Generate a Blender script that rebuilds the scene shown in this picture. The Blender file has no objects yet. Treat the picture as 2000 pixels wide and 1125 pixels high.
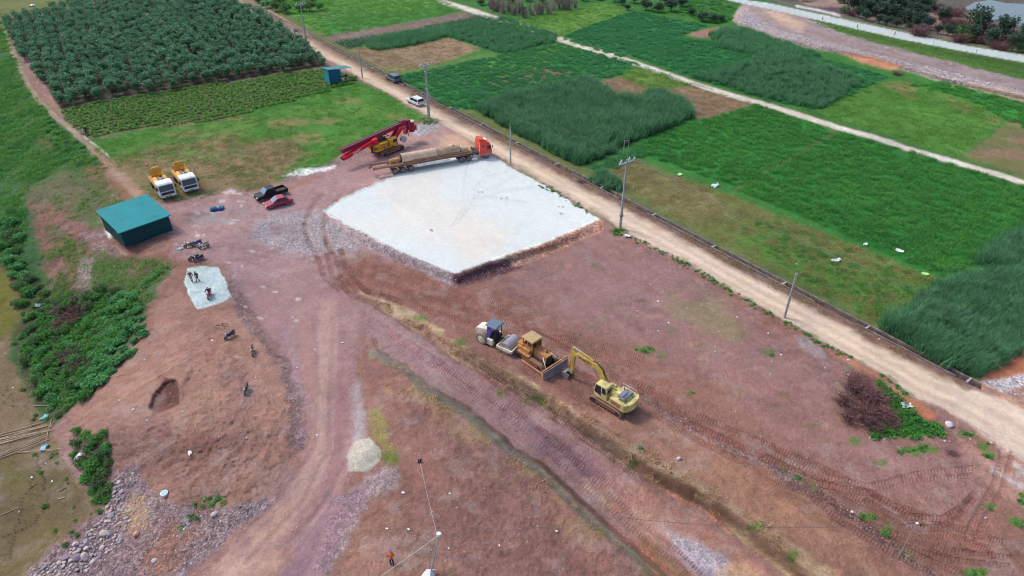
import bpy, bmesh, math, random
import numpy as np
from mathutils import Vector, Matrix, Euler
random.seed(7)
RNG = np.random.default_rng(11)
scene = bpy.context.scene
COL = scene.collection
R = math.radians

# ------------------------------------------------------------------ camera
FPX, CAMH, PITCH = 1340.0, 52.0, R(34.5)      # focal length in pixels of the 2000 px wide photo, drone height, tilt
S_, C_ = math.sin(PITCH), math.cos(PITCH)
cam_data = bpy.data.cameras.new('camera')
cam_data.sensor_width = 36.0
cam_data.lens = 36.0 * FPX / 2000.0
cam_data.clip_start = 0.5
cam_data.clip_end = 5000
cam = bpy.data.objects.new('camera', cam_data)
COL.objects.link(cam)
cam.location = (0, 0, CAMH)
cam.rotation_euler = (math.pi / 2 - PITCH, 0, 0)
scene.camera = cam

# ------------------------------------------------------------------ light
world = bpy.data.worlds.new('World')
scene.world = world
world.use_nodes = True
wn = world.node_tree
bg = wn.nodes['Background']
sky = wn.nodes.new('ShaderNodeTexSky')
sky.sky_type = 'NISHITA'
sky.sun_disc = False
SUN_EL, SUN_AZ = R(52), R(-62)                # azimuth measured from +Y towards +X
sky.sun_elevation = SUN_EL
sky.sun_rotation = SUN_AZ
sky.air_density = 1.0
sky.dust_density = 2.5
sky.ozone_density = 1.0
wn.links.new(sky.outputs['Color'], bg.inputs['Color'])
bg.inputs['Strength'].default_value = 0.145
sun_d = bpy.data.lights.new('sun', 'SUN')
sun_d.energy = 1.4
sun_d.angle = R(14)
sun_d.color = (1.0, 0.95, 0.91)
sun = bpy.data.objects.new('sun', sun_d)
COL.objects.link(sun)
sdir = Vector((math.sin(SUN_AZ) * math.cos(SUN_EL), math.cos(SUN_AZ) * math.cos(SUN_EL), math.sin(SUN_EL)))
sun.rotation_euler = sdir.to_track_quat('Z', 'Y').to_euler()
scene.view_settings.view_transform = 'Standard'
scene.view_settings.look = 'None'
scene.view_settings.exposure = 0.52
scene.view_settings.gamma = 1.0
scene.view_settings.use_curve_mapping = False
scene.cycles.use_denoising = True

scene.cycles.pixel_filter_type = 'BLACKMAN_HARRIS'
scene.cycles.filter_width = 1.1
scene.cycles.use_adaptive_sampling = False
scene.cycles.max_bounces = 5
scene.cycles.diffuse_bounces = 3
scene.cycles.transparent_max_bounces = 8

# ------------------------------------------------------------------ survey helpers: bearings taken from the photo
def rays(u, v):
    dx = (u - 1000.0) / FPX
    dy = (v - 562.5) / FPX
    return dx, C_ - dy * S_, -S_ - dy * C_

def hit(u, v, z=0.0):
    a, b, c = rays(u, v)
    t = (CAMH - z) / -c
    return a * t, b * t

def proj(x, y, z=0.0):
    Z = z - CAMH
    f = y * C_ - Z * S_
    d = -y * S_ - Z * C_
    return 1000 + FPX * x / f, 562.5 + FPX * d / f

# ------------------------------------------------------------------ numpy noise
def _hash(ix, iy, seed):
    h = (ix.astype(np.int64) * 374761393 + iy.astype(np.int64) * 668265263 + seed * 1442695041) & 0xffffffff
    h = ((h ^ (h >> 13)) * 1274126177) & 0xffffffff
    return ((h ^ (h >> 16)) & 0xffff) / 65535.0

def vnoise(x, y, seed=0):
    ix, iy = np.floor(x), np.floor(y)
    fx, fy = x - ix, y - iy
    fx = fx * fx * (3 - 2 * fx)
    fy = fy * fy * (3 - 2 * fy)
    a = _hash(ix, iy, seed); b = _hash(ix + 1, iy, seed)
    c = _hash(ix, iy + 1, seed); d = _hash(ix + 1, iy + 1, seed)
    return (a + (b - a) * fx) * (1 - fy) + (c + (d - c) * fx) * fy

def fbm(x, y, scale, octs=4, seed=0, gain=0.55):
    s = np.zeros_like(x, dtype=float); amp = 1.0; tot = 0.0; f = scale
    for o in range(octs):
        s += amp * vnoise(x * f + 17.3 * o, y * f - 9.1 * o, seed + o * 7)
        tot += amp; amp *= gain; f *= 2.03
    return s / tot * 2 - 1          # -1..1

def smooth(t):
    t = np.clip(t, 0, 1)
    return t * t * (3 - 2 * t)

# ------------------------------------------------------------------ terrain grid
us = np.concatenate([np.linspace(-420, -30, 60, endpoint=False), np.arange(-30, 2030.1, 2.6), np.linspace(2040, 2420, 60)])
vs = np.concatenate([-250 + 230 * (np.linspace(0, 1, 50, endpoint=False)) ** 0.8, np.arange(-20, 1150.1, 2.6), np.linspace(1156, 1420, 50)])
U, V = np.meshgrid(us, vs)
NV, NU = U.shape
X0, Y0 = hit(U, V, 0.0)

def seg_dist(P, u, v):
    """distance to a polyline, arc length of the foot point (px)"""
    best = np.full(u.shape, 1e9); arc = np.zeros(u.shape); L = 0.0
    for (ax, ay), (bx, by) in zip(P[:-1], P[1:]):
        dx, dy = bx - ax, by - ay
        l2 = dx * dx + dy * dy
        t = np.clip(((u - ax) * dx + (v - ay) * dy) / l2, 0, 1)
        d = np.hypot(u - ax - t * dx, v - ay - t * dy)
        m = d < best
        best = np.where(m, d, best); arc = np.where(m, L + t * math.sqrt(l2), arc)
        L += math.sqrt(l2)
    return best, arc

def inside(P, u, v):
    r = np.zeros(u.shape, bool)
    n = len(P)
    for i in range(n):
        ax, ay = P[i]; bx, by = P[(i + 1) % n]
        if ay == by: continue
        c = ((ay > v) != (by > v)) & (u < (bx - ax) * (v - ay) / (by - ay) + ax)
        r ^= c
    return r

def sdf(P, u, v):
    d, _ = seg_dist(list(P) + [P[0]], u, v)
    return np.where(inside(P, u, v), d, -d)      # positive inside

# ---- heights -------------------------------------------------------
CP = []
for u in range(-400, 2401, 400):
    for v in (-200, 0, 150): CP.append((u, v, 0))
for u, v in [(500, 300), (700, 400), (850, 300), (1000, 380), (500, 400), (390, 450), (450, 500), (600, 560), (1000, 500), (1200, 600), (1500, 700),
             (1500, 400), (1800, 500), (2000, 760), (2200, 900), (1300, 300), (1900, 950), (1800, 1125), (1500, 900), (300, 250), (300, 330), (150, 240),
             (210, 300), (260, 370), (330, 400), (520, 560), (560, 620), (2400, 600), (2400, 1300), (1900, 1400), (700, 500), (1100, 700), (1300, 850), (700, 620),
             (90, 180), (40, 90), (2000, 300), (290, 500), (345, 505)]: CP.append((u, v, 0))
CP += [(0, 150, -1.2), (0, 250, -2.6), (0, 350, -4), (0, 450, -5), (0, 540, -5.6), (60, 250, -1.6), (120, 300, -1.4), (60, 340, -2.6), (-200, 300, -4), (-400, 300, -5), (-400, 600, -6),
       (20, 620, -5.6), (20, 760, -5.6), (0, 900, -5.6), (100, 1000, -5.6), (50, 1100, -5.6), (-300, 900, -5.6), (-300, 1300, -5.6), (100, 1350, -5.6),
       (200, 380, -0.6), (120, 380, -1.4), (60, 400, -2.6), (150, 480, -2.8), (210, 470, -1.0), (250, 540, -1.6), (180, 580, -3.6), (100, 540, -4.6), (70, 620, -5.4),
       (100, 740, -5.3), (220, 660, -3.4), (160, 650, -4.5), (130, 810, -5.0), (310, 560, -0.6), (300, 640, -0.8), (350, 640, 0.1), (420, 640, 0.1), (420, 700, 0.8), (390, 790, 1.7),
       (330, 740, 0.6), (250, 760, -0.8), (200, 810, -2.4), (160, 860, -4.2), (280, 850, 0.4), (430, 860, 1.4), (400, 930, 0), (310, 940, -1.8), (240, 930, -3.8),
       (230, 1000, -4.8), (170, 1040, -5.2), (330, 1000, -2.0), (450, 990, -0.2), (510, 900, 0.5), (520, 800, 0.9), (550, 760, 0.3), (590, 860, 0.0), (490, 660, 0.2), (490, 740, 0.6),
       (620, 700, 0), (640, 850, -0.2), (570, 1000, -0.7), (480, 1120, -1.2), (650, 1120, -0.9), (380, 1110, -2.6), (280, 1120, -4.2), (150, 1120, -5.4),
       (735, 700, 0.4), (800, 800, 1.1), (880, 900, 1.8), (980, 1000, 2.0), (880, 1050, 2.2), (740, 1000, 1.0), (1080, 1120, 2.0), (735, 900, 0.2), (705, 800, 0), (840, 1300, 1.6), (1150, 1300, 1.6), (450, 1400, -1.6)]
CP = np.array(CP, float)
def _phi(r2): return r2 * np.log(r2 + 1e-9) * 0.5
_s = 1 / 300.0
pu, pv, ph = CP[:, 0] * _s, CP[:, 1] * _s, CP[:, 2]
n = len(CP)
K = _phi((pu[:, None] - pu) ** 2 + (pv[:, None] - pv) ** 2) + np.eye(n) * 0.01
Pm = np.c_[np.ones(n), pu, pv]
A = np.block([[K, Pm], [Pm.T, np.zeros((3, 3))]])
sol = np.linalg.solve(A, np.r_[ph, 0, 0, 0])
def tps(u, v):
    u = u * _s; v = v * _s
    o = sol[n] + sol[n + 1] * u + sol[n + 2] * v
    for i in range(n):
        o += sol[i] * _phi((u - pu[i]) ** 2 + (v - pv[i]) ** 2)
    return o
HB = tps(np.clip(U, -400, 2400), np.clip(V, -200, 1400))
# the farmland to the right and far beyond is level
flat = smooth((U - (560 + 0.0 * V)) / 120) * smooth((560 - V) / 100)
flat = np.maximum(flat, smooth((120 - V) / 80) * smooth((U + 20) / 60))
wallv = -250 + 0.523 * U
flat = np.maximum(flat, smooth((wallv - V + 60) / 60))
HB = HB * (1 - flat)

PAD = [(630, 411), (672, 386), (735, 358), (800, 330), (860, 308), (905, 300), (950, 296), (990, 322), (1050, 355), (1110, 392), (1171, 428),
       (1120, 450), (1065, 474), (1000, 494), (950, 512), (892, 536), (850, 522), (800, 500), (755, 480), (715, 458), (670, 436)]
TOE = [(698, 582), (730, 598), (775, 626), (850, 674), (925, 724), (1000, 770), (1055, 800), (1117, 846), (1175, 882), (1267, 946), (1350, 986), (1425, 1036), (1500, 1095), (1700, 1260), (1850, 1400)]
CREST = [(705, 566), (760, 585), (812, 617), (925, 690), (1000, 733), (1110, 795), (1212, 862), (1300, 905), (1375, 946), (1475, 1006), (1600, 1090), (1760, 1200), (2000, 1380)]
LEDGE = [(735, 682), (790, 712), (842, 752), (930, 808), (985, 848), (1006, 872), (1068, 908), (1132, 968), (1206, 1036), (1256, 1078), (1300, 1118), (1420, 1220), (1560, 1400)]
MOSS = [(728, 690), (787, 720), (835, 760), (920, 815), (975, 858), (1000, 884), (1055, 918), (1118, 980), (1194, 1047), (1245, 1087), (1285, 1125), (1400, 1230), (1540, 1400)]
FLOOR = TOE + LEDGE[::-1]
floor_in = inside(FLOOR, U, V)
dt_, _ = seg_dist(TOE, U, V); dl_, _ = seg_dist(LEDGE, U, V)
TRENCH = np.where(floor_in, 1.0, np.maximum(smooth(1 - dt_ / 40), smooth(1 - dl_ / 13)))
TRENCH = TRENCH * smooth((U - 690) / 330)
TRENCH = np.where(V < 560, 0, TRENCH)

HOLES = [([(288, 800), (298, 772), (320, 745), (318, 738), (345, 742), (352, 770), (350, 790), (330, 800), (310, 808)], -1.3),
         ([(395, 720), (415, 735), (398, 760), (372, 775), (352, 790), (355, 755), (375, 715)], -0.5)]
H_ = HB.copy()
dp = sdf(PAD, U, V)
padlift = 0.85 * smooth((V - 395) / 90) + 0.12
PADM = smooth((dp + 22) / 22)
H_ += padlift * PADM
H_ += -2.5 * TRENCH
ledger = smooth(1 - seg_dist(MOSS, U, V)[0] / 12) * smooth((U - 735) / 80)
H_ += -0.5 * ledger
for P, dz in HOLES:
    H_ += .45 * dz * smooth((sdf(P, U, V) + 3) / 12)
# far gravel causeway and dike road are raised; the pond lies low
CAUSE = [(1428, 38), (1450, 8), (1500, 8), (1560, 28), (1640, 62), (1800, 102), (2000, 155), (2420, 262), (2420, 330), (2000, 196), (1830, 156), (1700, 118), (1600, 98), (1520, 80), (1450, 55)]
H_ += 1.3 * smooth((sdf(CAUSE, U, V) + 4) / 16)
DIKE = [(1300, -30), (1440, -2), (1500, 6), (1620, 32), (1750, 60), (1880, 88), (2000, 108), (2420, 186), (2420, 216), (2000, 122), (1880, 100), (1750, 74), (1620, 44), (1500, 17), (1420, 0), (1280, -26)]
H_ += 1.1 * smooth((sdf(DIKE, U, V) + 16) / 16)
# sand heap, dumped soil heaps
def heap(cu, cv, ru, rv, hh):
    global H_
    r = np.hypot((U - cu) / ru, (V - cv) / rv)
    H_ = H_ + hh * np.clip(1 - r, 0, 1) ** 0.9
heap(706, 886, 40, 36, .45)
heap(716, 878, 30, 26, .35)
heap(702, 850, 26, 40, 0.15)
# causeway rubble along the field, soil ridge left of the ramp
RIDGE = [(770, 625), (760, 690)]
# roughness in metres, on real ground coordinates
# level road bed
ROADL = [(440, -8), (500, 33), (575, 77), (652, 122), (710, 156), (775, 190), (838, 227), (900, 262), (985, 312), (1060, 356), (1170, 420), (1230, 457), (1335, 509), (1425, 563), (1525, 622), (1650, 690), (1715, 726), (1782, 772), (1850, 800), (1930, 850), (2010, 905), (2200, 1010)]
ROADR = [(470, -8), (530, 22), (600, 64), (640, 92), (700, 124), (755, 152), (800, 180), (860, 214), (930, 247), (1000, 285), (1080, 332), (1160, 374), (1235, 414), (1345, 472), (1470, 540), (1617, 618), (1700, 664), (1797, 716), (1880, 752), (1960, 780), (2060, 830), (2250, 920)]
ROAD = ROADL + ROADR[::-1]
PATHF = [(850, -6), (862, 3), (900, 14), (1000, 46), (1085, 74), (1150, 95), (1212, 114), (1312, 148), (1400, 178), (1500, 206), (1570, 228), (1637, 249), (1700, 266), (1765, 288), (1850, 312), (2000, 357), (2200, 420)]
PATHL = [(-10, 20), (0, 42), (14, 72), (26, 104), (42, 140), (60, 172), (82, 205), (110, 230), (136, 252), (165, 278), (195, 305), (225, 335), (250, 362), (275, 392)]
d_road = sdf(ROAD, U, V)
PEAKS = fbm(X0, Y0, 1.6, 4, 3, .7) * 0.5 + fbm(X0, Y0, 0.22, 3, 9) * 0.7
rough = 0.10 + 0.30 * smooth(sdf([(120, 830), (280, 640), (420, 640), (560, 800), (560, 900), (500, 980), (330, 1125), (60, 1125), (200, 960)], U, V) / 30 + 0.4)
rough += 0.22 * smooth(sdf([(720, 690), (800, 720), (960, 860), (1250, 1110), (1260, 1160), (640, 1160), (700, 980), (760, 850)], U, V) / 20)
rough += 0.35 * smooth(sdf([(0, 330), (180, 320), (240, 380), (240, 500), (280, 600), (160, 640), (40, 540)], U, V) / 20)
calm = np.maximum(np.maximum(smooth((d_road + 6) / 8), smooth((dp + 2) / 4)), smooth(sdf([(-100, 520), (30, 520), (10, 700), (60, 800), (110, 860), (200, 980), (90, 1080), (-100, 1200)], U, V) / 20))
rough = rough * (1 - calm * 0.85)
rough = np.where(wallv > V, 0.08, rough)
H_ += rough * PEAKS

CHL = [(500, -250 + .523 * 500 + 1.5), (800, -250 + .523 * 800 + 2.5), (1200, -250 + .523 * 1200 + 4.2), (1600, -250 + .523 * 1600 + 5.5), (1914, -250 + .523 * 1914 + 6.5)]
dch, _ = seg_dist(CHL, U, V)
H_ -= .85 * smooth((3.2 - dch) / 1.6) * smooth((U - 700) / 200)

def seg_of(P):
    return seg_dist(P, U, V)

def hgrid(u, v):
    """bilinear height at photo bearing (u, v)"""
    fi = np.interp(v, vs, np.arange(NV)); fj = np.interp(u, us, np.arange(NU))
    i = np.minimum(np.floor(fi).astype(int), NV - 2); j = np.minimum(np.floor(fj).astype(int), NU - 2)
    a, b = fi - i, fj - j
    return (H_[i, j] * (1 - a) * (1 - b) + H_[i + 1, j] * a * (1 - b) + H_[i, j + 1] * (1 - a) * b + H_[i + 1, j + 1] * a * b)

def at(u, v, dz=0.0):
    z = float(hgrid(u, v)); x, y = hit(u, v, z)
    return Vector((x, y, z + dz))

def gz(x, y):
    z = np.zeros_like(np.asarray(x, float))
    for _ in range(5):
        u, v = proj(x, y, z)
        z = hgrid(u, v)
    return z

def heading(a, b):
    p, q = at(*a), at(*b)
    return math.atan2(q.y - p.y, q.x - p.x)
# ------------------------------------------------------------------ ground colours (what the soil, gravel and plants are)
def lin(c):
    c = np.array(c, float) / 255.0
    return np.where(c <= 0.04045, c / 12.92, ((c + 0.055) / 1.055) ** 2.4)
GAIN = np.array([1.0, 1.0, 1.0]) * 0.80
def alb(c): return lin(c) * GAIN

ALB = np.empty((NV, NU, 3)); ALB[:] = alb((150, 118, 112))
STONY = np.zeros((NV, NU)); GRASSY = np.zeros((NV, NU))
TS = np.zeros((NV, NU)); TM = np.zeros((NV, NU))
MPP = (Y0 * C_ + CAMH * S_) / FPX       # metres per photo pixel
n_big = fbm(X0, Y0, 0.05, 5, 21); n_mid = fbm(X0, Y0, 0.25, 4, 33); n_sm = fbm(X0, Y0, 1.1, 4, 45)
wu1, wv1 = fbm(X0, Y0, 0.9, 4, 51), fbm(X0, Y0, 0.9, 4, 61)
wu2, wv2 = fbm(X0, Y0, 0.16, 4, 71), fbm(X0, Y0, 0.16, 4, 81)

def _apply(m, sl, col, stony=None, grassy=None):
    m3 = m[..., None]
    ALB[sl] = ALB[sl] * (1 - m3) + alb(col) * m3
    if stony is not None: STONY[sl] = STONY[sl] * (1 - m) + stony * m
    if grassy is not None: GRASSY[sl] = GRASSY[sl] * (1 - m) + grassy * m

def window(P, pad):
    xs = [p[0] for p in P]; ys = [p[1] for p in P]
    j0, j1 = np.searchsorted(us, [min(xs) - pad, max(xs) + pad]); i0, i1 = np.searchsorted(vs, [min(ys) - pad, max(ys) + pad])
    return (slice(max(i0 - 1, 0), i1 + 1), slice(max(j0 - 1, 0), j1 + 1))

def warp(sl, amp):
    k = np.clip(0.09 / MPP[sl], 0.25, 3) * amp
    return U[sl] + (wu1[sl] + wu2[sl]) * k, V[sl] + (wv1[sl] + wv2[sl]) * k * 0.6

def area(P, col, soft=3, ragged=6, a=1.0, stony=0.0, grassy=0.0, patch=None, seed=0):
    sl = window(P, soft + ragged * 2 + 6)
    u, v = warp(sl, ragged)
    m = smooth(sdf(P, u, v) / soft * 0.5 + 0.5) * a
    if patch is not None:      # patch = (scale per metre, threshold, width)
        m = m * smooth((fbm(X0[sl], Y0[sl], patch[0], 4, 90 + seed) - patch[1]) / patch[2])
    _apply(m, sl, col, stony, grassy)

def line(P, w, col, soft=2, ragged=4, a=1.0, stony=0.0, grassy=0.0, patch=None, seed=0):
    sl = window(P, w + soft + ragged * 2 + 6)
    u, v = warp(sl, ragged)
    d, _ = seg_dist(P, u, v)
    m = smooth((w - d) / soft * 0.5 + 0.5) * a
    if patch is not None:
        m = m * smooth((fbm(X0[sl], Y0[sl], patch[0], 4, 90 + seed) - patch[1]) / patch[2])
    _apply(m, sl, col, stony, grassy)

def spot(cu, cv, ru, rv, col, **k):
    area([(cu + ru * math.cos(t), cv + rv * math.sin(t)) for t in np.linspace(0, 2 * math.pi, 14, endpoint=False)], col, **k)

MAUVE, BROWN, RED, TAN = (160, 130, 130), (142, 105, 94), (186, 112, 84), (212, 184, 152)
# --- left: riverbank -------------------------------------------------
area([(-420, -60), (-20, -20), (0, 42), (60, 172), (110, 230), (165, 278), (225, 335), (260, 385), (200, 430), (240, 480), (330, 500), (290, 620), (130, 820), (60, 860), (-420, 900)], (60, 98, 58), soft=12, ragged=12, grassy=1.0)
area([(150, 300), (215, 300), (265, 370), (270, 400), (215, 410), (170, 350)], (128, 95, 82), ragged=10, soft=12, grassy=.4)
area([(45, 370), (130, 330), (200, 360), (240, 400), (200, 430), (110, 420)], (98, 98, 72), ragged=12, soft=16, grassy=.7)
area([(60, 390), (120, 410), (180, 440), (240, 470), (260, 520), (190, 560), (120, 600), (80, 520)], (130, 98, 88), ragged=14, soft=16, grassy=.35, stony=.35)
area([(90, 420), (150, 470), (200, 530), (150, 600), (90, 560)], (86, 96, 58), ragged=14, soft=10, a=.9, patch=(.35, -.05, .4), grassy=.8)
area([(150, 440), (210, 450), (245, 500), (210, 520), (165, 570), (140, 560), (185, 500)], (146, 120, 122), ragged=10, soft=8, stony=1.0, a=.85, patch=(.5, -.35, .4))
for P in ([(60, 220), (120, 250), (90, 330), (60, 300)], [(20, 130), (70, 160), (50, 200), (10, 180)], [(90, 250), (130, 270), (80, 340), (60, 320)]):
    area(P, (112, 84, 76), ragged=16, soft=16, a=.8, patch=(.3, -.1, .4), grassy=.4)
area([(180, 500), (330, 505), (345, 520), (290, 570), (270, 620), (150, 640)], (84, 100, 60), ragged=14, soft=12, grassy=.8)
area([(225, 495), (300, 500), (350, 500), (330, 530), (270, 540), (235, 530)], (120, 90, 82), ragged=12, soft=10, a=.8, patch=(.4, -.3, .4))
area([(155, 500), (180, 505), (172, 600), (160, 610)], (158, 138, 138), ragged=8, stony=1, a=.8)
area([(203, 452), (226, 455), (250, 485), (240, 495), (222, 478)], (225, 225, 222), ragged=8, soft=3)
area([(30, 540), (100, 560), (290, 565), (280, 650), (170, 780), (110, 830), (60, 780), (20, 640)], (78, 82, 56), soft=10, ragged=10, grassy=.6)
for c in ((70, 565, 30, 10), (130, 660, 24, 14), (100, 740, 30, 14), (200, 560, 30, 8), (150, 640, 12, 6)):
    spot(*c, (120, 106, 90), ragged=10, soft=8, a=.7, grassy=.3)
# --- dry river flat ---------------------------------------------------
FLATP = [(-420, 505), (0, 515), (28, 540), (36, 600), (20, 640), (22, 700), (62, 770), (75, 810), (112, 856), (128, 900), (160, 960), (205, 985), (170, 1030), (110, 1080), (50, 1125), (20, 1200), (-40, 1420), (-420, 1420)]
area(FLATP, (122, 106, 84), soft=8, ragged=8, grassy=.25)
area([(-420, 505), (0, 520), (30, 550), (30, 640), (0, 660), (-420, 700)], (102, 102, 48), soft=20, ragged=10, grassy=.5)
area([(-420, 860), (40, 900), (150, 960), (120, 1060), (20, 1125), (-420, 1200)], (108, 99, 62), soft=30, ragged=12, grassy=.4, a=.85)
area([(-420, 1000), (60, 960), (140, 1000), (60, 1100), (-200, 1200)], (116, 100, 76), soft=30, ragged=12, a=.6)
area([(-100, 900), (20, 920), (40, 1000), (-60, 1080)], (120, 110, 105), soft=18, ragged=12, a=.5, patch=(.3, 0, .3))
for k in range(70):      # footprints across the mud
    t = k / 70
    P = [(110, 885), (75, 915), (45, 980), (30, 1040), (15, 1100)] if k % 2 else [(72, 888), (82, 930), (95, 980), (60, 1030), (0, 1050)]
    i = min(int(t * 4), 3); f = t * 4 - i
    cu, cv = P[i][0] * (1 - f) + P[i + 1][0] * f + random.uniform(-4, 4), P[i][1] * (1 - f) + P[i + 1][1] * f
    spot(cu, cv, 2.6, 1.8, (66, 52, 42), ragged=0, soft=1.5, a=.8)
for k in range(24):
    spot(random.uniform(5, 60), random.uniform(750, 800), 3, 1.8, (80, 66, 52), ragged=0, soft=1.5, a=.7)
for k in range(90):
    spot(random.uniform(-60, 180), random.uniform(900, 1120) , random.uniform(1.5, 4), 1.4, (84, 72, 54), ragged=1, soft=1.2, a=.5)
# --- fields left ------------------------------------------------------
area([(-200, -60), (200, -60), (190, 3), (60, 32), (0, 44), (-20, 20)], (104, 112, 66), soft=3, ragged=4, grassy=.8)
area([(0, 30), (60, 25), (170, 2), (240, -10), (200, 12), (25, 52), (4, 48)], (108, 88, 92), soft=3, ragged=4)
area([(-20, -60), (440, -60), (445, -2), (640, 128), (120, 218), (18, 50), (190, 8), (260, -30)], (70, 66, 56), soft=3, ragged=4, grassy=.3)
ROWS = [(118, 218), (400, 168), (640, 132), (700, 152), (690, 165), (430, 235), (300, 248), (205, 268), (168, 268), (140, 245)]
area(ROWS, (96, 102, 68), soft=4, ragged=4, grassy=.5)
MEAD = [(168, 268), (205, 268), (300, 248), (430, 235), (640, 170), (705, 158), (770, 190), (838, 230), (825, 240), (790, 240), (700, 280), (640, 322), (560, 350), (500, 372), (400, 385), (300, 400), (250, 345), (205, 308)]
area(MEAD, (70, 118, 48), soft=4, ragged=8, grassy=1)
area(MEAD, (92, 128, 58), soft=4, ragged=8, a=.7, grassy=1, patch=(.12, 0, .4), seed=3)
area([(215, 310), (300, 290), (420, 268), (560, 258), (600, 300), (560, 350), (500, 372), (400, 390), (290, 400), (240, 345)], (126, 106, 80), soft=22, ragged=20, a=.95, grassy=.5, patch=(.10, -.5, .4), seed=5)
area([(290, 320), (420, 280), (540, 285), (600, 318), (520, 366), (430, 390), (330, 390)], (150, 122, 98), soft=20, ragged=16, a=.6, grassy=.4, patch=(.3, -.2, .4), seed=6)
for c in ((680, 195, 26, 5), (560, 240, 40, 6), (470, 232, 26, 3), (350, 242, 30, 3), (770, 228, 16, 4), (640, 235, 30, 5), (360, 262, 40, 5), (600, 270, 30, 8)):
    spot(*c, (142, 118, 88), ragged=12, soft=8, a=.7, grassy=.5)
# --- farmland right of the road --------------------------------------
wl = lambda u: -250 + 0.523 * u
area([(470, -60), (2420, -60), (2420, 1050), (1990, 790), (1915, 752), (1345, 453), (755, 145), (500, 12)], (60, 112, 50), soft=2, ragged=3, grassy=1)
line([(500, wl(500) - 4), (900, wl(900) - 5), (1345, wl(1345) - 12), (1915, wl(1915) - 14)], 12, (98, 106, 66), soft=10, ragged=8, grassy=.8)
FIELD = {}
def field(key, P, col, **k):
    FIELD[key] = P
    k.setdefault('soft', 3); k.setdefault('ragged', 4); k.setdefault('grassy', 1.0)
    area(P, col, **k)
field('bank_grass', [(520, 0), (560, -30), (880, -30), (870, 2), (905, 22), (770, 48), (640, 72), (600, 52)], (86, 136, 66))
area([(620, 40), (760, 24), (890, 14), (905, 24), (770, 48), (640, 70)], (58, 126, 60), soft=5, ragged=5, a=.8, grassy=1)
field('bare_strip', [(634, 70), (770, 48), (905, 24), (932, 32), (800, 62), (660, 82), (645, 78)], (122, 104, 98), grassy=0.1)
field('dark_rows', [(655, 82), (800, 60), (930, 32), (985, 38), (870, 55), (760, 72), (720, 84), (680, 96)], (60, 84, 62))
field('reed_strip', [(716, 92), (730, 80), (800, 66), (872, 55), (880, 62), (874, 72), (800, 90), (735, 99)], (40, 72, 44))
field('reed_plot', [(872, 56), (985, 36), (1085, 70), (1085, 82), (985, 107), (930, 88), (874, 72)], (44, 92, 54))
field('stubble_a', [(682, 96), (716, 92), (735, 99), (800, 90), (876, 74), (940, 94), (860, 124), (770, 145), (735, 128)], (140, 120, 96), ragged=8, grassy=.5)
area([(745, 135), (850, 126), (960, 100), (980, 112), (920, 150), (800, 160)], (96, 120, 62), soft=6, ragged=6, a=.7, grassy=.8)
field('meadow_mid', [(770, 150), (960, 112), (1088, 84), (1250, 126), (1195, 152), (1130, 165), (1010, 190), (930, 215), (880, 212)], (50, 112, 54))
area([(1000, 110), (1085, 84), (1130, 95), (1040, 140), (960, 160), (930, 140), (950, 118)], (80, 122, 52), soft=6, ragged=6, a=.8, grassy=.9)
field('stubble_b', [(940, 160), (1010, 142), (1080, 132), (1128, 142), (1060, 158), (975, 170)], (112, 98, 76), ragged=5, grassy=.4)
field('cane_big', [(928, 216), (1010, 190), (1130, 163), (1150, 160), (1205, 196), (1290, 184), (1352, 215), (1346, 232), (1222, 284), (1196, 300), (1130, 326), (1080, 300), (1000, 256)], (30, 52, 32))
field('stubble_c', [(1158, 160), (1215, 150), (1272, 176), (1350, 168), (1480, 202), (1420, 226), (1362, 238), (1350, 214), (1290, 183), (1205, 195)], (132, 110, 88), ragged=6, grassy=.5)
field('yellow_mid', [(1215, 150), (1250, 128), (1350, 165), (1280, 178)], (104, 126, 58))
field('leaf_centre', [(1228, 288), (1352, 238), (1480, 203), (1560, 230), (1632, 256), (1540, 310), (1436, 370), (1330, 330), (1290, 315)], (44, 116, 48))
field('leaf_east', [(1640, 256), (1765, 290), (2000, 362), (2200, 424), (2200, 480), (2000, 446), (1905, 512), (1850, 548), (1640, 455), (1440, 372), (1540, 312)], (42, 108, 46))
field('stubble_road', [(1148, 352), (1165, 330), (1226, 305), (1300, 340), (1440, 385), (1640, 470), (1850, 552), (1722, 636), (1617, 580), (1345, 442), (1240, 385)], (100, 114, 62), ragged=8, grassy=.8)
area([(1165, 330), (1226, 305), (1300, 340), (1400, 380), (1450, 420), (1350, 440), (1250, 385)], (128, 114, 82), soft=16, ragged=14, a=.55, grassy=.5)
area([(1430, 470), (1500, 440), (1600, 500), (1850, 552), (1722, 636), (1600, 570)], (76, 118, 50), soft=16, ragged=12, a=.85, grassy=1)
field('cane_corner', [(1718, 636), (1780, 590), (1852, 560), (1925, 538), (2010, 545), (2100, 600), (2040, 660), (1960, 706), (1930, 722), (1880, 738), (1800, 690)], (28, 50, 30))
field('cane_edge', [(1905, 512), (1960, 470), (2040, 440), (2200, 480), (2200, 620), (2010, 540), (1960, 528)], (28, 50, 30))
field('cane_bush', [(1150, 352), (1175, 338), (1205, 352), (1222, 376), (1190, 372), (1160, 362)], (34, 64, 36))
area([(1925, 722), (1960, 706), (2010, 680), (2060, 660), (2150, 640), (2300, 800), (2060, 830), (1990, 790), (1915, 750)], (184, 118, 92), soft=3, ragged=5)
area([(1918, 745), (1960, 738), (2010, 726), (2100, 720), (2100, 760), (2010, 758), (1960, 768)], (190, 182, 188), soft=3, ragged=4, stony=1)
area([(1940, 775), (2010, 752), (2100, 770), (2100, 830), (2010, 810)], (168, 128, 118), soft=4, ragged=4, stony=.3)
field('yellow_far', [(998, 46), (1060, 30), (1180, 6), (1240, 22), (1160, 48), (1090, 73)], (92, 132, 60))
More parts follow.
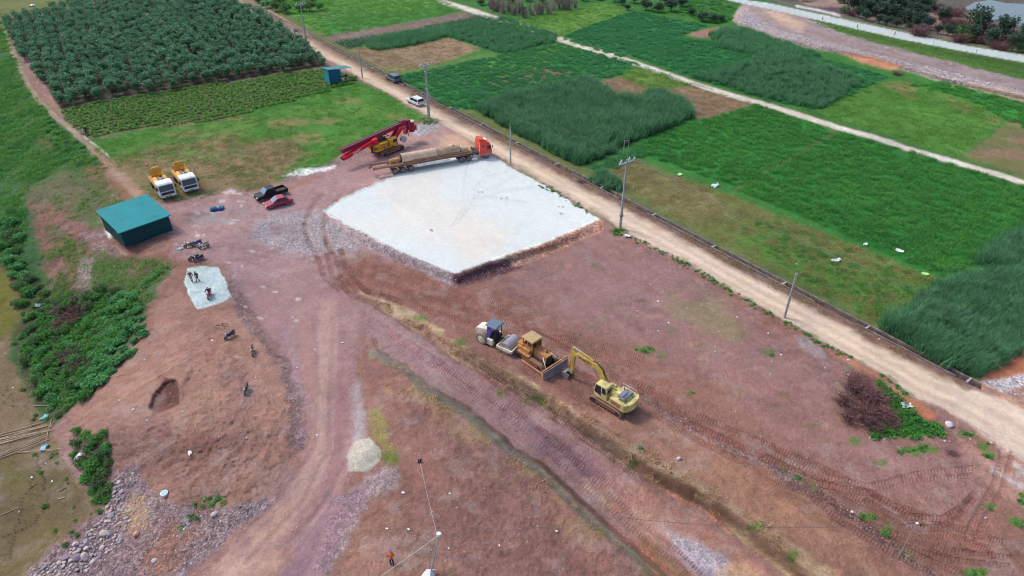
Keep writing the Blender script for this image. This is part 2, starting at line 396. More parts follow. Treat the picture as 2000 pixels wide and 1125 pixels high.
field('leaf_far', [(1092, 76), (1160, 48), (1238, 22), (1300, 34), (1382, 50), (1330, 70), (1240, 100), (1210, 112)], (46, 106, 66))
field('leaf_mid', [(1228, 106), (1330, 72), (1405, 84), (1400, 95), (1500, 110), (1560, 100), (1735, 150), (1600, 215), (1500, 196), (1330, 146)], (42, 108, 54))
field('bare_far', [(1340, 68), (1380, 56), (1412, 54), (1400, 74), (1370, 74)], (150, 116, 100), grassy=.1)
field('reed_far', [(1388, 70), (1410, 60), (1450, 58), (1520, 82), (1600, 110), (1560, 118), (1480, 112), (1400, 92)], (44, 92, 58))
field('cane_far', [(1350, 150), (1420, 138), (1480, 112), (1560, 116), (1690, 160), (1600, 214), (1500, 194)], (36, 72, 44))
field('lawn_east', [(1592, 216), (1700, 164), (1760, 160), (1880, 190), (1960, 232), (1920, 270), (1872, 306), (1765, 272), (1650, 240)], (78, 122, 52))
area([(1720, 160), (1780, 165), (1860, 195), (1960, 226), (1940, 245), (1860, 210), (1760, 185)], (130, 108, 80), soft=8, ragged=8, a=.8, grassy=.4, patch=(.15, -.3, .3))
field('leaf_edge', [(1780, 168), (1840, 160), (1920, 180), (2200, 260), (2200, 320), (2000, 250), (1960, 232), (1880, 190)], (56, 128, 54))
area([(1875, 305), (1925, 270), (1975, 230), (2200, 290), (2200, 430), (2000, 350)], (106, 108, 68), soft=6, ragged=8, grassy=.7)
area([(1980, 240), (2040, 260), (2010, 340), (1900, 300)], (136, 106, 90), soft=14, ragged=16, a=.7, grassy=.5, patch=(.2, 0, .3))
# field divides
line([(1436, 371), (1540, 311), (1636, 254)], 2.2, (92, 96, 58), ragged=2, grassy=.4)
line([(1090, 76), (1240, 100), (1228, 106)], 1.0, (40, 66, 44), ragged=2, a=.6)
# --- far right: gravel causeway, dike road, waste land with pond -------
area([(1540, -60), (2420, -60), (2420, 190), (2000, 108), (1880, 88), (1620, 32), (1500, 2)], (92, 88, 82), soft=4, ragged=5, grassy=.5)
area([(1560, 0), (1640, -6), (1650, 10), (1720, 40), (1640, 26), (1580, 16)], (152, 130, 118), soft=5, ragged=6)
area([(1560, 12), (1650, 14), (1700, 30), (1640, 28)], (92, 74, 80), soft=3, ragged=4)
area([(1800, 24), (1850, 20), (1910, 30), (1900, 80), (1860, 78), (1790, 50)], (134, 112, 104), soft=6, ragged=6, grassy=.2)
area([(1500, -4), (1560, 14), (1700, 44), (1880, 82), (2000, 102), (2420, 180), (2420, 190), (2000, 108), (1620, 32)], (112, 120, 82), soft=3, ragged=3, grassy=.8)
area([(1555, 28), (1620, 44), (1750, 74), (1880, 100), (2000, 122), (2420, 216), (2420, 268), (2000, 157), (1800, 106), (1640, 64)], (72, 100, 52), soft=3, ragged=4, grassy=.9)
area([(1300, -60), (1450, -20), (1440, 12), (1425, 36), (1400, 40), (1330, 10)], (62, 106, 56), soft=5, ragged=5, grassy=.9)
area(CAUSE, (166, 150, 152), soft=3, ragged=4, stony=1.0)
area([(1462, 14), (1500, 10), (1560, 30), (1640, 66), (1800, 106), (2000, 160), (2420, 270), (2420, 296), (2000, 182), (1830, 138), (1700, 108), (1600, 80), (1520, 62), (1480, 38)], (152, 134, 132), soft=5, ragged=4)
area([(1490, 14), (1530, 24), (1580, 50), (1560, 60), (1520, 44)], (196, 168, 146), soft=8, ragged=6, a=.8)
area([(1640, 102), (1700, 110), (1765, 132), (1740, 138), (1680, 122)], (188, 136, 108), soft=4, ragged=4, stony=.2)
area([(1860, 168), (1940, 184), (2000, 200), (2000, 182), (1900, 160)], (190, 160, 140), soft=5, ragged=4, a=.7, stony=.5)
area(DIKE, (204, 212, 208), soft=1.5, ragged=.6)
line([(1556, 12), (1600, 20), (1640, 30)], 2, (214, 206, 204), ragged=2)
# --- small roads ------------------------------------------------------
line(PATHF, 7.5, (92, 98, 60), soft=3, ragged=4, a=.7, grassy=.4)
line([(p[0], p[1]) for p in PATHF], 4.6, (206, 200, 188), soft=2, ragged=2.5)
line(PATHF[4:9], 2.2, (150, 138, 124), soft=2, ragged=5, a=.7, patch=(.3, 0, .3))
line(PATHL, 5, (156, 138, 120), soft=2.5, ragged=3)
line([(190, 300), (225, 335), (262, 372), (300, 410), (330, 430)], 10, (152, 122, 104), soft=10, ragged=8, a=.9)
line([(165, 268), (195, 290), (213, 305)], 2, (188, 182, 172), soft=1.5, ragged=1)
# --- construction ground ----------------------------------------------
SITE = [(205, 470), (300, 400), (420, 385), (520, 368), (640, 326), (700, 292), (800, 242), (840, 232), (985, 312), (1170, 420), (1425, 565), (1650, 690), (1782, 772), (1850, 830), (1990, 880), (2420, 1100), (2420, 1420), (-60, 1420), (60, 1125), (200, 985), (235, 920), (150, 830), (280, 660), (290, 600), (345, 520), (240, 494)]
area(SITE, BROWN, soft=6, ragged=8)
area([(250, 400), (420, 380), (520, 370), (640, 326), (830, 236), (1170, 425), (1000, 500), (900, 550), (700, 500), (640, 560), (700, 590), (640, 700), (560, 640), (450, 580), (440, 520), (340, 500), (330, 460)], MAUVE, soft=14, ragged=12)
area([(820, 238), (850, 236), (930, 290), (900, 300), (800, 300)], (168, 136, 130), soft=6, ragged=6)
area([(865, 262), (900, 262), (930, 284), (900, 300), (860, 285)], (198, 162, 134), soft=8, ragged=8, a=.85)
area([(450, 470), (640, 560), (690, 600), (690, 680), (560, 640), (480, 560)], (160, 128, 128), soft=18, ragged=14)
# the haul road that climbs past the hill
RAMP = [(450, 560), (560, 540), (680, 560), (720, 600), (690, 690), (690, 800), (690, 900), (660, 1000), (640, 1125), (600, 1420), (250, 1420), (380, 1125), (500, 990), (580, 900), (590, 800), (545, 690), (480, 600)]
area(RAMP, (154, 122, 122), soft=12, ragged=8)
for P, c, w, a_ in (([(640, 600), (632, 750), (620, 900), (540, 1030), (430, 1150)], (180, 150, 136), 16, .55), ([(590, 620), (600, 760), (600, 880), (500, 1010), (380, 1140)], (168, 128, 118), 10, .6),
                    ([(676, 640), (668, 800), (650, 920), (600, 1020), (500, 1150)], (146, 108, 106), 12, .6), ([(700, 760), (700, 850)], (172, 166, 176), 12, .5),
                    ([(560, 640), (575, 740), (590, 860)], (158, 130, 136), 8, .7), ([(640, 980), (600, 1060), (560, 1150)], (134, 108, 122), 20, .6)):
    line(P, w, c, soft=10, ragged=7, a=a_)
area([(400, 1125), (560, 960), (620, 960), (560, 1080), (500, 1200), (360, 1300)], (196, 160, 138), soft=26, ragged=16, a=.55, patch=(.3, -.3, .5))
area([(500, 990), (540, 970), (380, 1110), (300, 1180), (200, 1250), (260, 1150), (380, 1060)], (152, 138, 150), soft=10, ragged=8, stony=.9, a=.9)
# soil hill on the left with its track
HILL = [(130, 815), (285, 650), (300, 600), (350, 570), (450, 590), (500, 650), (555, 740), (580, 820), (560, 900), (480, 1000), (330, 1060), (240, 940), (200, 860)]
area(HILL, (154, 118, 106), soft=10, ragged=10)
area([(420, 610), (500, 640), (560, 780), (560, 860), (500, 840), (480, 740), (440, 680)], (164, 126, 112), soft=18, ragged=12, a=.8)
area([(190, 850), (400, 830), (460, 860), (300, 960), (240, 930)], (136, 96, 84), soft=20, ragged=14, a=.7, patch=(.3, -.2, .4))
area([(330, 800), (420, 750), (440, 800), (330, 860)], (170, 132, 112), soft=10, ragged=10, a=.6)
for off in (-7, 0, 7):
    line([(170, 815 + off), (300, 730 + off), (400, 672 + off)], 2.2, (178, 142, 126), soft=3, ragged=3, a=.6)
    line([(172, 819 + off), (302, 734 + off), (400, 676 + off)], 1.3, (122, 88, 80), soft=2, ragged=3, a=.6)
area(HOLES[0][0], (118, 82, 72), soft=2, ragged=2)
area([(320, 740), (345, 744), (350, 790), (325, 800)], (104, 72, 66), soft=2, ragged=2, a=.7)  # shadowed side of the pit, put into the soil colour
# white gravel apron near the people
SPAD = [(368, 524), (396, 520), (424, 522), (440, 548), (453, 578), (430, 592), (385, 603), (372, 580), (362, 552)]
area([(440, 520), (470, 560), (500, 620), (560, 720), (590, 800), (596, 870), (575, 880), (560, 800), (530, 700), (470, 620), (450, 580)], (118, 98, 98), soft=9, ragged=12, stony=.8, a=.75)
area(SPAD, (212, 230, 224), soft=1.5, ragged=2.5)
# riprap below
area([(225, 925), (260, 900), (300, 960), (330, 980), (450, 1000), (520, 970), (440, 1060), (330, 1130), (180, 1250), (0, 1300), (50, 1125), (150, 1040), (205, 985)], (140, 120, 124), soft=8, ragged=8, stony=1.0)
area([(250, 960), (285, 970), (290, 1020), (255, 1045), (235, 1020)], (176, 146, 116), soft=8, ragged=8, a=.7, stony=.4)
area([(330, 1010), (400, 1030), (330, 1125), (260, 1125)], (150, 108, 92), soft=14, ragged=10, a=.7, stony=.5)
area([(350, 960), (430, 950), (420, 1010), (350, 1030)], (120, 92, 84), soft=12, ragged=10, a=.7, stony=.5)
area([(360, 990), (385, 985), (372, 1040), (355, 1050)], (150, 148, 160), soft=8, ragged=8, a=.7, stony=.9)
# hill right of the ramp
area([(728, 690), (800, 725), (930, 820), (1000, 885), (1190, 1045), (1290, 1130), (1300, 1420), (600, 1420), (650, 1125), (680, 1000), (700, 930), (740, 880), (745, 800), (720, 740)], (138, 102, 94), soft=8, ragged=8)
area([(740, 700), (800, 735), (930, 830), (1190, 1050), (1160, 1080), (960, 920), (820, 800), (760, 760)], (152, 124, 98), soft=12, ragged=10, a=.7, grassy=.4, patch=(.4, -.3, .4))
area([(720, 800), (745, 790), (770, 880), (760, 920), (735, 870)], (136, 124, 80), soft=8, ragged=8, grassy=.6)
area([(745, 880), (775, 885), (775, 905), (745, 915)], (96, 116, 56), soft=6, ragged=6, grassy=.8, a=.8)
area([(700, 930), (770, 915), (775, 945), (720, 985), (680, 1060), (640, 1125), (660, 1040), (680, 960)], (156, 140, 144), soft=12, ragged=12, stony=.8, a=.9)
area([(660, 980), (700, 950), (720, 980), (660, 1060), (640, 1120), (600, 1120)], (142, 118, 130), soft=10, ragged=9, stony=.7, a=.8)
area([(690, 1040), (760, 990), (900, 1100), (880, 1200), (640, 1200)], (150, 118, 104), soft=30, ragged=14, a=.5, stony=.4)
line([(p[0] + 2, p[1] - 1) for p in LEDGE], 6, (96, 66, 60), soft=5, ragged=5, a=.85)  # dark moist bank earth, with the cutting's shade put into its colour
line(MOSS, 7.5, (124, 118, 104), soft=3, ragged=3, a=.95)
line([(p[0] - 9, p[1] + 7) for p in MOSS], 5, (126, 128, 84), soft=4, ragged=5, a=.5, grassy=.6, patch=(.4, -.1, .3))
# haul road in the cutting
area(FLOOR, (154, 122, 120), soft=5, ragged=5)
area([(740, 610), (850, 690), (1000, 790), (1150, 885), (1100, 900), (950, 800), (800, 700), (700, 640)], (158, 126, 126), soft=10, ragged=8, a=.8)
area([(1020, 830), (1100, 860), (1180, 920), (1150, 940), (1050, 880)], (124, 96, 108), soft=14, ragged=10, a=.75, patch=(.4, -.3, .4))
area([(1170, 930), (1280, 960), (1400, 1040), (1500, 1110), (1560, 1200), (1400, 1125), (1300, 1060), (1200, 1000)], (176, 132, 120), soft=16, ragged=10, a=.85)
area([(1240, 990), (1290, 1010), (1330, 1050), (1260, 1060), (1220, 1020)], (186, 150, 136), soft=12, ragged=8, a=.7)
area([(1290, 1030), (1340, 1040), (1420, 1090), (1440, 1160), (1380, 1150), (1330, 1090)], (172, 164, 178), soft=10, ragged=8, a=.9, stony=.5)
area([(1400, 1110), (1450, 1090), (1500, 1130), (1440, 1180)], (206, 168, 138), soft=10, ragged=8, a=.7)
area([(1240, 1030), (1300, 1080), (1360, 1125), (1420, 1200), (1330, 1180), (1260, 1100)], (150, 114, 86), soft=8, ragged=5, a=.8)
line([(1150, 950), (1175, 970), (1190, 985)], 6, (196, 170, 140), soft=5, ragged=5, a=.7)
# bank right of the cutting: dry grass
BANK = [(705, 570), (760, 580), (815, 612), (925, 686), (1005, 732), (1110, 792), (1215, 858), (1305, 902), (1480, 1004), (1640, 1125), (1760, 1250), (1700, 1250), (1500, 1095), (1425, 1036), (1350, 986), (1267, 946), (1175, 882), (1117, 846), (1055, 800), (1000, 770), (925, 724), (850, 674), (775, 626), (720, 590)]
area(BANK, (156, 128, 104), soft=5, ragged=7, grassy=.5)
area(BANK, (178, 158, 128), soft=5, ragged=7, a=.85, grassy=.7, patch=(.45, 0, .3), seed=4)
area([(1120, 850), (1260, 930), (1420, 1030), (1400, 1010), (1250, 900), (1150, 850)], (140, 112, 92), soft=8, ragged=8, a=.7)
for c in ((1045, 785, 24, 10), (1068, 800, 14, 7), (1180, 880, 14, 6), (1235, 912, 12, 8), (1252, 874, 10, 8), (820, 620, 14, 6), (905, 668, 10, 4), (975, 775, 10, 5), (1475, 1030, 16, 8), (1550, 1090, 10, 12)):
    spot(*c, (82, 112, 48), ragged=8, soft=5, a=.8, grassy=1)
line([(p[0], p[1]) for p in TOE[1:10]], 2.4, (100, 76, 78), soft=4, ragged=6, a=.5)  # foot of the bank darkened, its shade put into the soil colour
line([(1300, 958), (1350, 985), (1425, 1034)], 4, (190, 128, 112), soft=3, ragged=4, a=.8, stony=.6)
line([(1195, 1030), (1250, 1070), (1300, 1108)], 4, (166, 110, 94), soft=4, ragged=4, a=.8, stony=.5)
area([(1120, 800), (1215, 862), (1310, 905), (1480, 1000), (1640, 1125), (1900, 1300), (2100, 1300), (1750, 1125), (1600, 985), (1450, 890), (1300, 820), (1200, 800)], (158, 118, 100), soft=8, ragged=8)
area([(1300, 840), (1500, 930), (1640, 1040), (1560, 1060), (1400, 950)], (172, 134, 112), soft=20, ragged=14, a=.5, patch=(.25, -.1, .4))
# wide worn slope to the right of it
area([(950, 540), (1180, 440), (1300, 500), (1500, 640), (1650, 720), (1640, 800), (1500, 780), (1300, 700), (1100, 620)], (142, 110, 108), soft=26, ragged=16, a=.8)
area([(1200, 470), (1420, 590), (1640, 720), (1640, 810), (1500, 760), (1300, 640)], (132, 122, 92), soft=30, ragged=18, a=.75, grassy=.4, patch=(.12, -.1, .4), seed=8)
area([(1400, 720), (1600, 760), (1700, 860), (1950, 880), (1900, 1000), (1700, 960), (1500, 860)], (148, 112, 108), soft=26, ragged=16, a=.8)
for k in range(70):
    u = random.uniform(1000, 1640); v = 480 + (u - 1000) * .42 + random.uniform(-40, 150)
    spot(u, v, random.uniform(5, 16), random.uniform(2, 5), random.choice([(96, 110, 62), (120, 104, 76), (112, 84, 84), (166, 130, 116)]), ragged=7, soft=4, a=.55, grassy=.5)
for c in ((1262, 682, 26, 7), (1295, 690, 12, 5), (1345, 765, 8, 5), (1500, 690, 14, 7), (1655, 715, 12, 6)):
    spot(*c, (88, 108, 60), ragged=8, soft=5, a=.75, grassy=.8)
area([(1550, 655), (1580, 660), (1612, 690), (1600, 700), (1560, 680)], (160, 148, 150), soft=6, ragged=6, a=.8, stony=.4)
area([(1620, 690), (1680, 705), (1740, 745), (1680, 730)], (176, 124, 104), soft=5, ragged=5, a=.85)
area([(1735, 748), (1782, 775), (1830, 812), (1810, 826), (1770, 800), (1740, 765)], (182, 116, 92), soft=4, ragged=5)
# bright ground at the far right where the road meets the site
area([(1782, 772), (1850, 800), (1930, 850), (2010, 905), (2420, 1110), (2420, 980), (2060, 830), (1960, 780)], (216, 172, 140), soft=10, ragged=8)
area([(1870, 860), (1990, 890), (2100, 960), (2000, 1000), (1930, 950), (1880, 900)], (178, 138, 124), soft=16, ragged=12, a=.8)
area([(1935, 915), (2000, 900), (2060, 930), (1990, 950), (1960, 940)], (196, 186, 186), soft=8, ragged=10, a=.8, patch=(.5, -.3, .4))
area([(1950, 860), (1985, 862), (1990, 880), (1960, 885)], (214, 186, 172), soft=6, ragged=6, a=.7)
WEED = [(1705, 740), (1740, 760), (1780, 800), (1832, 830), (1842, 850), (1800, 858), (1760, 852), (1705, 856), (1700, 830), (1740, 810)]
area(WEED, (48, 104, 36), soft=5, ragged=7, grassy=1)
for c in ((1780, 880, 34, 8), (1812, 878, 16, 7), (1925, 870, 10, 8), (1932, 888, 12, 8), (1890, 850, 24, 5), (1930, 990, 16, 6), (1990, 1020, 14, 12), (1995, 975, 8, 16), (1660, 860, 12, 5), (1715, 902, 10, 4),
          (1560, 935, 10, 6), (1590, 948, 10, 6), (1690, 1010, 14, 8), (1730, 1040, 8, 20), (1768, 1085, 10, 10), (1900, 1120, 30, 12), (1505, 898, 8, 4), (1540, 915, 8, 5)):
    spot(*c, (80, 122, 52), ragged=8, soft=5, a=.85, grassy=1)
# ridge of pebbles between machines and slope
RUBL = [(1245, 770), (1290, 800), (1350, 836), (1420, 872), (1500, 905), (1560, 945), (1640, 990), (1720, 1050), (1800, 1110), (1870, 1180)]
line(RUBL, 7, (132, 104, 100), soft=5, ragged=6, stony=.9, a=.9)
# belt of broken stone round the white pad, gravel spill, heaps
area([(492, 462), (500, 438), (520, 424), (560, 418), (600, 416), (632, 414), (670, 438), (700, 456), (704, 480), (690, 496), (640, 494), (590, 500), (540, 488), (505, 476)], (160, 148, 152), soft=8, ragged=14, stony=.7)
area([(520, 440), (545, 436), (560, 460), (530, 465)], (150, 122, 124), soft=8, ragged=8, a=.7)
line([(686, 452), (740, 482), (800, 512), (860, 540), (885, 552)], 13, (158, 142, 146), soft=6, ragged=9, stony=.9)
line([(895, 548), (940, 534), (985, 516), (1010, 508)], 15, (98, 68, 74), soft=4, ragged=5, stony=.9)
line([(1005, 506), (1060, 486), (1120, 462), (1168, 440)], 13, (184, 138, 120), soft=4, ragged=5, stony=1.0)
area([(800, 250), (830, 240), (852, 240), (862, 246), (830, 262), (808, 266)], (168, 164, 166), soft=3, ragged=4, stony=1)
line([(560, 352), (600, 340), (640, 326), (690, 302), (720, 296)], 5, (140, 118, 116), soft=3, ragged=4, stony=1.0, a=.9)
area([(555, 345), (580, 334), (640, 326), (655, 322), (650, 330), (600, 342)], (226, 228, 228), soft=2, ragged=6)
area([(545, 368), (600, 346), (650, 338), (610, 352), (560, 372)], (158, 112, 100), soft=3, ragged=5, a=.85)
area([(360, 425), (440, 410), (490, 412), (470, 430), (400, 440), (370, 440)], (146, 148, 152), soft=12, ragged=12, a=.75, patch=(.5, -.3, .4))
for k in range(46):
    u, v = random.choice([(random.uniform(370, 480), random.uniform(400, 445)), (random.uniform(430, 470), random.uniform(372, 395)), (random.uniform(330, 420), random.uniform(452, 482)), (random.uniform(440, 640), random.uniform(480, 700))])
    spot(u, v, random.uniform(2, 9), random.uniform(1, 3), (198, 186, 184), ragged=4, soft=1.5, a=.8)
area([(310, 395), (340, 392), (430, 395), (420, 410), (360, 430), (340, 420)], (118, 92, 88), soft=14, ragged=14, a=.6, patch=(.4, -.2, .4))
area([(675, 892), (690, 862), (722, 852), (742, 880), (740, 900), (716, 920), (680, 922)], (188, 182, 170), soft=2.5, ragged=3)
area([(690, 800), (712, 800), (722, 850), (690, 862)], (166, 158, 158), soft=9, ragged=9, a=.6)
# wheel and crawler tracks
def track(P, w=5.0, col=(134, 86, 74), a=.75, pitch=1.0, soft=1.4, deep=.07):
    sl = window(P, 40)
    u, v = warp(sl, 1.0)
    d, arc = seg_dist(P, u, v)
    m = smooth((w - d) / soft * 0.5 + 0.5)
    mm = np.minimum(m * a * .8, 1) * (0.35 + 0.65 * smooth(n_mid[sl] * 1.6 + wv1[sl] * .9 + .5))
    _apply(mm, sl, col)
    if pitch:
        TS[sl] = np.where(m > 0.02, arc * float(np.mean(MPP[sl])) / (pitch * .66), TS[sl])
        TM[sl] = np.where(m > 0.02, m * smooth(wu1[sl] * 1.6 + .75), TM[sl])
    H_[sl] -= deep * m
def pair(P, gap, **k):
    du = gap
    track([(p[0], p[1]) for p in P], **k)
    track([(p[0] + du[0], p[1] + du[1]) for p in P], **k)
RD = (132, 84, 74)
pair([(664, 520), (760, 556), (860, 590), (1000, 632), (1110, 682), (1250, 764), (1400, 850), (1520, 910), (1640, 964), (1760, 1030), (1900, 1080)], (-26, 16), col=RD, w=5.5, pitch=.42)
pair([(760, 520), (900, 568), (1010, 600), (1120, 655), (1250, 700), (1262, 704)], (-10, 16), col=(148, 100, 90), w=5, pitch=.42, a=.6)
pair([(1240, 745), (1360, 812), (1500, 870), (1640, 930), (1740, 985), (1860, 1028), (1960, 1060)], (-22, 14), col=RD, w=6, pitch=.45, a=.7)
pair([(1700, 960), (1780, 1010), (1840, 1012), (1880, 990), (1905, 960)], (-6, 18), col=(112, 68, 64), w=5.5, pitch=.5, a=.7)
pair([(1640, 1000), (1740, 1040), (1850, 1075), (1980, 1090)], (-10, 16), col=(104, 62, 60), w=5.5, pitch=.5, a=.7)
pair([(1600, 960), (1700, 1035), (1800, 1090), (1900, 1130)], (-10, 16), col=(116, 72, 66), w=5.5, pitch=.5, a=.65)
pair([(1500, 880), (1600, 930), (1700, 950), (1790, 925), (1900, 915)], (-6, 14), col=(150, 104, 94), w=5, pitch=.5, a=.5)
pair([(1960, 880), (1940, 950), (1900, 1020), (1890, 1050)], (18, 6), col=(146, 96, 84), w=6, pitch=.5, a=.6)
pair([(628, 380), (604, 410), (594, 440), (600, 470), (620, 500), (632, 540), (660, 565)], (36, 4), col=(122, 86, 80), w=5, pitch=0, a=1.2)
pair([(640, 500), (650, 540), (690, 580), (760, 600)], (26, -10), col=(104, 68, 60), w=5.5, pitch=0, a=1.15)
area([(600, 505), (700, 496), (800, 520), (880, 566), (1000, 600), (1180, 690), (1100, 690), (900, 610), (760, 570), (660, 560)], (124, 84, 74), soft=14, ragged=12, a=.55, patch=(.5, -.4, .4))
pair([(900, 690), (1000, 760), (1100, 826), (1200, 896), (1280, 960)], (-50, 12), col=(136, 98, 108), w=7, pitch=.45, a=.7)
pair([(1000, 790), (1100, 880), (1200, 970), (1240, 1010), (1330, 1080), (1400, 1150)], (-14, 16), col=(128, 90, 96), w=5.5, pitch=.5, a=.65)
pair([(820, 640), (920, 712), (1020, 784)], (-60, 10), col=(156, 108, 102), w=5, pitch=.45, a=.6)
pair([(985, 700), (1020, 720), (1100, 760), (1180, 800)], (-8, -30), col=RD, w=7, pitch=.4, a=.6)
for P in ([(650, 620), (646, 760), (640, 880), (590, 980), (480, 1100)], [(615, 640), (622, 760), (616, 870), (540, 980), (420, 1100)], [(676, 900), (650, 960), (610, 1010), (560, 1060)], [(668, 905), (640, 970), (596, 1030), (540, 1100)], [(700, 600), (760, 640), (860, 700)]):
    track(P, w=4, col=(142, 106, 106), a=.45, pitch=0, deep=.03)
    track([(p[0] + 9, p[1] + 2) for p in P], w=2, col=(186, 156, 146), a=.4, pitch=0, deep=0)
# --- main road --------------------------------------------------------
area(ROAD, (204, 184, 168), soft=3, ragged=4)
for (w, col, off, a_) in ((4, (184, 156, 132), .25, .5), (4, (188, 160, 136), .6, .45), (3, (226, 204, 176), .42, .6), (3, (224, 200, 170), .8, .5)):
    P = [(a[0] * (1 - off) + b[0] * off, a[1] * (1 - off) + b[1] * off) for a, b in zip([ROADL[i] for i in range(0, 22)], [ROADR[i] for i in range(0, 22)])]
    line(P, w, col, soft=5, ragged=3, a=a_, patch=(.2, -.5, .5))
SHO = [(470, -10), (600, 66), (755, 150), (930, 244), (1160, 366), (1345, 462), (1617, 608), (1797, 704), (1900, 752)]
line([(p[0] - 10, p[1] + 5) for p in SHO], 6, (150, 124, 108), soft=6, ragged=6, a=.75)
line([(p[0] - 4, p[1] + 1) for p in SHO], 5, (112, 88, 78), soft=4, ragged=6, a=.8, grassy=.2)
line(ROADL[8:18], 4, (84, 108, 56), soft=4, ragged=6, a=.75, grassy=1, patch=(.35, -.15, .3))
line([(p[0] + 6, p[1] + 3) for p in ROADL[8:18]], 2, (184, 162, 140), soft=2, ragged=3, a=.6)
spot(840, 235, 18, 5, (96, 110, 60), ragged=6, a=.6, grassy=.7)
spot(1208, 452, 22, 9, (86, 100, 60), ragged=8, a=.7, grassy=.8)
# --- the pad of fine crushed stone ------------------------------------
area(PAD, (228, 234, 228), soft=1.8, ragged=3.5)
for P, s in (([(740, 360), (850, 330), (860, 380), (920, 410), (980, 470), (930, 505), (830, 470), (760, 420)], 1), ([(670, 420), (760, 440), (800, 470), (720, 450)], 2), ([(900, 420), (1000, 440), (1000, 480), (900, 520)], 3)):
    area(P, (236, 226, 210), soft=26, ragged=14, a=.6)
for P in ([(915, 310), (905, 370), (905, 400), (885, 440)], [(1010, 340), (950, 372), (915, 395), (890, 430)], [(1040, 365), (970, 375), (925, 395), (900, 430)], [(1030, 395), (960, 385)], [(1000, 330), (950, 345), (930, 365), (925, 390)]):
    track(P, w=2.2, col=(210, 213, 210), a=.7, pitch=0, soft=2, deep=.02)
    track([(p[0] + 9, p[1] + 1) for p in P], w=1.2, col=(212, 214, 212), a=.5, pitch=0, soft=2, deep=.02)
for c in ((985, 388), (845, 450), (940, 375), (1095, 405), (1098, 417)):
    for k in range(5): spot(c[0] + random.uniform(-6, 6), c[1] + random.uniform(-2, 2), 1.6, 1, (150, 108, 92), ragged=1, soft=1, a=.8)
rampq = np.maximum(.5 * smooth(sdf(RAMP, U, V) / 25), .3 * smooth(sdf([(950, 540), (1180, 440), (1500, 640), (1680, 800), (1900, 960), (1500, 860), (1200, 720)], U, V) / 30))
# soil tone changes everywhere
ca_, sa_ = math.cos(R(-53.3)), math.sin(R(-53.3))
al_, ac_ = X0 * ca_ + Y0 * sa_, -X0 * sa_ + Y0 * ca_
streak = fbm(al_ * .12, ac_ * .9, 1.0, 4, 301) * (U > 760)
mod = 1 + 0.15 * n_big + 0.22 * n_mid + 0.22 * n_sm + .16 * streak
soil = 1 - np.clip(GRASSY, 0, 1)

quiet = np.clip(smooth(dp / 3) + smooth(sdf(DIKE, U, V) / 3) + smooth(sdf(ROAD, U, V) / 3) * .6, 0, 1)
quiet = np.maximum(quiet, rampq)
ALB *= (1 + (mod - 1) * (1 - quiet * .8))[..., None]
warm = fbm(X0, Y0, 0.08, 4, 131) * soil * (1 - quiet)
ALB[..., 0] *= 1 + 0.06 * warm; ALB[..., 2] *= 1 - 0.10 * warm
gq = np.clip(GRASSY, 0, 1)
qpale = np.clip(smooth(dp / 3) + smooth(sdf(DIKE, U, V) / 3) + smooth(sdf(SPAD, U, V) / 3), 0, 1)
for _c, _s, _g in ((0, 1.31, 1.40), (1, 1.29, 1.36), (2, 1.22, 1.32)):
    ALB[..., _c] *= np.where(qpale > .3, 1.0, _s * (1 - gq) + _g * gq)
pale = smooth((fbm(X0, Y0, .55, 4, 411) - .12) / .3) * soil * (1 - quiet) * .22
for _c, _v in enumerate((.44, .36, .33)): ALB[..., _c] = ALB[..., _c] * (1 - pale) + _v * pale
H_ += 0.05 * STONY * fbm(X0, Y0, 3.0, 2, 7)

# ------------------------------------------------------------------ build terrain meshes
Xw, Yw = hit(U, V, H_)
VERT = np.stack([Xw, Yw, H_], -1).reshape(-1, 3)
idx = np.arange(NV * NU).reshape(NV, NU)
Q = np.stack([idx[:-1, :-1], idx[1:, :-1], idx[1:, 1:], idx[:-1, 1:]], -1).reshape(-1, 4)
cu_ = ((U[:-1, :-1] + U[1:, 1:]) / 2).ravel(); cv_ = ((V[:-1, :-1] + V[1:, 1:]) / 2).ravel()
zone = np.zeros(len(Q), int)
ZN = ['construction_ground']
def zoning(name, P, width=None):
    ZN.append(name)
    if width is None: m = inside(P, cu_, cv_)
    else: m = seg_dist(P, cu_, cv_)[0] < width
    zone[m] = len(ZN) - 1
zoning('farmland', [(470, -260), (2420, -260), (2420, 1050), (1990, 790), (1915, 752), (1345, 453), (755, 145), (500, 12), (300, -100)])
zoning('meadow', [(-420, -260), (300, -260), (440, -8), (838, 230), (790, 240), (640, 322), (500, 372), (300, 400), (205, 308), (-10, 20), (-420, -10)])
zoning('riverbank_slope', [(-420, -10), (-10, 20), (60, 172), (205, 308), (260, 385), (205, 440), (240, 494), (345, 512), (290, 620), (130, 830), (230, 930), (200, 985), (50, 1125), (0, 1420), (-420, 1420)])
zoning('dry_riverbed', FLATP)
zoning('haul_road', FLOOR)
zoning('gravel_causeway', CAUSE)
zoning('concrete_road', DIKE)
zoning('field_path', PATHF, 5)
zoning('dirt_footpath', PATHL, 5)
zoning('dirt_road', ROAD)
zoning('gravel_pad', PAD)
zoning('gravel_apron', SPAD)

# ------------------------------------------------------------------ materials
def new_mat(name):
    m = bpy.data.materials.new(name); m.use_nodes = True
    nt = m.node_tree
    return m, nt, nt.nodes['Principled BSDF']

def math_node(nt, op, a, b=None, clamp=False):
    n = nt.nodes.new('ShaderNodeMath'); n.operation = op; n.use_clamp = clamp
    for i, x in enumerate((a, b)):
        if x is None: continue
        if isinstance(x, (int, float)): n.inputs[i].default_value = x
        else: nt.links.new(x, n.inputs[i])
    return n.outputs[0]

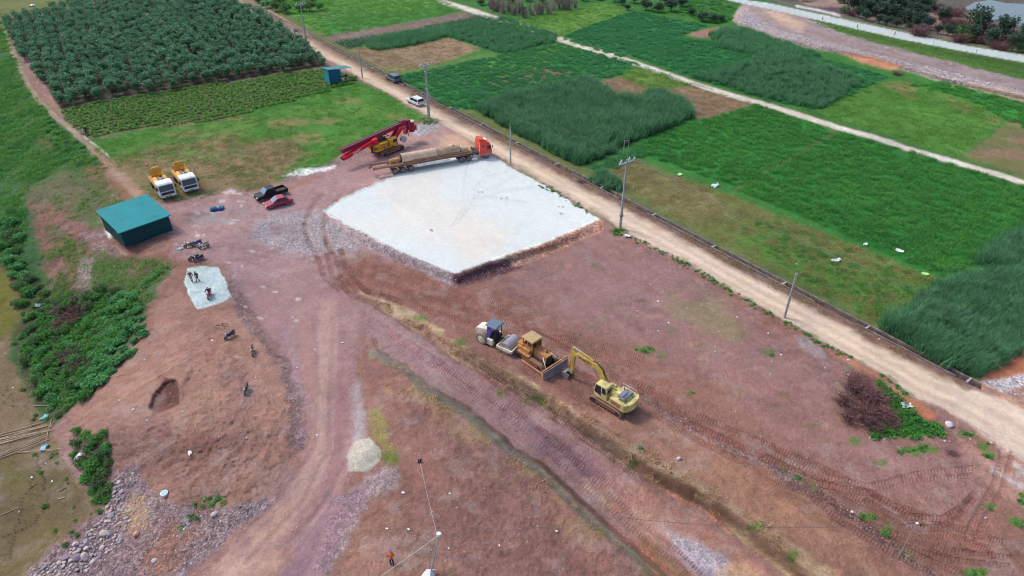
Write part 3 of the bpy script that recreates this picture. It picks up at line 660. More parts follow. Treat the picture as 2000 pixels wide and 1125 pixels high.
def noise_node(nt, vec, scale, detail=4, rough=.6):
    n = nt.nodes.new('ShaderNodeTexNoise'); n.inputs['Scale'].default_value = scale
    n.inputs['Detail'].default_value = detail; n.inputs['Roughness'].default_value = rough
    if vec is not None: nt.links.new(vec, n.inputs['Vector'])
    return n.outputs[0]

def scale_col(nt, col, fac):
    n = nt.nodes.new('ShaderNodeVectorMath'); n.operation = 'SCALE'
    nt.links.new(col, n.inputs[0])
    if isinstance(fac, (int, float)): n.inputs['Scale'].default_value = fac
    else: nt.links.new(fac, n.inputs['Scale'])
    return n.outputs[0]

def mix_col(nt, fac, a, b):
    n = nt.nodes.new('ShaderNodeMix'); n.data_type = 'RGBA'
    if isinstance(fac, (int, float)): n.inputs[0].default_value = fac
    else: nt.links.new(fac, n.inputs[0])
    for k, x in ((6, a), (7, b)):
        if isinstance(x, tuple): n.inputs[k].default_value = (*x, 1) if len(x) == 3 else x
        else: nt.links.new(x, n.inputs[k])
    return n.outputs[2]

def attr(nt, name):
    n = nt.nodes.new('ShaderNodeAttribute'); n.attribute_name = name
    return n

GM, nt, bs = new_mat('soil_and_grass')
pos = nt.nodes.new('ShaderNodeNewGeometry').outputs['Position']
base = attr(nt, 'albedo').outputs['Color']
aux = attr(nt, 'aux')
sep = nt.nodes.new('ShaderNodeSeparateColor'); nt.links.new(aux.outputs['Color'], sep.inputs[0])
stony, grassy, tm = sep.outputs[0], sep.outputs[1], sep.outputs[2]
tsv = attr(nt, 'track_s').outputs['Fac']
n1 = noise_node(nt, pos, 1.6, 6, .7)
n2 = noise_node(nt, pos, 5.0, 5, .75)
n3 = noise_node(nt, pos, 15.0, 3, .7)
f = math_node(nt, 'ADD', math_node(nt, 'MULTIPLY', math_node(nt, 'SUBTRACT', n1, .5), .85), math_node(nt, 'MULTIPLY', math_node(nt, 'SUBTRACT', n2, .5), 1.2))
f = math_node(nt, 'ADD', f, math_node(nt, 'MULTIPLY', math_node(nt, 'SUBTRACT', n3, .5), .7))
f = math_node(nt, 'MULTIPLY', f, math_node(nt, 'SUBTRACT', 1.0, math_node(nt, 'MULTIPLY', attr(nt, 'quiet').outputs['Fac'], .6)))
fac = math_node(nt, 'ADD', 1.0, f)
fac = math_node(nt, 'MAXIMUM', fac, .35)
c1 = scale_col(nt, base, fac)
# grass streaks
gst = math_node(nt, 'ADD', .62, math_node(nt, 'MULTIPLY', n2, .76))
c1 = mix_col(nt, grassy, c1, scale_col(nt, c1, gst))
# stones
vo = nt.nodes.new('ShaderNodeTexVoronoi'); vo.inputs['Scale'].default_value = 5.5; nt.links.new(pos, vo.inputs['Vector'])
vo2 = nt.nodes.new('ShaderNodeTexVoronoi'); vo2.inputs['Scale'].default_value = 2.6; nt.links.new(pos, vo2.inputs['Vector'])
sc = nt.nodes.new('ShaderNodeSeparateColor'); nt.links.new(vo.outputs['Color'], sc.inputs[0])
sc2 = nt.nodes.new('ShaderNodeSeparateColor'); nt.links.new(vo2.outputs['Color'], sc2.inputs[0])
sf = math_node(nt, 'ADD', .62, math_node(nt, 'MULTIPLY', sc.outputs[0], .8))
sf2 = math_node(nt, 'ADD', .75, math_node(nt, 'MULTIPLY', sc2.outputs[1], .5))
c2 = scale_col(nt, c1, math_node(nt, 'MULTIPLY', sf, sf2))
c3 = mix_col(nt, stony, c1, c2)
# scattered pebbles on bare soil
vp = nt.nodes.new('ShaderNodeTexVoronoi'); vp.inputs['Scale'].default_value = 1.3; nt.links.new(pos, vp.inputs['Vector'])
sp = nt.nodes.new('ShaderNodeSeparateColor'); nt.links.new(vp.outputs['Color'], sp.inputs[0])
peb = math_node(nt, 'MULTIPLY', math_node(nt, 'LESS_THAN', vp.outputs['Distance'], .11), math_node(nt, 'GREATER_THAN', sp.outputs[0], .62))
peb = math_node(nt, 'MULTIPLY', peb, math_node(nt, 'SUBTRACT', 1.0, grassy, True))
peb = math_node(nt, 'MULTIPLY', peb, math_node(nt, 'SUBTRACT', 1.0, attr(nt, 'quiet').outputs['Fac'], True))
c4 = mix_col(nt, math_node(nt, 'MULTIPLY', peb, .7), c3, (.48, .40, .38))
# crawler ribs: churned soil, with groove shade put into the colour between them
rib = math_node(nt, 'SINE', math_node(nt, 'MULTIPLY', tsv, 6.2832))
ribm = math_node(nt, 'MULTIPLY', rib, math_node(nt, 'MULTIPLY', tm, math_node(nt, 'ADD', .2, math_node(nt, 'MULTIPLY', n1, 1.2))))
c5 = scale_col(nt, c4, math_node(nt, 'ADD', 1.0, math_node(nt, 'MULTIPLY', ribm, .15)))
nt.links.new(c5, bs.inputs['Base Color'])
bs.inputs['Roughness'].default_value = .95
bs.inputs['Specular IOR Level'].default_value = .15
h = math_node(nt, 'ADD', math_node(nt, 'MULTIPLY', n1, .32), math_node(nt, 'MULTIPLY', n2, .13))
h = math_node(nt, 'MULTIPLY', h, math_node(nt, 'SUBTRACT', 1.0, math_node(nt, 'MULTIPLY', attr(nt, 'quiet').outputs['Fac'], .75)))
h = math_node(nt, 'ADD', h, math_node(nt, 'MULTIPLY', math_node(nt, 'MULTIPLY', stony, math_node(nt, 'SUBTRACT', 1.0, vo.outputs['Distance'])), .16))
h = math_node(nt, 'ADD', h, math_node(nt, 'MULTIPLY', ribm, .035))
h = math_node(nt, 'ADD', h, math_node(nt, 'MULTIPLY', peb, .08))
bmp = nt.nodes.new('ShaderNodeBump'); bmp.inputs['Strength'].default_value = .9; bmp.inputs['Distance'].default_value = 1.0
nt.links.new(h, bmp.inputs['Height']); nt.links.new(bmp.outputs[0], bs.inputs['Normal'])

GMAT = GM
AUX = np.stack([STONY, GRASSY, TM, np.ones_like(TM)], -1).reshape(-1, 4)
ALBF = np.concatenate([ALB.reshape(-1, 3), np.ones((NV * NU, 1))], 1)
for zi, zname in enumerate(ZN):
    q = Q[zone == zi]
    if not len(q): continue
    used, inv = np.unique(q, return_inverse=True)
    q2 = inv.reshape(q.shape)
    me = bpy.data.meshes.new(zname)
    me.vertices.add(len(used)); me.vertices.foreach_set('co', VERT[used].ravel())
    me.loops.add(q2.size); me.loops.foreach_set('vertex_index', q2.ravel().astype(np.int32))
    me.polygons.add(len(q2)); me.polygons.foreach_set('loop_start', np.arange(0, q2.size, 4, dtype=np.int32))
    me.polygons.foreach_set('use_smooth', np.ones(len(q2), bool))
    me.update(calc_edges=True)
    for nm, arr in (('albedo', ALBF), ('aux', AUX)):
        a = me.attributes.new(nm, 'FLOAT_COLOR', 'POINT'); a.data.foreach_set('color', np.clip(arr[used], 0, 1).astype(np.float32).ravel())
    for nm, arr in (('track_s', TS), ('quiet', quiet)):
        a = me.attributes.new(nm, 'FLOAT', 'POINT'); a.data.foreach_set('value', arr.reshape(-1)[used].astype(np.float32))
    me.materials.append(GMAT)
    o = bpy.data.objects.new(zname, me); COL.objects.link(o)
    o['kind'] = 'structure'
# ------------------------------------------------------------------ naming helpers
def tag(o, label=None, cat=None, group=None, kind=None):
    if label: o['label'] = label
    if cat: o['category'] = cat
    if group: o['group'] = group
    if kind: o['kind'] = kind
    return o

def empty(name, loc, rz=0.0, scale=1.0, rot=None):
    o = bpy.data.objects.new(name, None); COL.objects.link(o)
    o.location = loc; o.rotation_euler = rot if rot else (0, 0, rz); o.scale = (scale,) * 3
    o.empty_display_size = .3
    return o

def kids(o):
    return [c for c in bpy.data.objects if c.parent == o]

def copy_tree(o, loc=None, rz=None, parent=None, cache={}):
    c = o.copy(); COL.objects.link(c)
    if parent is not None: c.parent = parent
    if loc is not None: c.location = loc
    if rz is not None: c.rotation_euler = (0, 0, rz)
    for ch in o.children: copy_tree(ch, parent=c)
    return c

# ------------------------------------------------------------------ plant materials
LEAFG = (2.05, 1.70, 1.85)
def leaf_mat(name, c0, c1, c2=None, rough=.6, vary=.35, scale=.12):
    m, nt, bs = new_mat(name)
    oi = nt.nodes.new('ShaderNodeObjectInfo')
    pos = nt.nodes.new('ShaderNodeNewGeometry').outputs['Position']
    n = noise_node(nt, pos, scale, 3)
    n2 = noise_node(nt, pos, 2.3, 3)
    t = math_node(nt, 'ADD', math_node(nt, 'MULTIPLY', oi.outputs['Random'], .5), math_node(nt, 'MULTIPLY', math_node(nt, 'SUBTRACT', n, .25), 1.0), True)
    c = mix_col(nt, t, tuple(alb(c0)), tuple(alb(c1)))
    if c2 is not None:
        s = math_node(nt, 'MULTIPLY', math_node(nt, 'SUBTRACT', n2, .5), 3.0, True)
        c = mix_col(nt, s, c, tuple(alb(c2)))
    f = math_node(nt, 'ADD', 1 - vary / 2, math_node(nt, 'MULTIPLY', attr(nt, 'tone').outputs['Fac'], vary))
    c = scale_col(nt, c, f)
    nt.links.new(c, bs.inputs['Base Color'])
    bs.inputs['Roughness'].default_value = rough
    bs.inputs['Specular IOR Level'].default_value = .25
    lift = nt.nodes.new('ShaderNodeVectorMath'); lift.operation = 'MULTIPLY'
    lift.inputs[1].default_value = LEAFG; nt.links.new(c, lift.inputs[0])
    nt.links.new(lift.outputs[0], bs.inputs['Base Color'])
    tr = nt.nodes.new('ShaderNodeBsdfTranslucent'); nt.links.new(lift.outputs[0], tr.inputs['Color'])
    mx = nt.nodes.new('ShaderNodeMixShader'); mx.inputs[0].default_value = .35
    nt.links.new(bs.outputs[0], mx.inputs[1]); nt.links.new(tr.outputs[0], mx.inputs[2])
    nt.links.new(mx.outputs[0], nt.nodes['Material Output'].inputs['Surface'])
    return m

M_CANE = leaf_mat('cane_leaf', (54, 106, 70), (80, 138, 90), (122, 168, 120), vary=1.0)
M_REED = leaf_mat('reed_leaf', (58, 116, 70), (84, 142, 92), (104, 158, 112), vary=.7)
M_LEAF = leaf_mat('crop_leaf', (40, 106, 50), (78, 148, 60), (100, 160, 72), vary=.7)
M_LEAFB = leaf_mat('crop_leaf_bluish', (44, 114, 64), (68, 140, 82), (86, 150, 90), vary=.7)
M_GRASS = leaf_mat('meadow_grass', (66, 128, 50), (98, 148, 62), (116, 150, 72), vary=.6)
M_DRY = leaf_mat('stubble_straw', (112, 112, 62), (148, 132, 92), (96, 124, 58), vary=.6)
M_STRAW = leaf_mat('pale_straw', (142, 124, 92), (166, 146, 112), (120, 112, 74), vary=.8)
M_ORCH = leaf_mat('orchard_leaf', (46, 96, 68), (80, 132, 90), (108, 160, 108), vary=.9, scale=.08)
M_BUSH = leaf_mat('bush_leaf', (48, 104, 50), (76, 142, 56), (104, 160, 66), vary=.9)
M_BUSH2 = leaf_mat('olive_bush_leaf', (50, 88, 54), (78, 118, 62), (104, 134, 76), vary=.9)
M_VINE = leaf_mat('vine_leaf', (56, 122, 64), (84, 150, 84), (104, 168, 100), vary=.9)
M_DARKT = leaf_mat('dark_tree_leaf', (42, 66, 58), (60, 90, 66), (76, 104, 76), vary=.9)
M_TWIG = leaf_mat('dead_twig', (84, 66, 66), (122, 98, 92), (150, 124, 110), vary=.9)
M_BARE = leaf_mat('bare_branch', (112, 100, 104), (150, 138, 136), (100, 90, 84), vary=.5)
PG = 1.18
def plain(name, c, rough=.7, metal=0.0, vary=.16, nscale=1.5, spec=.3, dirt=None, dirt_amt=.5, dscale=1.2):
    m, nt, bs = new_mat(name)
    tc = nt.nodes.new('ShaderNodeTexCoord').outputs['Object']
    n = noise_node(nt, tc, nscale, 4)
    f = math_node(nt, 'ADD', 1 - vary, math_node(nt, 'MULTIPLY', n, vary * 2))
    rgb = nt.nodes.new('ShaderNodeRGB'); rgb.outputs[0].default_value = (*np.minimum(alb(c) * PG, .86), 1)
    col = scale_col(nt, rgb.outputs[0], f)
    if dirt is not None:
        nd = noise_node(nt, tc, dscale, 5, .7)
        d = math_node(nt, 'MULTIPLY', math_node(nt, 'SUBTRACT', nd, .5 - dirt_amt * .25), 4.0, True)
        d = math_node(nt, 'MULTIPLY', d, .85)
        col = mix_col(nt, d, col, tuple(alb(dirt) * PG))
    nt.links.new(col, bs.inputs['Base Color'])
    bs.inputs['Roughness'].default_value = rough; bs.inputs['Metallic'].default_value = metal
    bs.inputs['Specular IOR Level'].default_value = spec
    return m
M_BARK = plain('bark', (92, 78, 66), .9)

# ------------------------------------------------------------------ mesh from arrays
def arr_mesh(name, V3, F, mats, midx=None, tone=None, smooth_=False):
    me = bpy.data.meshes.new(name)
    V3 = np.asarray(V3, np.float32)
    me.from_pydata(V3.tolist(), [], F)
    for m in mats: me.materials.append(m)
    if midx is not None: me.polygons.foreach_set('material_index', np.asarray(midx, np.int32))
    if tone is not None:
        a = me.attributes.new('tone', 'FLOAT', 'POINT'); a.data.foreach_set('value', np.asarray(tone, np.float32))
    if smooth_: me.polygons.foreach_set('use_smooth', np.ones(len(me.polygons), bool))
    me.update()
    return me

def blades(n, radius, hmin, hmax, w, bend, rng, segs=3, spread=.25):
    """arching grass blades"""
    V3, F, T = [], [], []
    for _ in range(n):
        r = radius * math.sqrt(rng.random()); a = rng.random() * 6.283
        x, y = r * math.cos(a), r * math.sin(a)
        h = hmin + (hmax - hmin) * rng.random()
        d = rng.random() * 6.283; b = bend * (.4 + rng.random()) * h
        lx, ly = spread * h * (rng.random() - .5), spread * h * (rng.random() - .5)
        tw = d + math.pi / 2 + rng.normal() * .3
        cx, cy = math.cos(tw) * w / 2, math.sin(tw) * w / 2
        i0 = len(V3); tn = rng.random()
        for s in range(segs + 1):
            t = s / segs
            px = x + lx * t + math.cos(d) * b * t * t; py = y + ly * t + math.sin(d) * b * t * t
            pz = h * (t - .28 * bend * t * t * t)
            k = (1 - t * .85) if t > .4 else .9
            V3 += [(px - cx * k, py - cy * k, pz), (px + cx * k, py + cy * k, pz)]
            T += [tn] * 2
        for s in range(segs):
            a0 = i0 + 2 * s
            F.append((a0, a0 + 1, a0 + 3, a0 + 2))
    return V3, F, T

def leaves(centres, size, rng, flat=.5, aspect=1.7):
    V3, F, T = [], [], []
    for (x, y, z, tn) in centres:
        s = size * (.6 + .8 * rng.random())
        n = Vector((rng.normal() * flat, rng.normal() * flat, 1)).normalized()
        a = rng.random() * 6.283
        t1 = n.cross(Vector((math.cos(a), math.sin(a), .1))).normalized(); t2 = n.cross(t1)
        c = Vector((x, y, z)); i = len(V3)
        V3 += [c - t1 * s * .5, c + t2 * s * .5 / aspect + n * s * .06, c + t1 * s * .5 - n * s * .12, c - t2 * s * .5 / aspect + n * s * .06]
        T += [tn] * 4
        F.append((i, i + 1, i + 2, i + 3))
    return V3, F, T

def crown_pts(n, lobes, rng, shell=.55):
    P = []
    w = np.array([l[3] * l[4] * l[5] for l in lobes]); w = w / w.sum()
    for _ in range(n):
        l = lobes[rng.choice(len(lobes), p=w)]
        v = rng.normal(size=3); v /= np.linalg.norm(v)
        r = shell + (1 - shell) * rng.random() ** .7
        if rng.random() < .25: r *= .6
        v *= r
        P.append((l[0] + v[0] * l[3], l[1] + v[1] * l[4], max(l[2] + v[2] * l[5], .05), rng.random()))
    return P

def tube(P, rad, sides=5):
    V3, F = [], []
    for k, (p, r) in enumerate(zip(P, rad)):
        p = Vector(p)
        d = (Vector(P[min(k + 1, len(P) - 1)]) - Vector(P[max(k - 1, 0)])).normalized()
        a = d.orthogonal().normalized(); b = d.cross(a)
        for s in range(sides):
            t = 6.2832 * s / sides
            V3.append(p + (a * math.cos(t) + b * math.sin(t)) * r)
    for k in range(len(P) - 1):
        for s in range(sides):
            a0 = k * sides + s; a1 = k * sides + (s + 1) % sides
            F.append((a0, a1, a1 + sides, a0 + sides))
    F.append(tuple(range(sides - 1, -1, -1))); F.append(tuple(range((len(P) - 1) * sides, len(P) * sides)))
    return V3, F

def join(parts):
    V3, F, MI, T = [], [], [], []
    for v, f, mi, t in parts:
        o = len(V3); V3 += list(v); F += [tuple(i + o for i in q) for q in f]; MI += [mi] * len(f)
        T += list(t) if t is not None else [.5] * len(v)
    return V3, F, MI, T

# ------------------------------------------------------------------ clump library (not placed in the scene themselves)
def lib(name, meshes):
    c = bpy.data.collections.new(name)
    for i, me in enumerate(meshes):
        o = bpy.data.objects.new('%s_clump' % name, me); c.objects.link(o)
    return c
rg = np.random.default_rng(5)
def blade_lib(name, mat, k, **kw):
    out = []
    for i in range(k):
        v, f, t = blades(rng=rg, **kw); out.append(arr_mesh(name, v, f, [mat], tone=t))
    return lib(name, out)
L_CANE = blade_lib('cane', M_CANE, 4, n=84, radius=.8, hmin=1.3, hmax=2.4, w=.062, bend=.45, segs=3)
L_REED = blade_lib('reed', M_REED, 4, n=72, radius=.8, hmin=.9, hmax=1.7, w=.06, bend=.4, segs=3)
L_CROP = blade_lib('crop', M_LEAF, 4, n=66, radius=.75, hmin=.25, hmax=.62, w=.07, bend=.7, segs=2)
L_CROPB = blade_lib('cropb', M_LEAFB, 4, n=66, radius=.75, hmin=.35, hmax=.8, w=.07, bend=.6, segs=2)
L_GRASS = blade_lib('grass', M_GRASS, 4, n=40, radius=.7, hmin=.08, hmax=.26, w=.06, bend=.8, segs=2)
L_STRAW = blade_lib('palestraw', M_STRAW, 4, n=40, radius=.5, hmin=.12, hmax=.42, w=.06, bend=1.0, segs=2)
L_DRY = blade_lib('straw', M_DRY, 4, n=34, radius=.65, hmin=.08, hmax=.28, w=.05, bend=.9, segs=2)
def weed_lib(name, mat, k, n, lobes, size):
    out = []
    for i in range(k):
        lb = [(l[0] + rg.normal() * .1, l[1] + rg.normal() * .1, l[2], l[3], l[4], l[5]) for l in lobes]
        v, f, t = leaves(crown_pts(n, lb, rg), size, rg); out.append(arr_mesh(name, v, f, [mat], tone=t))
    return lib(name, out)
L_WEED = weed_lib('weed', M_BUSH, 4, 60, [(0, 0, .15, .5, .5, .25), (.3, .2, .2, .3, .3, .25)], .22)
L_ROW = weed_lib('rowplant', M_GRASS, 3, 26, [(0, 0, .15, .22, .22, .15)], .18)
L_DROW = weed_lib('darkrow', M_ORCH, 3, 40, [(0, 0, .5, .4, .4, .5)], .28)

def scatter(name, libc, P, scl, label, cat, seed=0, tilt=0.08, extra=None):
    """one object: an instance of a random clump on every point"""
    n = len(P); rs = np.random.default_rng(seed + 100)
    me = bpy.data.meshes.new(name)
    me.vertices.add(n); me.vertices.foreach_set('co', np.asarray(P, np.float32).ravel())
    rot = np.stack([rs.normal(size=n) * tilt, rs.normal(size=n) * tilt, rs.random(n) * 6.283], -1).astype(np.float32)
    a = me.attributes.new('rot', 'FLOAT_VECTOR', 'POINT'); a.data.foreach_set('vector', rot.ravel())
    s = scl if hasattr(scl, '__len__') and len(scl) == n else rs.uniform(scl[0], scl[1], n)
    a = me.attributes.new('scl', 'FLOAT', 'POINT'); a.data.foreach_set('value', np.asarray(s, np.float32))
    a = me.attributes.new('pick', 'INT', 'POINT'); a.data.foreach_set('value', rs.integers(0, len(libc.objects), n).astype(np.int32))
    o = bpy.data.objects.new(name, me); COL.objects.link(o)
    key = 'scatter_' + libc.name
    ng = bpy.data.node_groups.get(key)
    if ng is None:
        ng = bpy.data.node_groups.new(key, 'GeometryNodeTree')
        ng.interface.new_socket('Geometry', in_out='INPUT', socket_type='NodeSocketGeometry')
        ng.interface.new_socket('Geometry', in_out='OUTPUT', socket_type='NodeSocketGeometry')
        gi = ng.nodes.new('NodeGroupInput'); go = ng.nodes.new('NodeGroupOutput')
        ci = ng.nodes.new('GeometryNodeCollectionInfo'); ci.inputs['Collection'].default_value = libc
        ci.inputs['Separate Children'].default_value = True; ci.inputs['Reset Children'].default_value = True
        ip = ng.nodes.new('GeometryNodeInstanceOnPoints')
        ip.inputs['Pick Instance'].default_value = True
        def na(nm, dt):
            q = ng.nodes.new('GeometryNodeInputNamedAttribute'); q.data_type = dt; q.inputs['Name'].default_value = nm; return q.outputs['Attribute']
        ng.links.new(gi.outputs[0], ip.inputs['Points']); ng.links.new(ci.outputs[0], ip.inputs['Instance'])
        ng.links.new(na('pick', 'INT'), ip.inputs['Instance Index'])
        er = ng.nodes.new('FunctionNodeEulerToRotation'); ng.links.new(na('rot', 'FLOAT_VECTOR'), er.inputs[0])
        ng.links.new(er.outputs[0], ip.inputs['Rotation']); ng.links.new(na('scl', 'FLOAT'), ip.inputs['Scale'])
        ng.links.new(ip.outputs[0], go.inputs[0])
    m = o.modifiers.new('scatter', 'NODES'); m.node_group = ng
    return tag(o, label, cat, kind='stuff')

def fill(P, dens, seed=1, edge=0, thin=None, umax=2200, z=True):
    """random world points inside the photo polygon P"""
    rs = np.random.default_rng(seed)
    xs, ys = zip(*[hit(*p) for p in P])
    x0, x1, y0, y1 = min(xs), max(xs), min(ys), max(ys)
    n = int((x1 - x0) * (y1 - y0) * dens)
    x = rs.uniform(x0, x1, n); y = rs.uniform(y0, y1, n)
    zz = gz(x, y) if z else np.zeros(n)
    u, v = proj(x, y, zz)
    m = inside(P, u, v) & (u < umax) & (u > -250)
    if edge: m &= sdf(P, u, v) > edge
    if thin is not None:
        m &= fbm(x, y, thin[0], 3, 200 + seed) > thin[1]
    return np.stack([x[m], y[m], zz[m]], -1)

CROPS = [
 ('reed_strip', L_REED, 1.6, (.8, 1.1), 'narrow hedge of tall reed grass ending beside the dirt road', 'reeds'),
 ('reed_plot', L_REED, 1.3, (.6, .9), 'plot of waist-high bluish reed grass reaching the pale far path', 'reeds'),
 ('cane_big', L_CANE, 1.7, (.8, 1.2), 'large block of tall dark fodder cane beside the dirt road', 'fodder cane'),
 ('cane_corner', L_CANE, 1.9, (.8, 1.15), 'tall dark fodder cane at the right end of the drainage channel', 'fodder cane'),
 ('cane_edge', L_CANE, 1.7, (.8, 1.1), 'dark fodder cane block cut by the right edge, behind the corner block', 'fodder cane'),
 ('cane_bush', L_CANE, 1.6, (.6, .95), 'small tongue of fodder cane leaning over the channel before the tall power pole', 'fodder cane'),
 ('reed_far', L_REED, 1.2, (.8, 1.2), 'clump field of tall reed grass below the gravel causeway', 'reeds'),
 ('cane_far', L_CANE, 1.1, (.55, .85), 'darker block of cane beyond the pale field path', 'fodder cane'),
 ('meadow_mid', L_CROPB, 1.3, (.6, 1.0), 'green crop field behind the large cane block', 'crop'),
 ('leaf_centre', L_CROP, 1.5, (.7, 1.05), 'bright green leafy crop plot between cane block and field path', 'crop'),
 ('leaf_east', L_CROP, 1.3, (.7, 1.1), 'widest bright green crop field at the right, below the pale path', 'crop'),
 ('leaf_far', L_CROPB, 1.0, (.7, 1.1), 'bluish green crop field just beyond the pale path, farthest of the two', 'crop'),
 ('leaf_mid', L_CROPB, 1.0, (.7, 1.1), 'green crop field beyond the pale path, in front of the bare red patch', 'crop'),
 ('leaf_edge', L_CROP, .9, (.8, 1.2), 'strip of bright tall grass along the foot of the causeway', 'crop'),
 ('bank_grass', L_GRASS, .9, (1.0, 2.0), 'light green grass field at the top beside the dirt road', 'grass'),
 ('stubble_road', L_DRY, 1.2, (.8, 1.6), 'half-cut stubble field along the concrete channel', 'stubble'),
 ('stubble_c', L_DRY, .8, (.8, 1.4), 'brown stubble field touching the pale path', 'stubble'),
 ('stubble_a', L_DRY, .7, (.8, 1.4), 'brown stubble plot in front of the reed hedge', 'stubble'),
 ('yellow_mid', L_GRASS, 1.0, (1, 2), 'yellowish green patch next to the brown stubble', 'grass'),
 ('yellow_far', L_GRASS, .6, (1, 2), 'yellowish green field in front of the bare trees', 'grass'),
 ('lawn_east', L_GRASS, .8, (1, 1.8), 'mown green field between pale path and causeway', 'grass'),
]
for i, (k, lb, dens, sc_, label, cat) in enumerate(CROPS):
    P = fill(FIELD[k], dens, seed=i, z=False, edge=2.2 if k in ('leaf_centre', 'leaf_east') else 0, thin=((.25, -.55) if lb in (L_DRY,) else ((.3, -.5) if lb is L_CROP and k == 'leaf_east' else None)))
    rs = np.random.default_rng(i)
    nz = fbm(P[:, 0], P[:, 1], .12, 3, 60 + i)
    s = rs.uniform(sc_[0], sc_[1], len(P)) * (1 + .22 * nz)
    scatter('fodder_cane' if cat == 'fodder cane' else 'reed_bed' if cat == 'reeds' else 'crop_plants' if cat == 'crop' else 'stubble' if cat == 'stubble' else 'grass_cover', lb, P, s, label, cat, seed=i)
P = fill([(1430, 440), (1500, 430), (1650, 480), (1850, 552), (1722, 636), (1600, 570)], 1.0, seed=61, z=False, thin=(.3, -.2))
scatter('crop_plants', L_CROP, P, (.4, .8), 'regrowing green tufts in the stubble near the corner cane', 'crop', 61)
P = fill([(1150, 330), (1165, 322), (1240, 292), (1260, 302), (1200, 330), (1165, 345)], 1.6, seed=62, z=False)
scatter('crop_plants', L_CROPB, P, (.7, 1.1), 'green strip at the foot of the large cane block', 'crop', 62)
# meadow by the drilling rig, bank slopes, verges, weeds
P = fill(MEAD, .9, seed=31, thin=(.12, -.25)); scatter('grass_cover', L_GRASS, P, (.7, 1.5), 'short green meadow grass behind the two yellow pump trucks', 'grass', 31)
P = fill([(215, 310), (420, 268), (560, 258), (600, 310), (520, 366), (400, 385), (290, 400), (240, 345)], .8, seed=32, thin=(.2, -.1)); scatter('grass_cover', L_DRY, P, (.8, 1.6), 'dried trampled grass around the two pump trucks', 'grass', 32)
P = fill([(-250, 10), (-10, 10), (50, 172), (100, 232), (160, 285), (205, 330), (180, 330), (120, 330), (60, 360), (40, 520), (-250, 520)], 1.5, seed=33, thin=(.15, -.12)); scatter('grass_cover', L_CROP, P, (.5, 1.2), 'rank green growth on the bank left of the footpath', 'grass', 33)
P = fill([(-250, 10), (-10, 10), (50, 172), (100, 232), (160, 285), (205, 330), (120, 330), (60, 360), (40, 520), (-250, 520)], 1.1, seed=133, thin=(.3, -.35)); scatter('grass_cover', L_GRASS, P, (1.2, 2.4), 'lighter grass on the bank left of the footpath', 'grass', 133)
P = fill([(60, 330), (200, 330), (250, 390), (180, 430), (90, 420)], 1.0, seed=34, thin=(.3, -.2)); scatter('grass_cover', L_GRASS, P, (.8, 1.7), 'thin grass on the terrace left of the large green shed', 'grass', 34)
P = fill([(90, 420), (150, 470), (240, 500), (340, 510), (270, 620), (90, 600)], 1.2, seed=35, thin=(.35, -.05)); scatter('grass_cover', L_GRASS, P, (1, 2.2), 'grass patches on the slope below the large green shed', 'grass', 35)
P = fill([(1560, 34), (1620, 46), (1750, 76), (1880, 102), (2010, 126), (2010, 158), (1800, 106), (1640, 64)], .8, seed=36); scatter('grass_cover', L_GRASS, P, (1, 2), 'grass strip between the causeway and the concrete road', 'grass', 36)
P = fill([(1330, -20), (1440, 6), (1430, 38), (1400, 48), (1330, 30)], .5, seed=37); scatter('grass_cover', L_CROP, P, (.8, 1.4), 'green growth left of the causeway head', 'grass', 37)
P = fill([(705, 572), (925, 688), (1110, 794), (1305, 904), (1640, 1125), (1510, 1100), (1350, 980), (1175, 876), (1000, 764), (850, 668)], 2.2, seed=38, thin=(.5, -.1)); scatter('dry_grass', L_STRAW, P, (.7, 1.5), 'straw-coloured grass on the bank of the cutting', 'grass', 38)
P = fill([(728, 692), (800, 730), (930, 826), (1190, 1050), (1290, 1125), (1150, 1060), (900, 860), (760, 760)], 1.6, seed=39, thin=(.5, .05)); scatter('dry_grass', L_STRAW, P, (.5, 1.2), 'dry tufts along the mossy rim of the cutting', 'grass', 39)
P = fill(WEED, 3.2, seed=40); scatter('weed_cover', L_WEED, P, (.5, 1.1), 'lush green weeds beside the pile of dead branches', 'weeds', 40)
for i, (cs, lab) in enumerate((([(1045, 787, 22, 8), (1068, 800, 10, 5)], 'bright green weeds on the bank below the bulldozer'),
        ([(1252, 876, 8, 6), (1185, 882, 10, 4), (1238, 914, 8, 6)], 'weed tufts on the bank below the excavator'),
        ([(1780, 880, 28, 6), (1812, 878, 12, 6), (1925, 868, 8, 8), (1932, 890, 10, 7), (1890, 850, 22, 5)], 'weed patches at the corner where site meets road'),
        ([(1990, 1020, 12, 12), (1996, 975, 8, 14), (1930, 990, 12, 5), (1900, 1120, 20, 8)], 'weeds at the lower right edge'),
        ([(1560, 935, 9, 5), (1590, 948, 9, 5), (1505, 898, 8, 3), (1690, 1010, 14, 8), (1730, 1040, 7, 18), (1768, 1085, 9, 9)], 'weed tufts along the pebble ridge'),
        ([(840, 240, 14, 4), (1210, 455, 14, 7)], 'weeds at the foot of the two tall power poles'),
        ([(1262, 682, 20, 5), (1345, 765, 6, 4), (1500, 690, 10, 5)], 'small weeds on the bare slope before the road'),
        ([(245, 940, 6, 12), (505, 650, 3, 3)], 'weeds growing in the riprap below the soil hill'),
        ([(388, 995, 14, 7), (405, 985, 18, 8), (430, 975, 8, 6), (375, 1030, 12, 6)], 'weed clump between soil hill and haul ramp'))):
    PP = [fill([(a + c * math.cos(t), b + d * math.sin(t)) for t in np.linspace(0, 6.28, 12, endpoint=False)], 3.5, seed=50 + i * 7 + j) for j, (a, b, c, d) in enumerate(cs)]
    scatter('weed_cover', L_WEED, np.concatenate(PP), (.3, .8), lab, 'weeds', 50 + i)
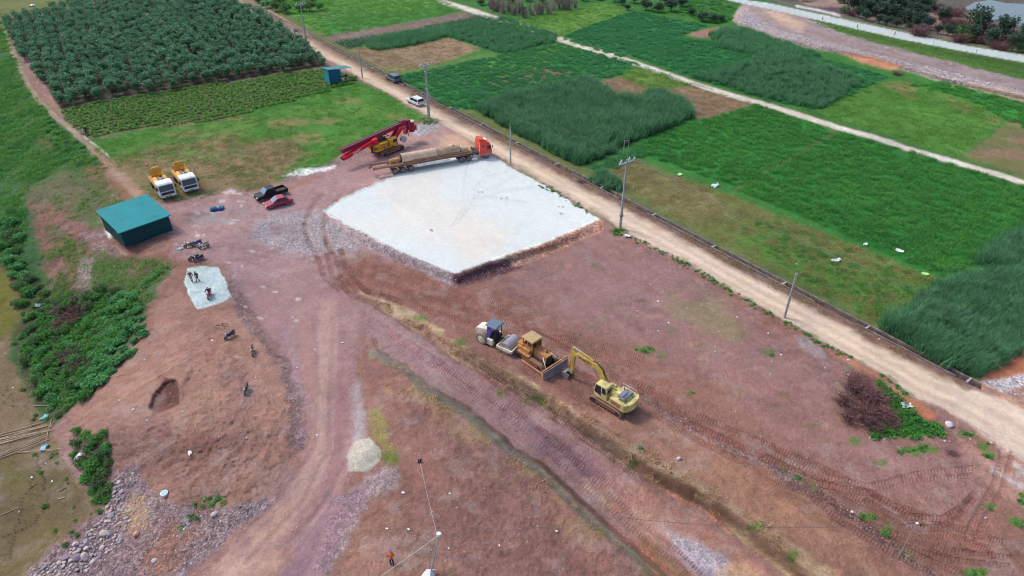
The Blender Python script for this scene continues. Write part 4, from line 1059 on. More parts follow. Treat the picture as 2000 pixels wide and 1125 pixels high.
P = fill([(p[0] - 3, p[1] - 2) for p in ROADL[9:18]] + [(p[0] - 9, p[1] + 6) for p in ROADL[9:18]][::-1], 4, seed=70, thin=(.3, -.2)); scatter('weed_cover', L_WEED, P, (.25, .6), 'verge weeds along the site side of the dirt road', 'weeds', 70)
P = fill([(p[0] + 3, p[1] + 1) for p in SHO[1:8]] + [(p[0] - 6, p[1] + 5) for p in SHO[1:8]][::-1], 1.2, seed=71, thin=(.25, .05)); scatter('dry_grass', L_DRY, P, (.8, 2), 'dry scrub between dirt road and concrete channel', 'grass', 71)
# low crop rows and taller dark rows
def rows(P, a, b, gap, step, jit=.06):
    p, q = hit(*a), hit(*b)
    L = math.hypot(q[0] - p[0], q[1] - p[1]); e = ((q[0] - p[0]) / L, (q[1] - p[1]) / L); nrm = (-e[1], e[0])
    out = []
    for i in range(-60, 60):
        for j in range(-40, int(L / step) + 60):
            out.append((p[0] + e[0] * j * step + nrm[0] * i * gap, p[1] + e[1] * j * step + nrm[1] * i * gap))
    x, y = np.array(out).T
    x = x + RNG.normal(size=len(x)) * jit; y = y + RNG.normal(size=len(y)) * jit
    u, v = proj(x, y, 0)
    m = inside(P, u, v) & (u > -250) & (u < 2250)
    return np.stack([x[m], y[m], gz(x[m], y[m])], -1)
P = rows(ROWS, (150, 262), (690, 158), 1.75, .5); scatter('crop_rows', L_ROW, P, (1.3, 2.3), 'low green vegetable rows below the orchard', 'crop rows', 80)
P = rows(FIELD['dark_rows'], (655, 88), (930, 34), 1.2, .8); scatter('crop_rows', L_DROW, P, (.7, 1.0), 'dark green bushy rows beside the bare strip', 'crop rows', 81)

# ------------------------------------------------------------------ trees and shrubs
def tree_mesh(name, mat, rng, w, h, nleaf, size, lobes_n=5, trunk=.12, bark=None, base=.25, flat=.7):
    lobes = [(0, 0, h * (.5 + base * .3), w * .36, w * .36, h * .36)]
    for i in range(lobes_n):
        a = i * 6.283 / lobes_n + rng.random(); r = w * .26 * (.7 + .5 * rng.random())
        lobes.append((r * math.cos(a), r * math.sin(a), h * (base + .25 + .4 * rng.random()), w * .22 * (.8 + .5 * rng.random()), w * .22 * (.8 + .5 * rng.random()), h * .2 * (.8 + .5 * rng.random())))
    v, f, t = leaves(crown_pts(nleaf, lobes, rng), size, rng, flat=flat, aspect=1.5)
    parts = [(v, f, 0, t)]
    tv, tf = tube([(0, 0, -.1), (.03 * h, 0, h * .35), (0, .02 * h, h * .7)], [trunk, trunk * .7, trunk * .3], 5)
    parts.append((tv, tf, 1, None))
    for l in lobes[1:]:
        tv, tf = tube([(0, 0, h * .25), (l[0] * .5, l[1] * .5, l[2] * .7), (l[0], l[1], l[2])], [trunk * .6, trunk * .35, trunk * .12], 4)
        parts.append((tv, tf, 1, None))
    V3, F, MI, T = join(parts)
    return arr_mesh(name, V3, F, [mat, bark or M_BARK], MI, T)

rt = np.random.default_rng(77)
ORCH_M = [tree_mesh('orchard_tree', M_ORCH, rt, 2.9, 3.1, 340, .38, 6, .07, flat=.4) for _ in range(4)]
ORCH = [(10, 48), (60, 34), (188, 4), (300, -20), (440, -12), (470, 10), (520, 42), (580, 80), (640, 120), (642, 128), (500, 150), (300, 184), (124, 214), (100, 196), (40, 105), (20, 66)]
P = rows(ORCH, (120, 214), (640, 128), 2.85, 2.55, jit=.28)
P = P[np.argsort(P[:, 1])]
near, far_ = P[:300], P[300:]
for i, p in enumerate(near):
    o = bpy.data.objects.new('orchard_tree', ORCH_M[i % 4]); COL.objects.link(o)
    o.location = p; s = random.uniform(.72, 1.2); o.scale = (s, s, s * random.uniform(.9, 1.1)); o.rotation_euler = (0, 0, random.uniform(0, 6.28))
    tag(o, 'dark green orchard tree in the near rows of the plantation', 'tree', 'orchard trees planted in rows')
orch_lib = lib('orchard', ORCH_M)
scatter('orchard_canopy', orch_lib, far_, (.82, 1.15), 'back rows of the dark green orchard seen as one canopy', 'orchard', 90, tilt=.03)

BUSH_M = [tree_mesh('bush', mm, rt, 2.6, 1.7, 620, .23, 8, .05, base=.0) for mm in (M_BUSH, M_BUSH, M_BUSH2, M_VINE, M_BUSH2)]
VINE_M = [tree_mesh('vine', M_VINE, rt, 2.8, 1.9, 420, .36, 6, .05, base=.0) for _ in range(2)]
DARK_M = [tree_mesh('darktree', M_DARKT, rt, 6, 6.5, 900, .55, 8, .2, base=.1) for _ in range(3)]
def twig_mesh(name, mat, rng, w, h, n, r=.035, up=.5):
    parts = []
    for i in range(n):
        a = rng.random() * 6.283; L = w * (.3 + .3 * rng.random()); z = h * (.3 + .8 * rng.random())
        b = a + rng.normal() * .5
        x0, y0 = rng.normal() * w * .12, rng.normal() * w * .12
        P3 = [(x0, y0, 0), (x0 + math.cos(a) * L * .4, y0 + math.sin(a) * L * .4, z * .6), (x0 + math.cos(b) * L, y0 + math.sin(b) * L, z * (up + rng.random() * .5))]
        tv, tf = tube(P3, [r * 1.3, r, r * .35], 3); tn = rng.random(); parts.append((tv, tf, 0, [tn] * len(tv)))
        for k in range(3):
            q = [P3[1][j] * .5 + P3[2][j] * .5 for j in range(3)] if k else P3[1]
            c = a + rng.normal() * .9
            e = (q[0] + math.cos(c) * L * .35, q[1] + math.sin(c) * L * .35, q[2] + h * .25 * (rng.random() - .1))
            tv, tf = tube([q, e], [r * .6, r * .25], 3); parts.append((tv, tf, 0, [tn] * len(tv)))
    V3, F, MI, T = join(parts)
    return arr_mesh(name, V3, F, [mat], MI, T)
TWIG_M = [twig_mesh('twigs', M_TWIG, rt, 3.2, 1.8, 90) for _ in range(2)]
BARE_M = [twig_mesh('bare', M_BARE, rt, 3.6, 5.5, 26, .06, .7) for _ in range(2)]
def plant(name, mesh, u, v, s, label, cat, group=None, sz=1.0, dz=-.05):
    o = bpy.data.objects.new(name, mesh); COL.objects.link(o)
    o.location = at(u, v, dz); o.scale = (s, s, s * sz); o.rotation_euler = (0, 0, random.uniform(0, 6.28))
    return tag(o, label, cat, group)
# bushes on the riverbank
def inpoly_pts(P, n, seed, mind):
    rs = random.Random(seed); out = []
    xs = [p[0] for p in P]; ys = [p[1] for p in P]
    k = 0
    while len(out) < n and k < 6000:
        k += 1
        u, v = rs.uniform(min(xs), max(xs)), rs.uniform(min(ys), max(ys))
        if inside(P, np.array([u]), np.array([v]))[0] and all(math.hypot(u - a, v - b) > mind for a, b in out): out.append((u, v))
    return out
BANKB = [(40, 545), (90, 570), (130, 590), (180, 570), (250, 565), (268, 600), (240, 640), (215, 690), (190, 740), (170, 780), (120, 800), (80, 775), (70, 740), (40, 690), (50, 640), (34, 600)]
for u, v in inpoly_pts(BANKB, 165, 3, 8):
    plant('bush', random.choice(BUSH_M), u, v, random.uniform(.32, .85), 'dark green bush in the thicket on the riverbank slope', 'bush', 'bushes of the riverbank thicket', random.uniform(.7, 1.1))
VINEP = [(205, 600), (255, 570), (276, 600), (282, 650), (262, 700), (215, 735), (190, 755), (170, 770), (200, 700), (198, 640)]
for u, v in inpoly_pts(VINEP, 44, 4, 12):
    plant('vine_clump', random.choice(VINE_M), u, v, random.uniform(.5, .85), 'pale green broad-leaved vine clump at the edge of the soil hill', 'vine', 'vines spilling onto the soil hill', random.uniform(.6, .9))
for u, v, s in [(130, 610, 1.0), (148, 625, .9), (160, 610, .8), (140, 700, .8), (158, 712, .7), (116, 640, .7)]:
    plant('dead_bush', random.choice(TWIG_M), u, v, s, 'leafless grey-brown bush inside the green thicket', 'dead bush', 'leafless bushes in the thicket', .9)
for u, v in inpoly_pts([(0, 420), (30, 418), (44, 450), (40, 500), (52, 545), (80, 560), (60, 580), (30, 560), (10, 520), (-20, 500), (-20, 440)], 30, 6, 11):
    plant('bush', random.choice(BUSH_M + VINE_M), u, v, random.uniform(.6, 1.1), 'bush at the foot of the bank by the left edge', 'bush', 'bushes at the left edge', .9)
for u, v, s in [(168, 855, .5), (190, 862, .6), (205, 850, .45), (150, 870, .5), (178, 880, .6), (200, 890, .6), (160, 905, .55), (185, 915, .65), (205, 925, .55), (175, 935, .6), (192, 950, .55), (205, 965, .5), (215, 905, .4), (150, 845, .4), (212, 880, .45), (145, 890, .35), (198, 972, .4)]:
    plant('bush', random.choice(BUSH_M), u, v, s * 1.25, 'bush growing between riprap and dry river flat', 'bush', 'bushes beside the riprap', .9)
for u, v, s in [(94, 873, .22), (100, 893, .2), (88, 990, .3), (50, 580, .35), (90, 820, .3), (70, 812, .25), (40, 660, .4), (28, 672, .35), (45, 762, .3), (128, 1065, .3), (150, 1045, .25), (195, 1000, .28), (118, 490, .35), (66, 820, .25), (130, 800, .4), (115, 812, .45), (100, 800, .45)]:
    plant('bush', random.choice(BUSH_M), u, v, s, 'small low bush scattered on the edge of the dry river flat', 'bush', 'small bushes on the river flat', .8)
for u, v, s in [(290, 548, .5), (302, 540, .5), (313, 533, .45), (280, 556, .45), (325, 522, .35), (285, 560, .35)]:
    plant('vine_clump', random.choice(VINE_M), u, v, s, 'fresh green creeper on the bank before the green shed', 'vine', 'creepers before the shed', .6)
# left slope shrubs
for u, v in inpoly_pts([(100, 235), (150, 275), (190, 315), (150, 325), (110, 300), (85, 260)], 22, 8, 9):
    plant('bush', random.choice(BUSH_M), u, v, random.uniform(.5, .8), 'shrub on the slope below the footpath', 'bush', 'shrubs below the footpath', .7)
P = fill(BANKB, 1.8, seed=120, thin=(.3, -.3)); scatter('weed_cover', L_WEED, P, (.6, 1.5), 'low undergrowth filling the riverbank thicket', 'weeds', 120)
P = fill([(140, 830), (170, 840), (215, 845), (225, 900), (215, 985), (190, 985), (150, 930), (130, 870)], 2.4, seed=121, thin=(.4, -.25)); scatter('weed_cover', L_WEED, P, (.5, 1.2), 'weeds between the riprap bushes', 'weeds', 121)
P = fill([(0, 640), (40, 640), (60, 780), (110, 850), (150, 960), (200, 1000), (120, 1090), (100, 1040), (60, 860), (0, 700)], .35, seed=122, thin=(.2, .05)); scatter('weed_cover', L_WEED, P, (.2, .6), 'sparse weeds on the edge of the river flat', 'weeds', 122)
# heap of dead branches
for u, v, s in [(1650, 790, .75), (1668, 762, .85), (1690, 775, 1.0), (1712, 790, .85), (1725, 815, .8), (1690, 815, .9), (1660, 822, .7), (1705, 835, .7), (1675, 745, .7), (1740, 830, .6)]:
    plant('branch_heap', random.choice(TWIG_M), u, v, s, 'heap of cut dead brown branches beside the green weeds', 'branches', 'heaps of dead branches', .95)
plant('branch_heap', TWIG_M[0], 1860, 885, .35, 'small tangle of dead twigs near the lower end of the road', 'branches', sz=.5)
plant('branch_heap', TWIG_M[1], 1752, 146, .8, 'dark dead branches at the foot of the causeway', 'branches', sz=.7)
plant('branch_heap', TWIG_M[1], 1135, 355, .5, 'reddish dry twigs lying on the channel edge left of the pole', 'branches', sz=.5)
# hedges and trees far off
for u, v, s in [(1238, 6, .8), (1262, 20, .85), (1285, 24, .8), (1310, 22, .95), (1330, 14, .9), (1300, 8, .9), (1350, 30, .6), (1370, 42, .75), (1392, 44, .7), (1408, 42, .5), (1215, 10, .6), (1225, 20, .5), (1200, 4, .6)]:
    plant('round_bush', random.choice(DARK_M), u, v, s, 'dark bush in the hedge behind the far crop fields', 'bush', 'hedge bushes behind the fields', .7)
for k in range(16):
    u = 960 + k * 11 + random.uniform(-3, 3); v = 34 - abs(k - 6) * 1.6 + random.uniform(-8, 2)
    plant('bare_tree', random.choice(BARE_M), u, v, random.uniform(.75, 1.1), 'leafless pale tree in the far grove at the top', 'tree', 'leafless trees of the far grove')
for u, v, s in [(940, 10, .6), (960, 16, .6), (980, 20, .55), (1060, 6, .6), (1085, 4, .6), (1110, 4, .6), (1140, 2, .6), (1170, 0, .6), (1000, 6, .7), (1030, 2, .7), (910, -2, .6), (1050, 18, .45), (1020, 22, .45)]:
    plant('round_bush', random.choice(DARK_M), u, v, s, 'dark undergrowth bush among the leafless trees', 'bush', 'undergrowth of the far grove', .6)
for u, v, s in [(520, 16, .55), (540, 22, .6), (560, 26, .6), (585, 22, .6), (605, 22, .65), (550, 8, .7), (580, 6, .7), (610, 8, .6), (625, 20, .45), (535, 2, .6), (600, -8, .7), (505, 6, .4)]:
    plant('roadside_bush', random.choice(BUSH_M), u, v, s * 3.0, 'grey green tall bush by the road at the top', 'bush', 'bushes by the road at the top', 1.2)
for u, v, s in [(1665, 20, .9), (1690, 28, .9), (1715, 34, .9), (1740, 38, .9), (1765, 44, .8), (1790, 50, .8), (1810, 58, .7), (1680, 14, 1.2), (1702, 22, 1.1), (1728, 28, 1.2), (1752, 30, 1.1), (1782, 38, 1.0), (1800, 20, 1.0), (1840, 40, .7), (1850, 70, .6), (1690, 40, .6), (1716, 46, .5), (1750, 54, .5), (1775, 60, .45), (1676, 34, .6), (1700, 8, 1), (1740, 16, 1), (1775, 22, .9), (1800, 34, .7), (1655, 6, .7), (1730, 50, .5), (1830, 66, .5), (1760, 0, .9), (1820, 8, .7), (1568, 2, .6), (1580, -2, .6)]:
    plant('broadleaf_tree', random.choice(DARK_M), u, v, s * 1.15, 'dark broadleaf tree of the row behind the concrete road', 'tree', 'trees behind the concrete road', .85)
for u, v, s, lab in [(1905, 62, 1.25, 'tall dark tree left of the pond'), (1955, 78, 1.1, 'dark conical tree before the pond'), (1998, 92, 1.1, 'dark tree at the right edge before the pond'), (1900, 82, .8, 'low dark tree behind the concrete road near the pond'), (1930, 90, .8, 'second low tree right of the pond tree, close to the road'), (1975, 100, .8, 'third low tree near the road at the right edge')]:
    plant('pond_tree', random.choice(DARK_M), u, v, s, lab, 'tree', sz=1.05)
for u, v in inpoly_pts([(1640, -4), (1860, 10), (1880, 84), (1820, 76), (1700, 46), (1640, 24)], 26, 31, 9) + inpoly_pts([(1880, 50), (2020, 80), (2020, 112), (1870, 88)], 16, 32, 9):
    plant('brushwood', random.choice(TWIG_M + BUSH_M[2:3]), u, v, random.uniform(1.0, 1.9), 'grey-brown brushwood between the trees behind the concrete road', 'brushwood', 'brushwood behind the concrete road')
plant('bare_tree', BARE_M[0], 1812, 62, .5, 'single thin leafless tree on bare ground behind the concrete road', 'tree')
# pond
pw, ntp, bsp = new_mat('pond_water_surface')
bsp.inputs['Base Color'].default_value = (.10, .12, .11, 1); bsp.inputs['Roughness'].default_value = .08
nb = ntp.nodes.new('ShaderNodeBump'); nb.inputs['Strength'].default_value = .08
ntp.links.new(noise_node(ntp, None, 30, 2), nb.inputs['Height']); ntp.links.new(nb.outputs[0], bsp.inputs['Normal'])
PW = [(1885, 14), (1905, 4), (1935, 0), (1965, 6), (2000, 8), (2060, 20), (2040, 40), (1995, 52), (1975, 44), (1960, 36), (1935, 40), (1910, 30), (1890, 22)]
v3 = [Vector((*hit(u, v, .12), .12)) for u, v in PW]
o = bpy.data.objects.new('pond_water', arr_mesh('pond_water', v3, [tuple(range(len(v3)))], [pw])); COL.objects.link(o); tag(o, kind='structure')
# ------------------------------------------------------------------ modelling helpers for made things
class MB:
    def __init__(s): s.v = []; s.f = []; s.m = []; s.sm = []
    def add(s, V, Fs, mi=0, sm=False):
        o = len(s.v); s.v += [Vector(p) for p in V]; s.f += [tuple(i + o for i in q) for q in Fs]; s.m += [mi] * len(Fs); s.sm += [sm] * len(Fs); return s
    def box(s, c, d, mi=0, rot=None, top=(1, 1), shift=(0, 0), bev=0.0):
        x, y, z = d[0] / 2, d[1] / 2, d[2] / 2
        if bev:
            b = min(bev, x * .9, y * .9)
            ring = [(-x + b, -y), (x - b, -y), (x, -y + b), (x, y - b), (x - b, y), (-x + b, y), (-x, y - b), (-x, -y + b)]
            bz = min(bev, z * .9)
            L = []
            for zz, k in ((-z, 0), (z - bz, 0), (z, 1)):
                t = (zz + z) / (2 * z)
                kx, ky = 1 + (top[0] - 1) * t, 1 + (top[1] - 1) * t
                ix, iy = (1 - bz / x, 1 - bz / y) if k else (1, 1)
                L.append([Vector((p[0] * kx * ix + shift[0] * t, p[1] * ky * iy + shift[1] * t, zz)) for p in ring])
            V = sum(L, []); F = []
            for k in range(2):
                for i in range(8):
                    j = (i + 1) % 8; F.append((k * 8 + i, k * 8 + j, k * 8 + 8 + j, k * 8 + 8 + i))
            F.append(tuple(range(7, -1, -1))); F.append(tuple(range(16, 24)))
        else:
            V = [Vector((a * x, b * y, -z)) for a, b in ((-1, -1), (1, -1), (1, 1), (-1, 1))]
            V += [Vector((a * x * top[0] + shift[0], b * y * top[1] + shift[1], z)) for a, b in ((-1, -1), (1, -1), (1, 1), (-1, 1))]
            F = [(3, 2, 1, 0), (4, 5, 6, 7), (0, 1, 5, 4), (1, 2, 6, 5), (2, 3, 7, 6), (3, 0, 4, 7)]
        if rot is not None: V = [rot @ p for p in V]
        c = Vector(c); return s.add([p + c for p in V], F, mi)
    def cyl(s, a, b, r0, r1=None, n=14, mi=0, caps=True, sm=True):
        r1 = r0 if r1 is None else r1
        a, b = Vector(a), Vector(b); d = (b - a).normalized(); u = d.orthogonal().normalized(); w = d.cross(u)
        V = []
        for p, r in ((a, r0), (b, r1)):
            for i in range(n):
                t = 6.283185 * i / n; V.append(p + (u * math.cos(t) + w * math.sin(t)) * r)
        s.add(V, [(i, (i + 1) % n, n + (i + 1) % n, n + i) for i in range(n)], mi, sm)
        if caps: s.add(V, [tuple(range(n - 1, -1, -1)), tuple(range(n, 2 * n))], mi)
        return s
    def prism(s, prof, y0, y1, mi=0, axis='y', top=None):
        n = len(prof)
        A = [Vector((p[0], y0, p[1])) for p in prof]; B = [Vector((p[0], y1, p[1])) for p in (top or prof)]
        if axis == 'x': A = [Vector((v.y, v.x, v.z)) for v in A]; B = [Vector((v.y, v.x, v.z)) for v in B]
        if axis == 'z': A = [Vector((v.x, v.z, v.y)) for v in A]; B = [Vector((v.x, v.z, v.y)) for v in B]
        return s.add(A + B, [tuple(range(n)), tuple(range(2 * n - 1, n - 1, -1))] + [((i + 1) % n, i, n + i, n + (i + 1) % n) for i in range(n)], mi)
    def pipe(s, P, r, n=6, mi=0):
        rr = r if hasattr(r, '__len__') else [r] * len(P)
        V, F = tube(P, rr, n); return s.add(V, F, mi, True)
    def tyre(s, c, R_, w, mi=0, n=20, axis=(0, 1, 0)):
        c, ax = Vector(c), Vector(axis).normalized(); u = ax.orthogonal().normalized(); q = ax.cross(u)
        prof = [(R_ * .6, -w / 2), (R_ * .9, -w / 2), (R_, -w * .32), (R_, w * .32), (R_ * .9, w / 2), (R_ * .6, w / 2)]
        V = []
        for i in range(n):
            t = 6.283185 * i / n; d = u * math.cos(t) + q * math.sin(t)
            for r, h in prof: V.append(c + d * r + ax * h)
        m = len(prof); F = [(i * m + k, ((i + 1) % n) * m + k, ((i + 1) % n) * m + (k + 1) % m, i * m + (k + 1) % m) for i in range(n) for k in range(m)]
        return s.add(V, F, mi, True)
    def build(s, name, mats, parent=None, bevel=0.0, loc=None, kind=None):
        me = bpy.data.meshes.new(name); me.from_pydata([tuple(p) for p in s.v], [], s.f)
        for m in (mats if isinstance(mats, (list, tuple)) else [mats]): me.materials.append(m)
        me.polygons.foreach_set('material_index', s.m); me.polygons.foreach_set('use_smooth', s.sm); me.update()
        bm = bmesh.new(); bm.from_mesh(me); bmesh.ops.recalc_face_normals(bm, faces=bm.faces); bm.to_mesh(me); bm.free()
        o = bpy.data.objects.new(name, me); COL.objects.link(o)
        if parent is not None: o.parent = parent
        if loc is not None: o.location = loc
        if bevel:
            b = o.modifiers.new('bevel', 'BEVEL'); b.width = bevel; b.segments = 2; b.limit_method = 'ANGLE'
        if kind: o['kind'] = kind
        return o

def solo(name, mb, mats, loc, rz, label, cat, group=None, scale=1.0, rot=None):
    o = mb.build(name, mats); o.location = loc; o.rotation_euler = rot if rot else (0, 0, rz); o.scale = (scale,) * 3
    return tag(o, label, cat, group)

DUST = (168, 132, 112)
Y_OLD = plain('faded_yellow_paint', (226, 196, 84), .45, dirt=(176, 140, 92), dirt_amt=.7, vary=.08)
Y_PALE = plain('pale_yellow_paint', (232, 220, 140), .45, dirt=(170, 150, 110), dirt_amt=.6, vary=.08)
Y_RIG = plain('rig_yellow_paint', (228, 172, 52), .4, dirt=(120, 92, 60), dirt_amt=.4, vary=.06)
Y_CAT = plain('dozer_yellow_paint', (232, 184, 84), .55, dirt=(160, 106, 76), dirt_amt=1.0, vary=.1)
RUST = plain('rust_steel', (188, 144, 118), .85, dirt=(150, 104, 82), dirt_amt=1.0, nscale=4)
CASING = plain('dusty_casing_steel', (232, 210, 188), .8, dirt=(200, 166, 140), dirt_amt=.9, nscale=.8, dscale=.7)
OCHRE = plain('ochre_primer', (202, 156, 96), .8, dirt=(150, 108, 72), dirt_amt=.5)
STEEL = plain('worn_steel', (150, 152, 160), .45, .3, dirt=(150, 126, 112), dirt_amt=.5)
TRACKM = plain('muddy_track_steel', (120, 98, 90), .8, dirt=(160, 118, 98), dirt_amt=1.0, nscale=5)
DARK = plain('dark_grease', (50, 46, 50), .6, dirt=(100, 84, 76), dirt_amt=.3)
RUB = plain('rubber', (58, 56, 60), .85, dirt=(140, 116, 104), dirt_amt=.5, dscale=3)
HUB = plain('wheel_hub_grey', (150, 152, 158), .5, dirt=(140, 120, 108), dirt_amt=.3)
GLASS = plain('dark_window_glass', (34, 40, 56), .08, vary=.05, spec=.6)
GLASSL = plain('sky_window_glass', (104, 124, 142), .06, vary=.05, spec=.8)
REDT = plain('red_cab_paint', (232, 72, 52), .35, dirt=(206, 96, 72), dirt_amt=.2, vary=.05)
REDR = plain('crimson_mast_paint', (168, 34, 66), .45, dirt=(120, 40, 58), dirt_amt=.4, vary=.08)
REDC = plain('cherry_car_paint', (168, 44, 72), .25, vary=.03, spec=.6)
BLK = plain('black_car_paint', (20, 24, 34), .3, vary=.04, spec=.4)
WHT = plain('white_paint', (236, 238, 238), .4, dirt=(196, 184, 172), dirt_amt=.15, vary=.04)
GRY = plain('slate_grey_car_paint', (92, 108, 122), .28, vary=.04, spec=.6)
IVORY = plain('ivory_paint', (236, 230, 206), .45, dirt=(180, 152, 128), dirt_amt=.25, vary=.05)
ROOFB = plain('slate_blue_roof', (92, 122, 146), .5, dirt=(120, 120, 120), dirt_amt=.3)
TARPP = plain('violet_tarp', (92, 70, 156), .5)
TEAL = plain('teal_sheet_metal', (30, 160, 164), .5, vary=.07, nscale=.5, dirt=(36, 144, 146), dirt_amt=.3, dscale=.4)
TEALD = plain('dark_teal_wall_sheet', (10, 66, 74), .55, vary=.08, nscale=.6)
TEALK = plain('kiosk_teal_sheet', (30, 112, 126), .5, vary=.06, nscale=.8)
CONC = plain('pole_concrete', (176, 178, 172), .8, dirt=(140, 140, 134), dirt_amt=.4)
CONCD = plain('channel_concrete', (152, 140, 136), .9, dirt=(104, 90, 86), dirt_amt=.7, nscale=2)
GALV = plain('galvanised_steel', (170, 176, 182), .5, .3)
PORC = plain('white_porcelain', (236, 238, 238), .3)
WIRE = plain('wire', (96, 98, 104), .6)
WIREW = plain('pale_cable', (214, 212, 208), .6)
LAMPG = plain('headlight_glass', (220, 226, 226), .15, spec=.8)
TAILR = plain('tail_light', (150, 26, 30), .3)
ORANGE = plain('orange_vest', (255, 96, 40), .7)

def text(word, size, loc, rot, mat, parent, depth=.004):
    cu = bpy.data.curves.new('lettering', 'FONT'); cu.body = word; cu.size = size; cu.extrude = depth; cu.align_x = 'CENTER'; cu.align_y = 'CENTER'
    cu.offset = size * .015
    cu.materials.append(mat); q = bpy.data.objects.new('lettering', cu); COL.objects.link(q); bpy.context.view_layer.update()
    me = bpy.data.meshes.new_from_object(q.evaluated_get(bpy.context.evaluated_depsgraph_get())); bpy.data.objects.remove(q)
    o = bpy.data.objects.new('lettering', me); COL.objects.link(o); o.parent = parent; o.location = loc; o.rotation_euler = rot
    return o

def stadium(L, h, n=7):
    r = h / 2; P = []
    for k in range(n + 1):
        t = -math.pi / 2 + math.pi * k / n; P.append((L / 2 - r + r * math.cos(t), r + r * math.sin(t)))
    for k in range(n + 1):
        t = math.pi / 2 + math.pi * k / n; P.append((-L / 2 + r + r * math.cos(t), r + r * math.sin(t)))
    return P

def crawler(parent, L, h, w, y, mat_frame, rollers=6):
    """one crawler: belt with shoes, frame, rollers"""
    P = stadium(L, h)
    b = MB(); inner = [(x * (1 - .10 / (L / 2)), h / 2 + (z - h / 2) * (1 - .16 / h)) for x, z in P]
    n = len(P)
    for s0, s1 in ((P, inner),):
        V = [Vector((p[0], y - w / 2, p[1])) for p in s0] + [Vector((p[0], y + w / 2, p[1])) for p in s0] + [Vector((p[0], y - w / 2, p[1])) for p in s1] + [Vector((p[0], y + w / 2, p[1])) for p in s1]
        F = []
        for i in range(n):
            j = (i + 1) % n
            F += [(i, j, n + j, n + i), (2 * n + j, 2 * n + i, 3 * n + i, 3 * n + j), (i, 2 * n + i, 2 * n + j, j), (n + i, n + j, 3 * n + j, 3 * n + i)]
        b.add(V, F)
    tr = b.build('track_belt', TRACKM, parent)
    sh = MB(); per = 2 * (L - h) + math.pi * h; N = int(per / .19); r = h / 2
    for k in range(N):
        s = k * per / N
        if s < L - h: x, z, a = -L / 2 + r + s, h, 0
        elif s < L - h + math.pi * r: t = (s - (L - h)) / r; x, z, a = L / 2 - r + r * math.sin(t), r + r * math.cos(t), -t
        elif s < 2 * (L - h) + math.pi * r: q = s - (L - h) - math.pi * r; x, z, a = L / 2 - r - q, 0, math.pi
        else: t = (s - 2 * (L - h) - math.pi * r) / r; x, z, a = -L / 2 + r - r * math.sin(t), r - r * math.cos(t), math.pi - t
        sh.box((x, y, z), (.05, w, .06), rot=Matrix.Rotation(-a, 3, 'Y'))
    sh.build('track_shoes', TRACKM, tr, kind='stuff')
    f = MB(); f.box((0, y, h * .5), (L * .72, w * .62, h * .34), 0); f.build('track_frame', mat_frame, parent)
    for k in range(rollers):
        x = -L / 2 + h * .7 + (L - 1.4 * h) * k / (rollers - 1)
        MB().cyl((x, y - w * .4, h * .24), (x, y + w * .4, h * .24), h * .13, n=10).build('roller', DARK, parent)
    for sx in (-1, 1):
        MB().cyl((sx * (L / 2 - h / 2), y - w * .42, h / 2), (sx * (L / 2 - h / 2), y + w * .42, h / 2), h * .36, n=12).build('sprocket' if sx < 0 else 'idler_wheel', DARK, parent)

def road_wheel(parent, x, y, R_, w, hub=None, dual=False):
    t = MB().tyre((x, y, R_), R_, w).build('wheel', RUB, parent)
    sy = 1 if y > 0 else -1
    h = MB(); h.cyl((x, y - sy * w * .3, R_), (x, y + sy * w * .36, R_), R_ * .62, n=16); h.cyl((x, y + sy * w * .36, R_), (x, y + sy * w * .5, R_), R_ * .24, R_ * .18, n=10, mi=1)
    h.build('rim', [hub or HUB, DARK], t)
    return t

def strip(P0, P1, w):
    return P0

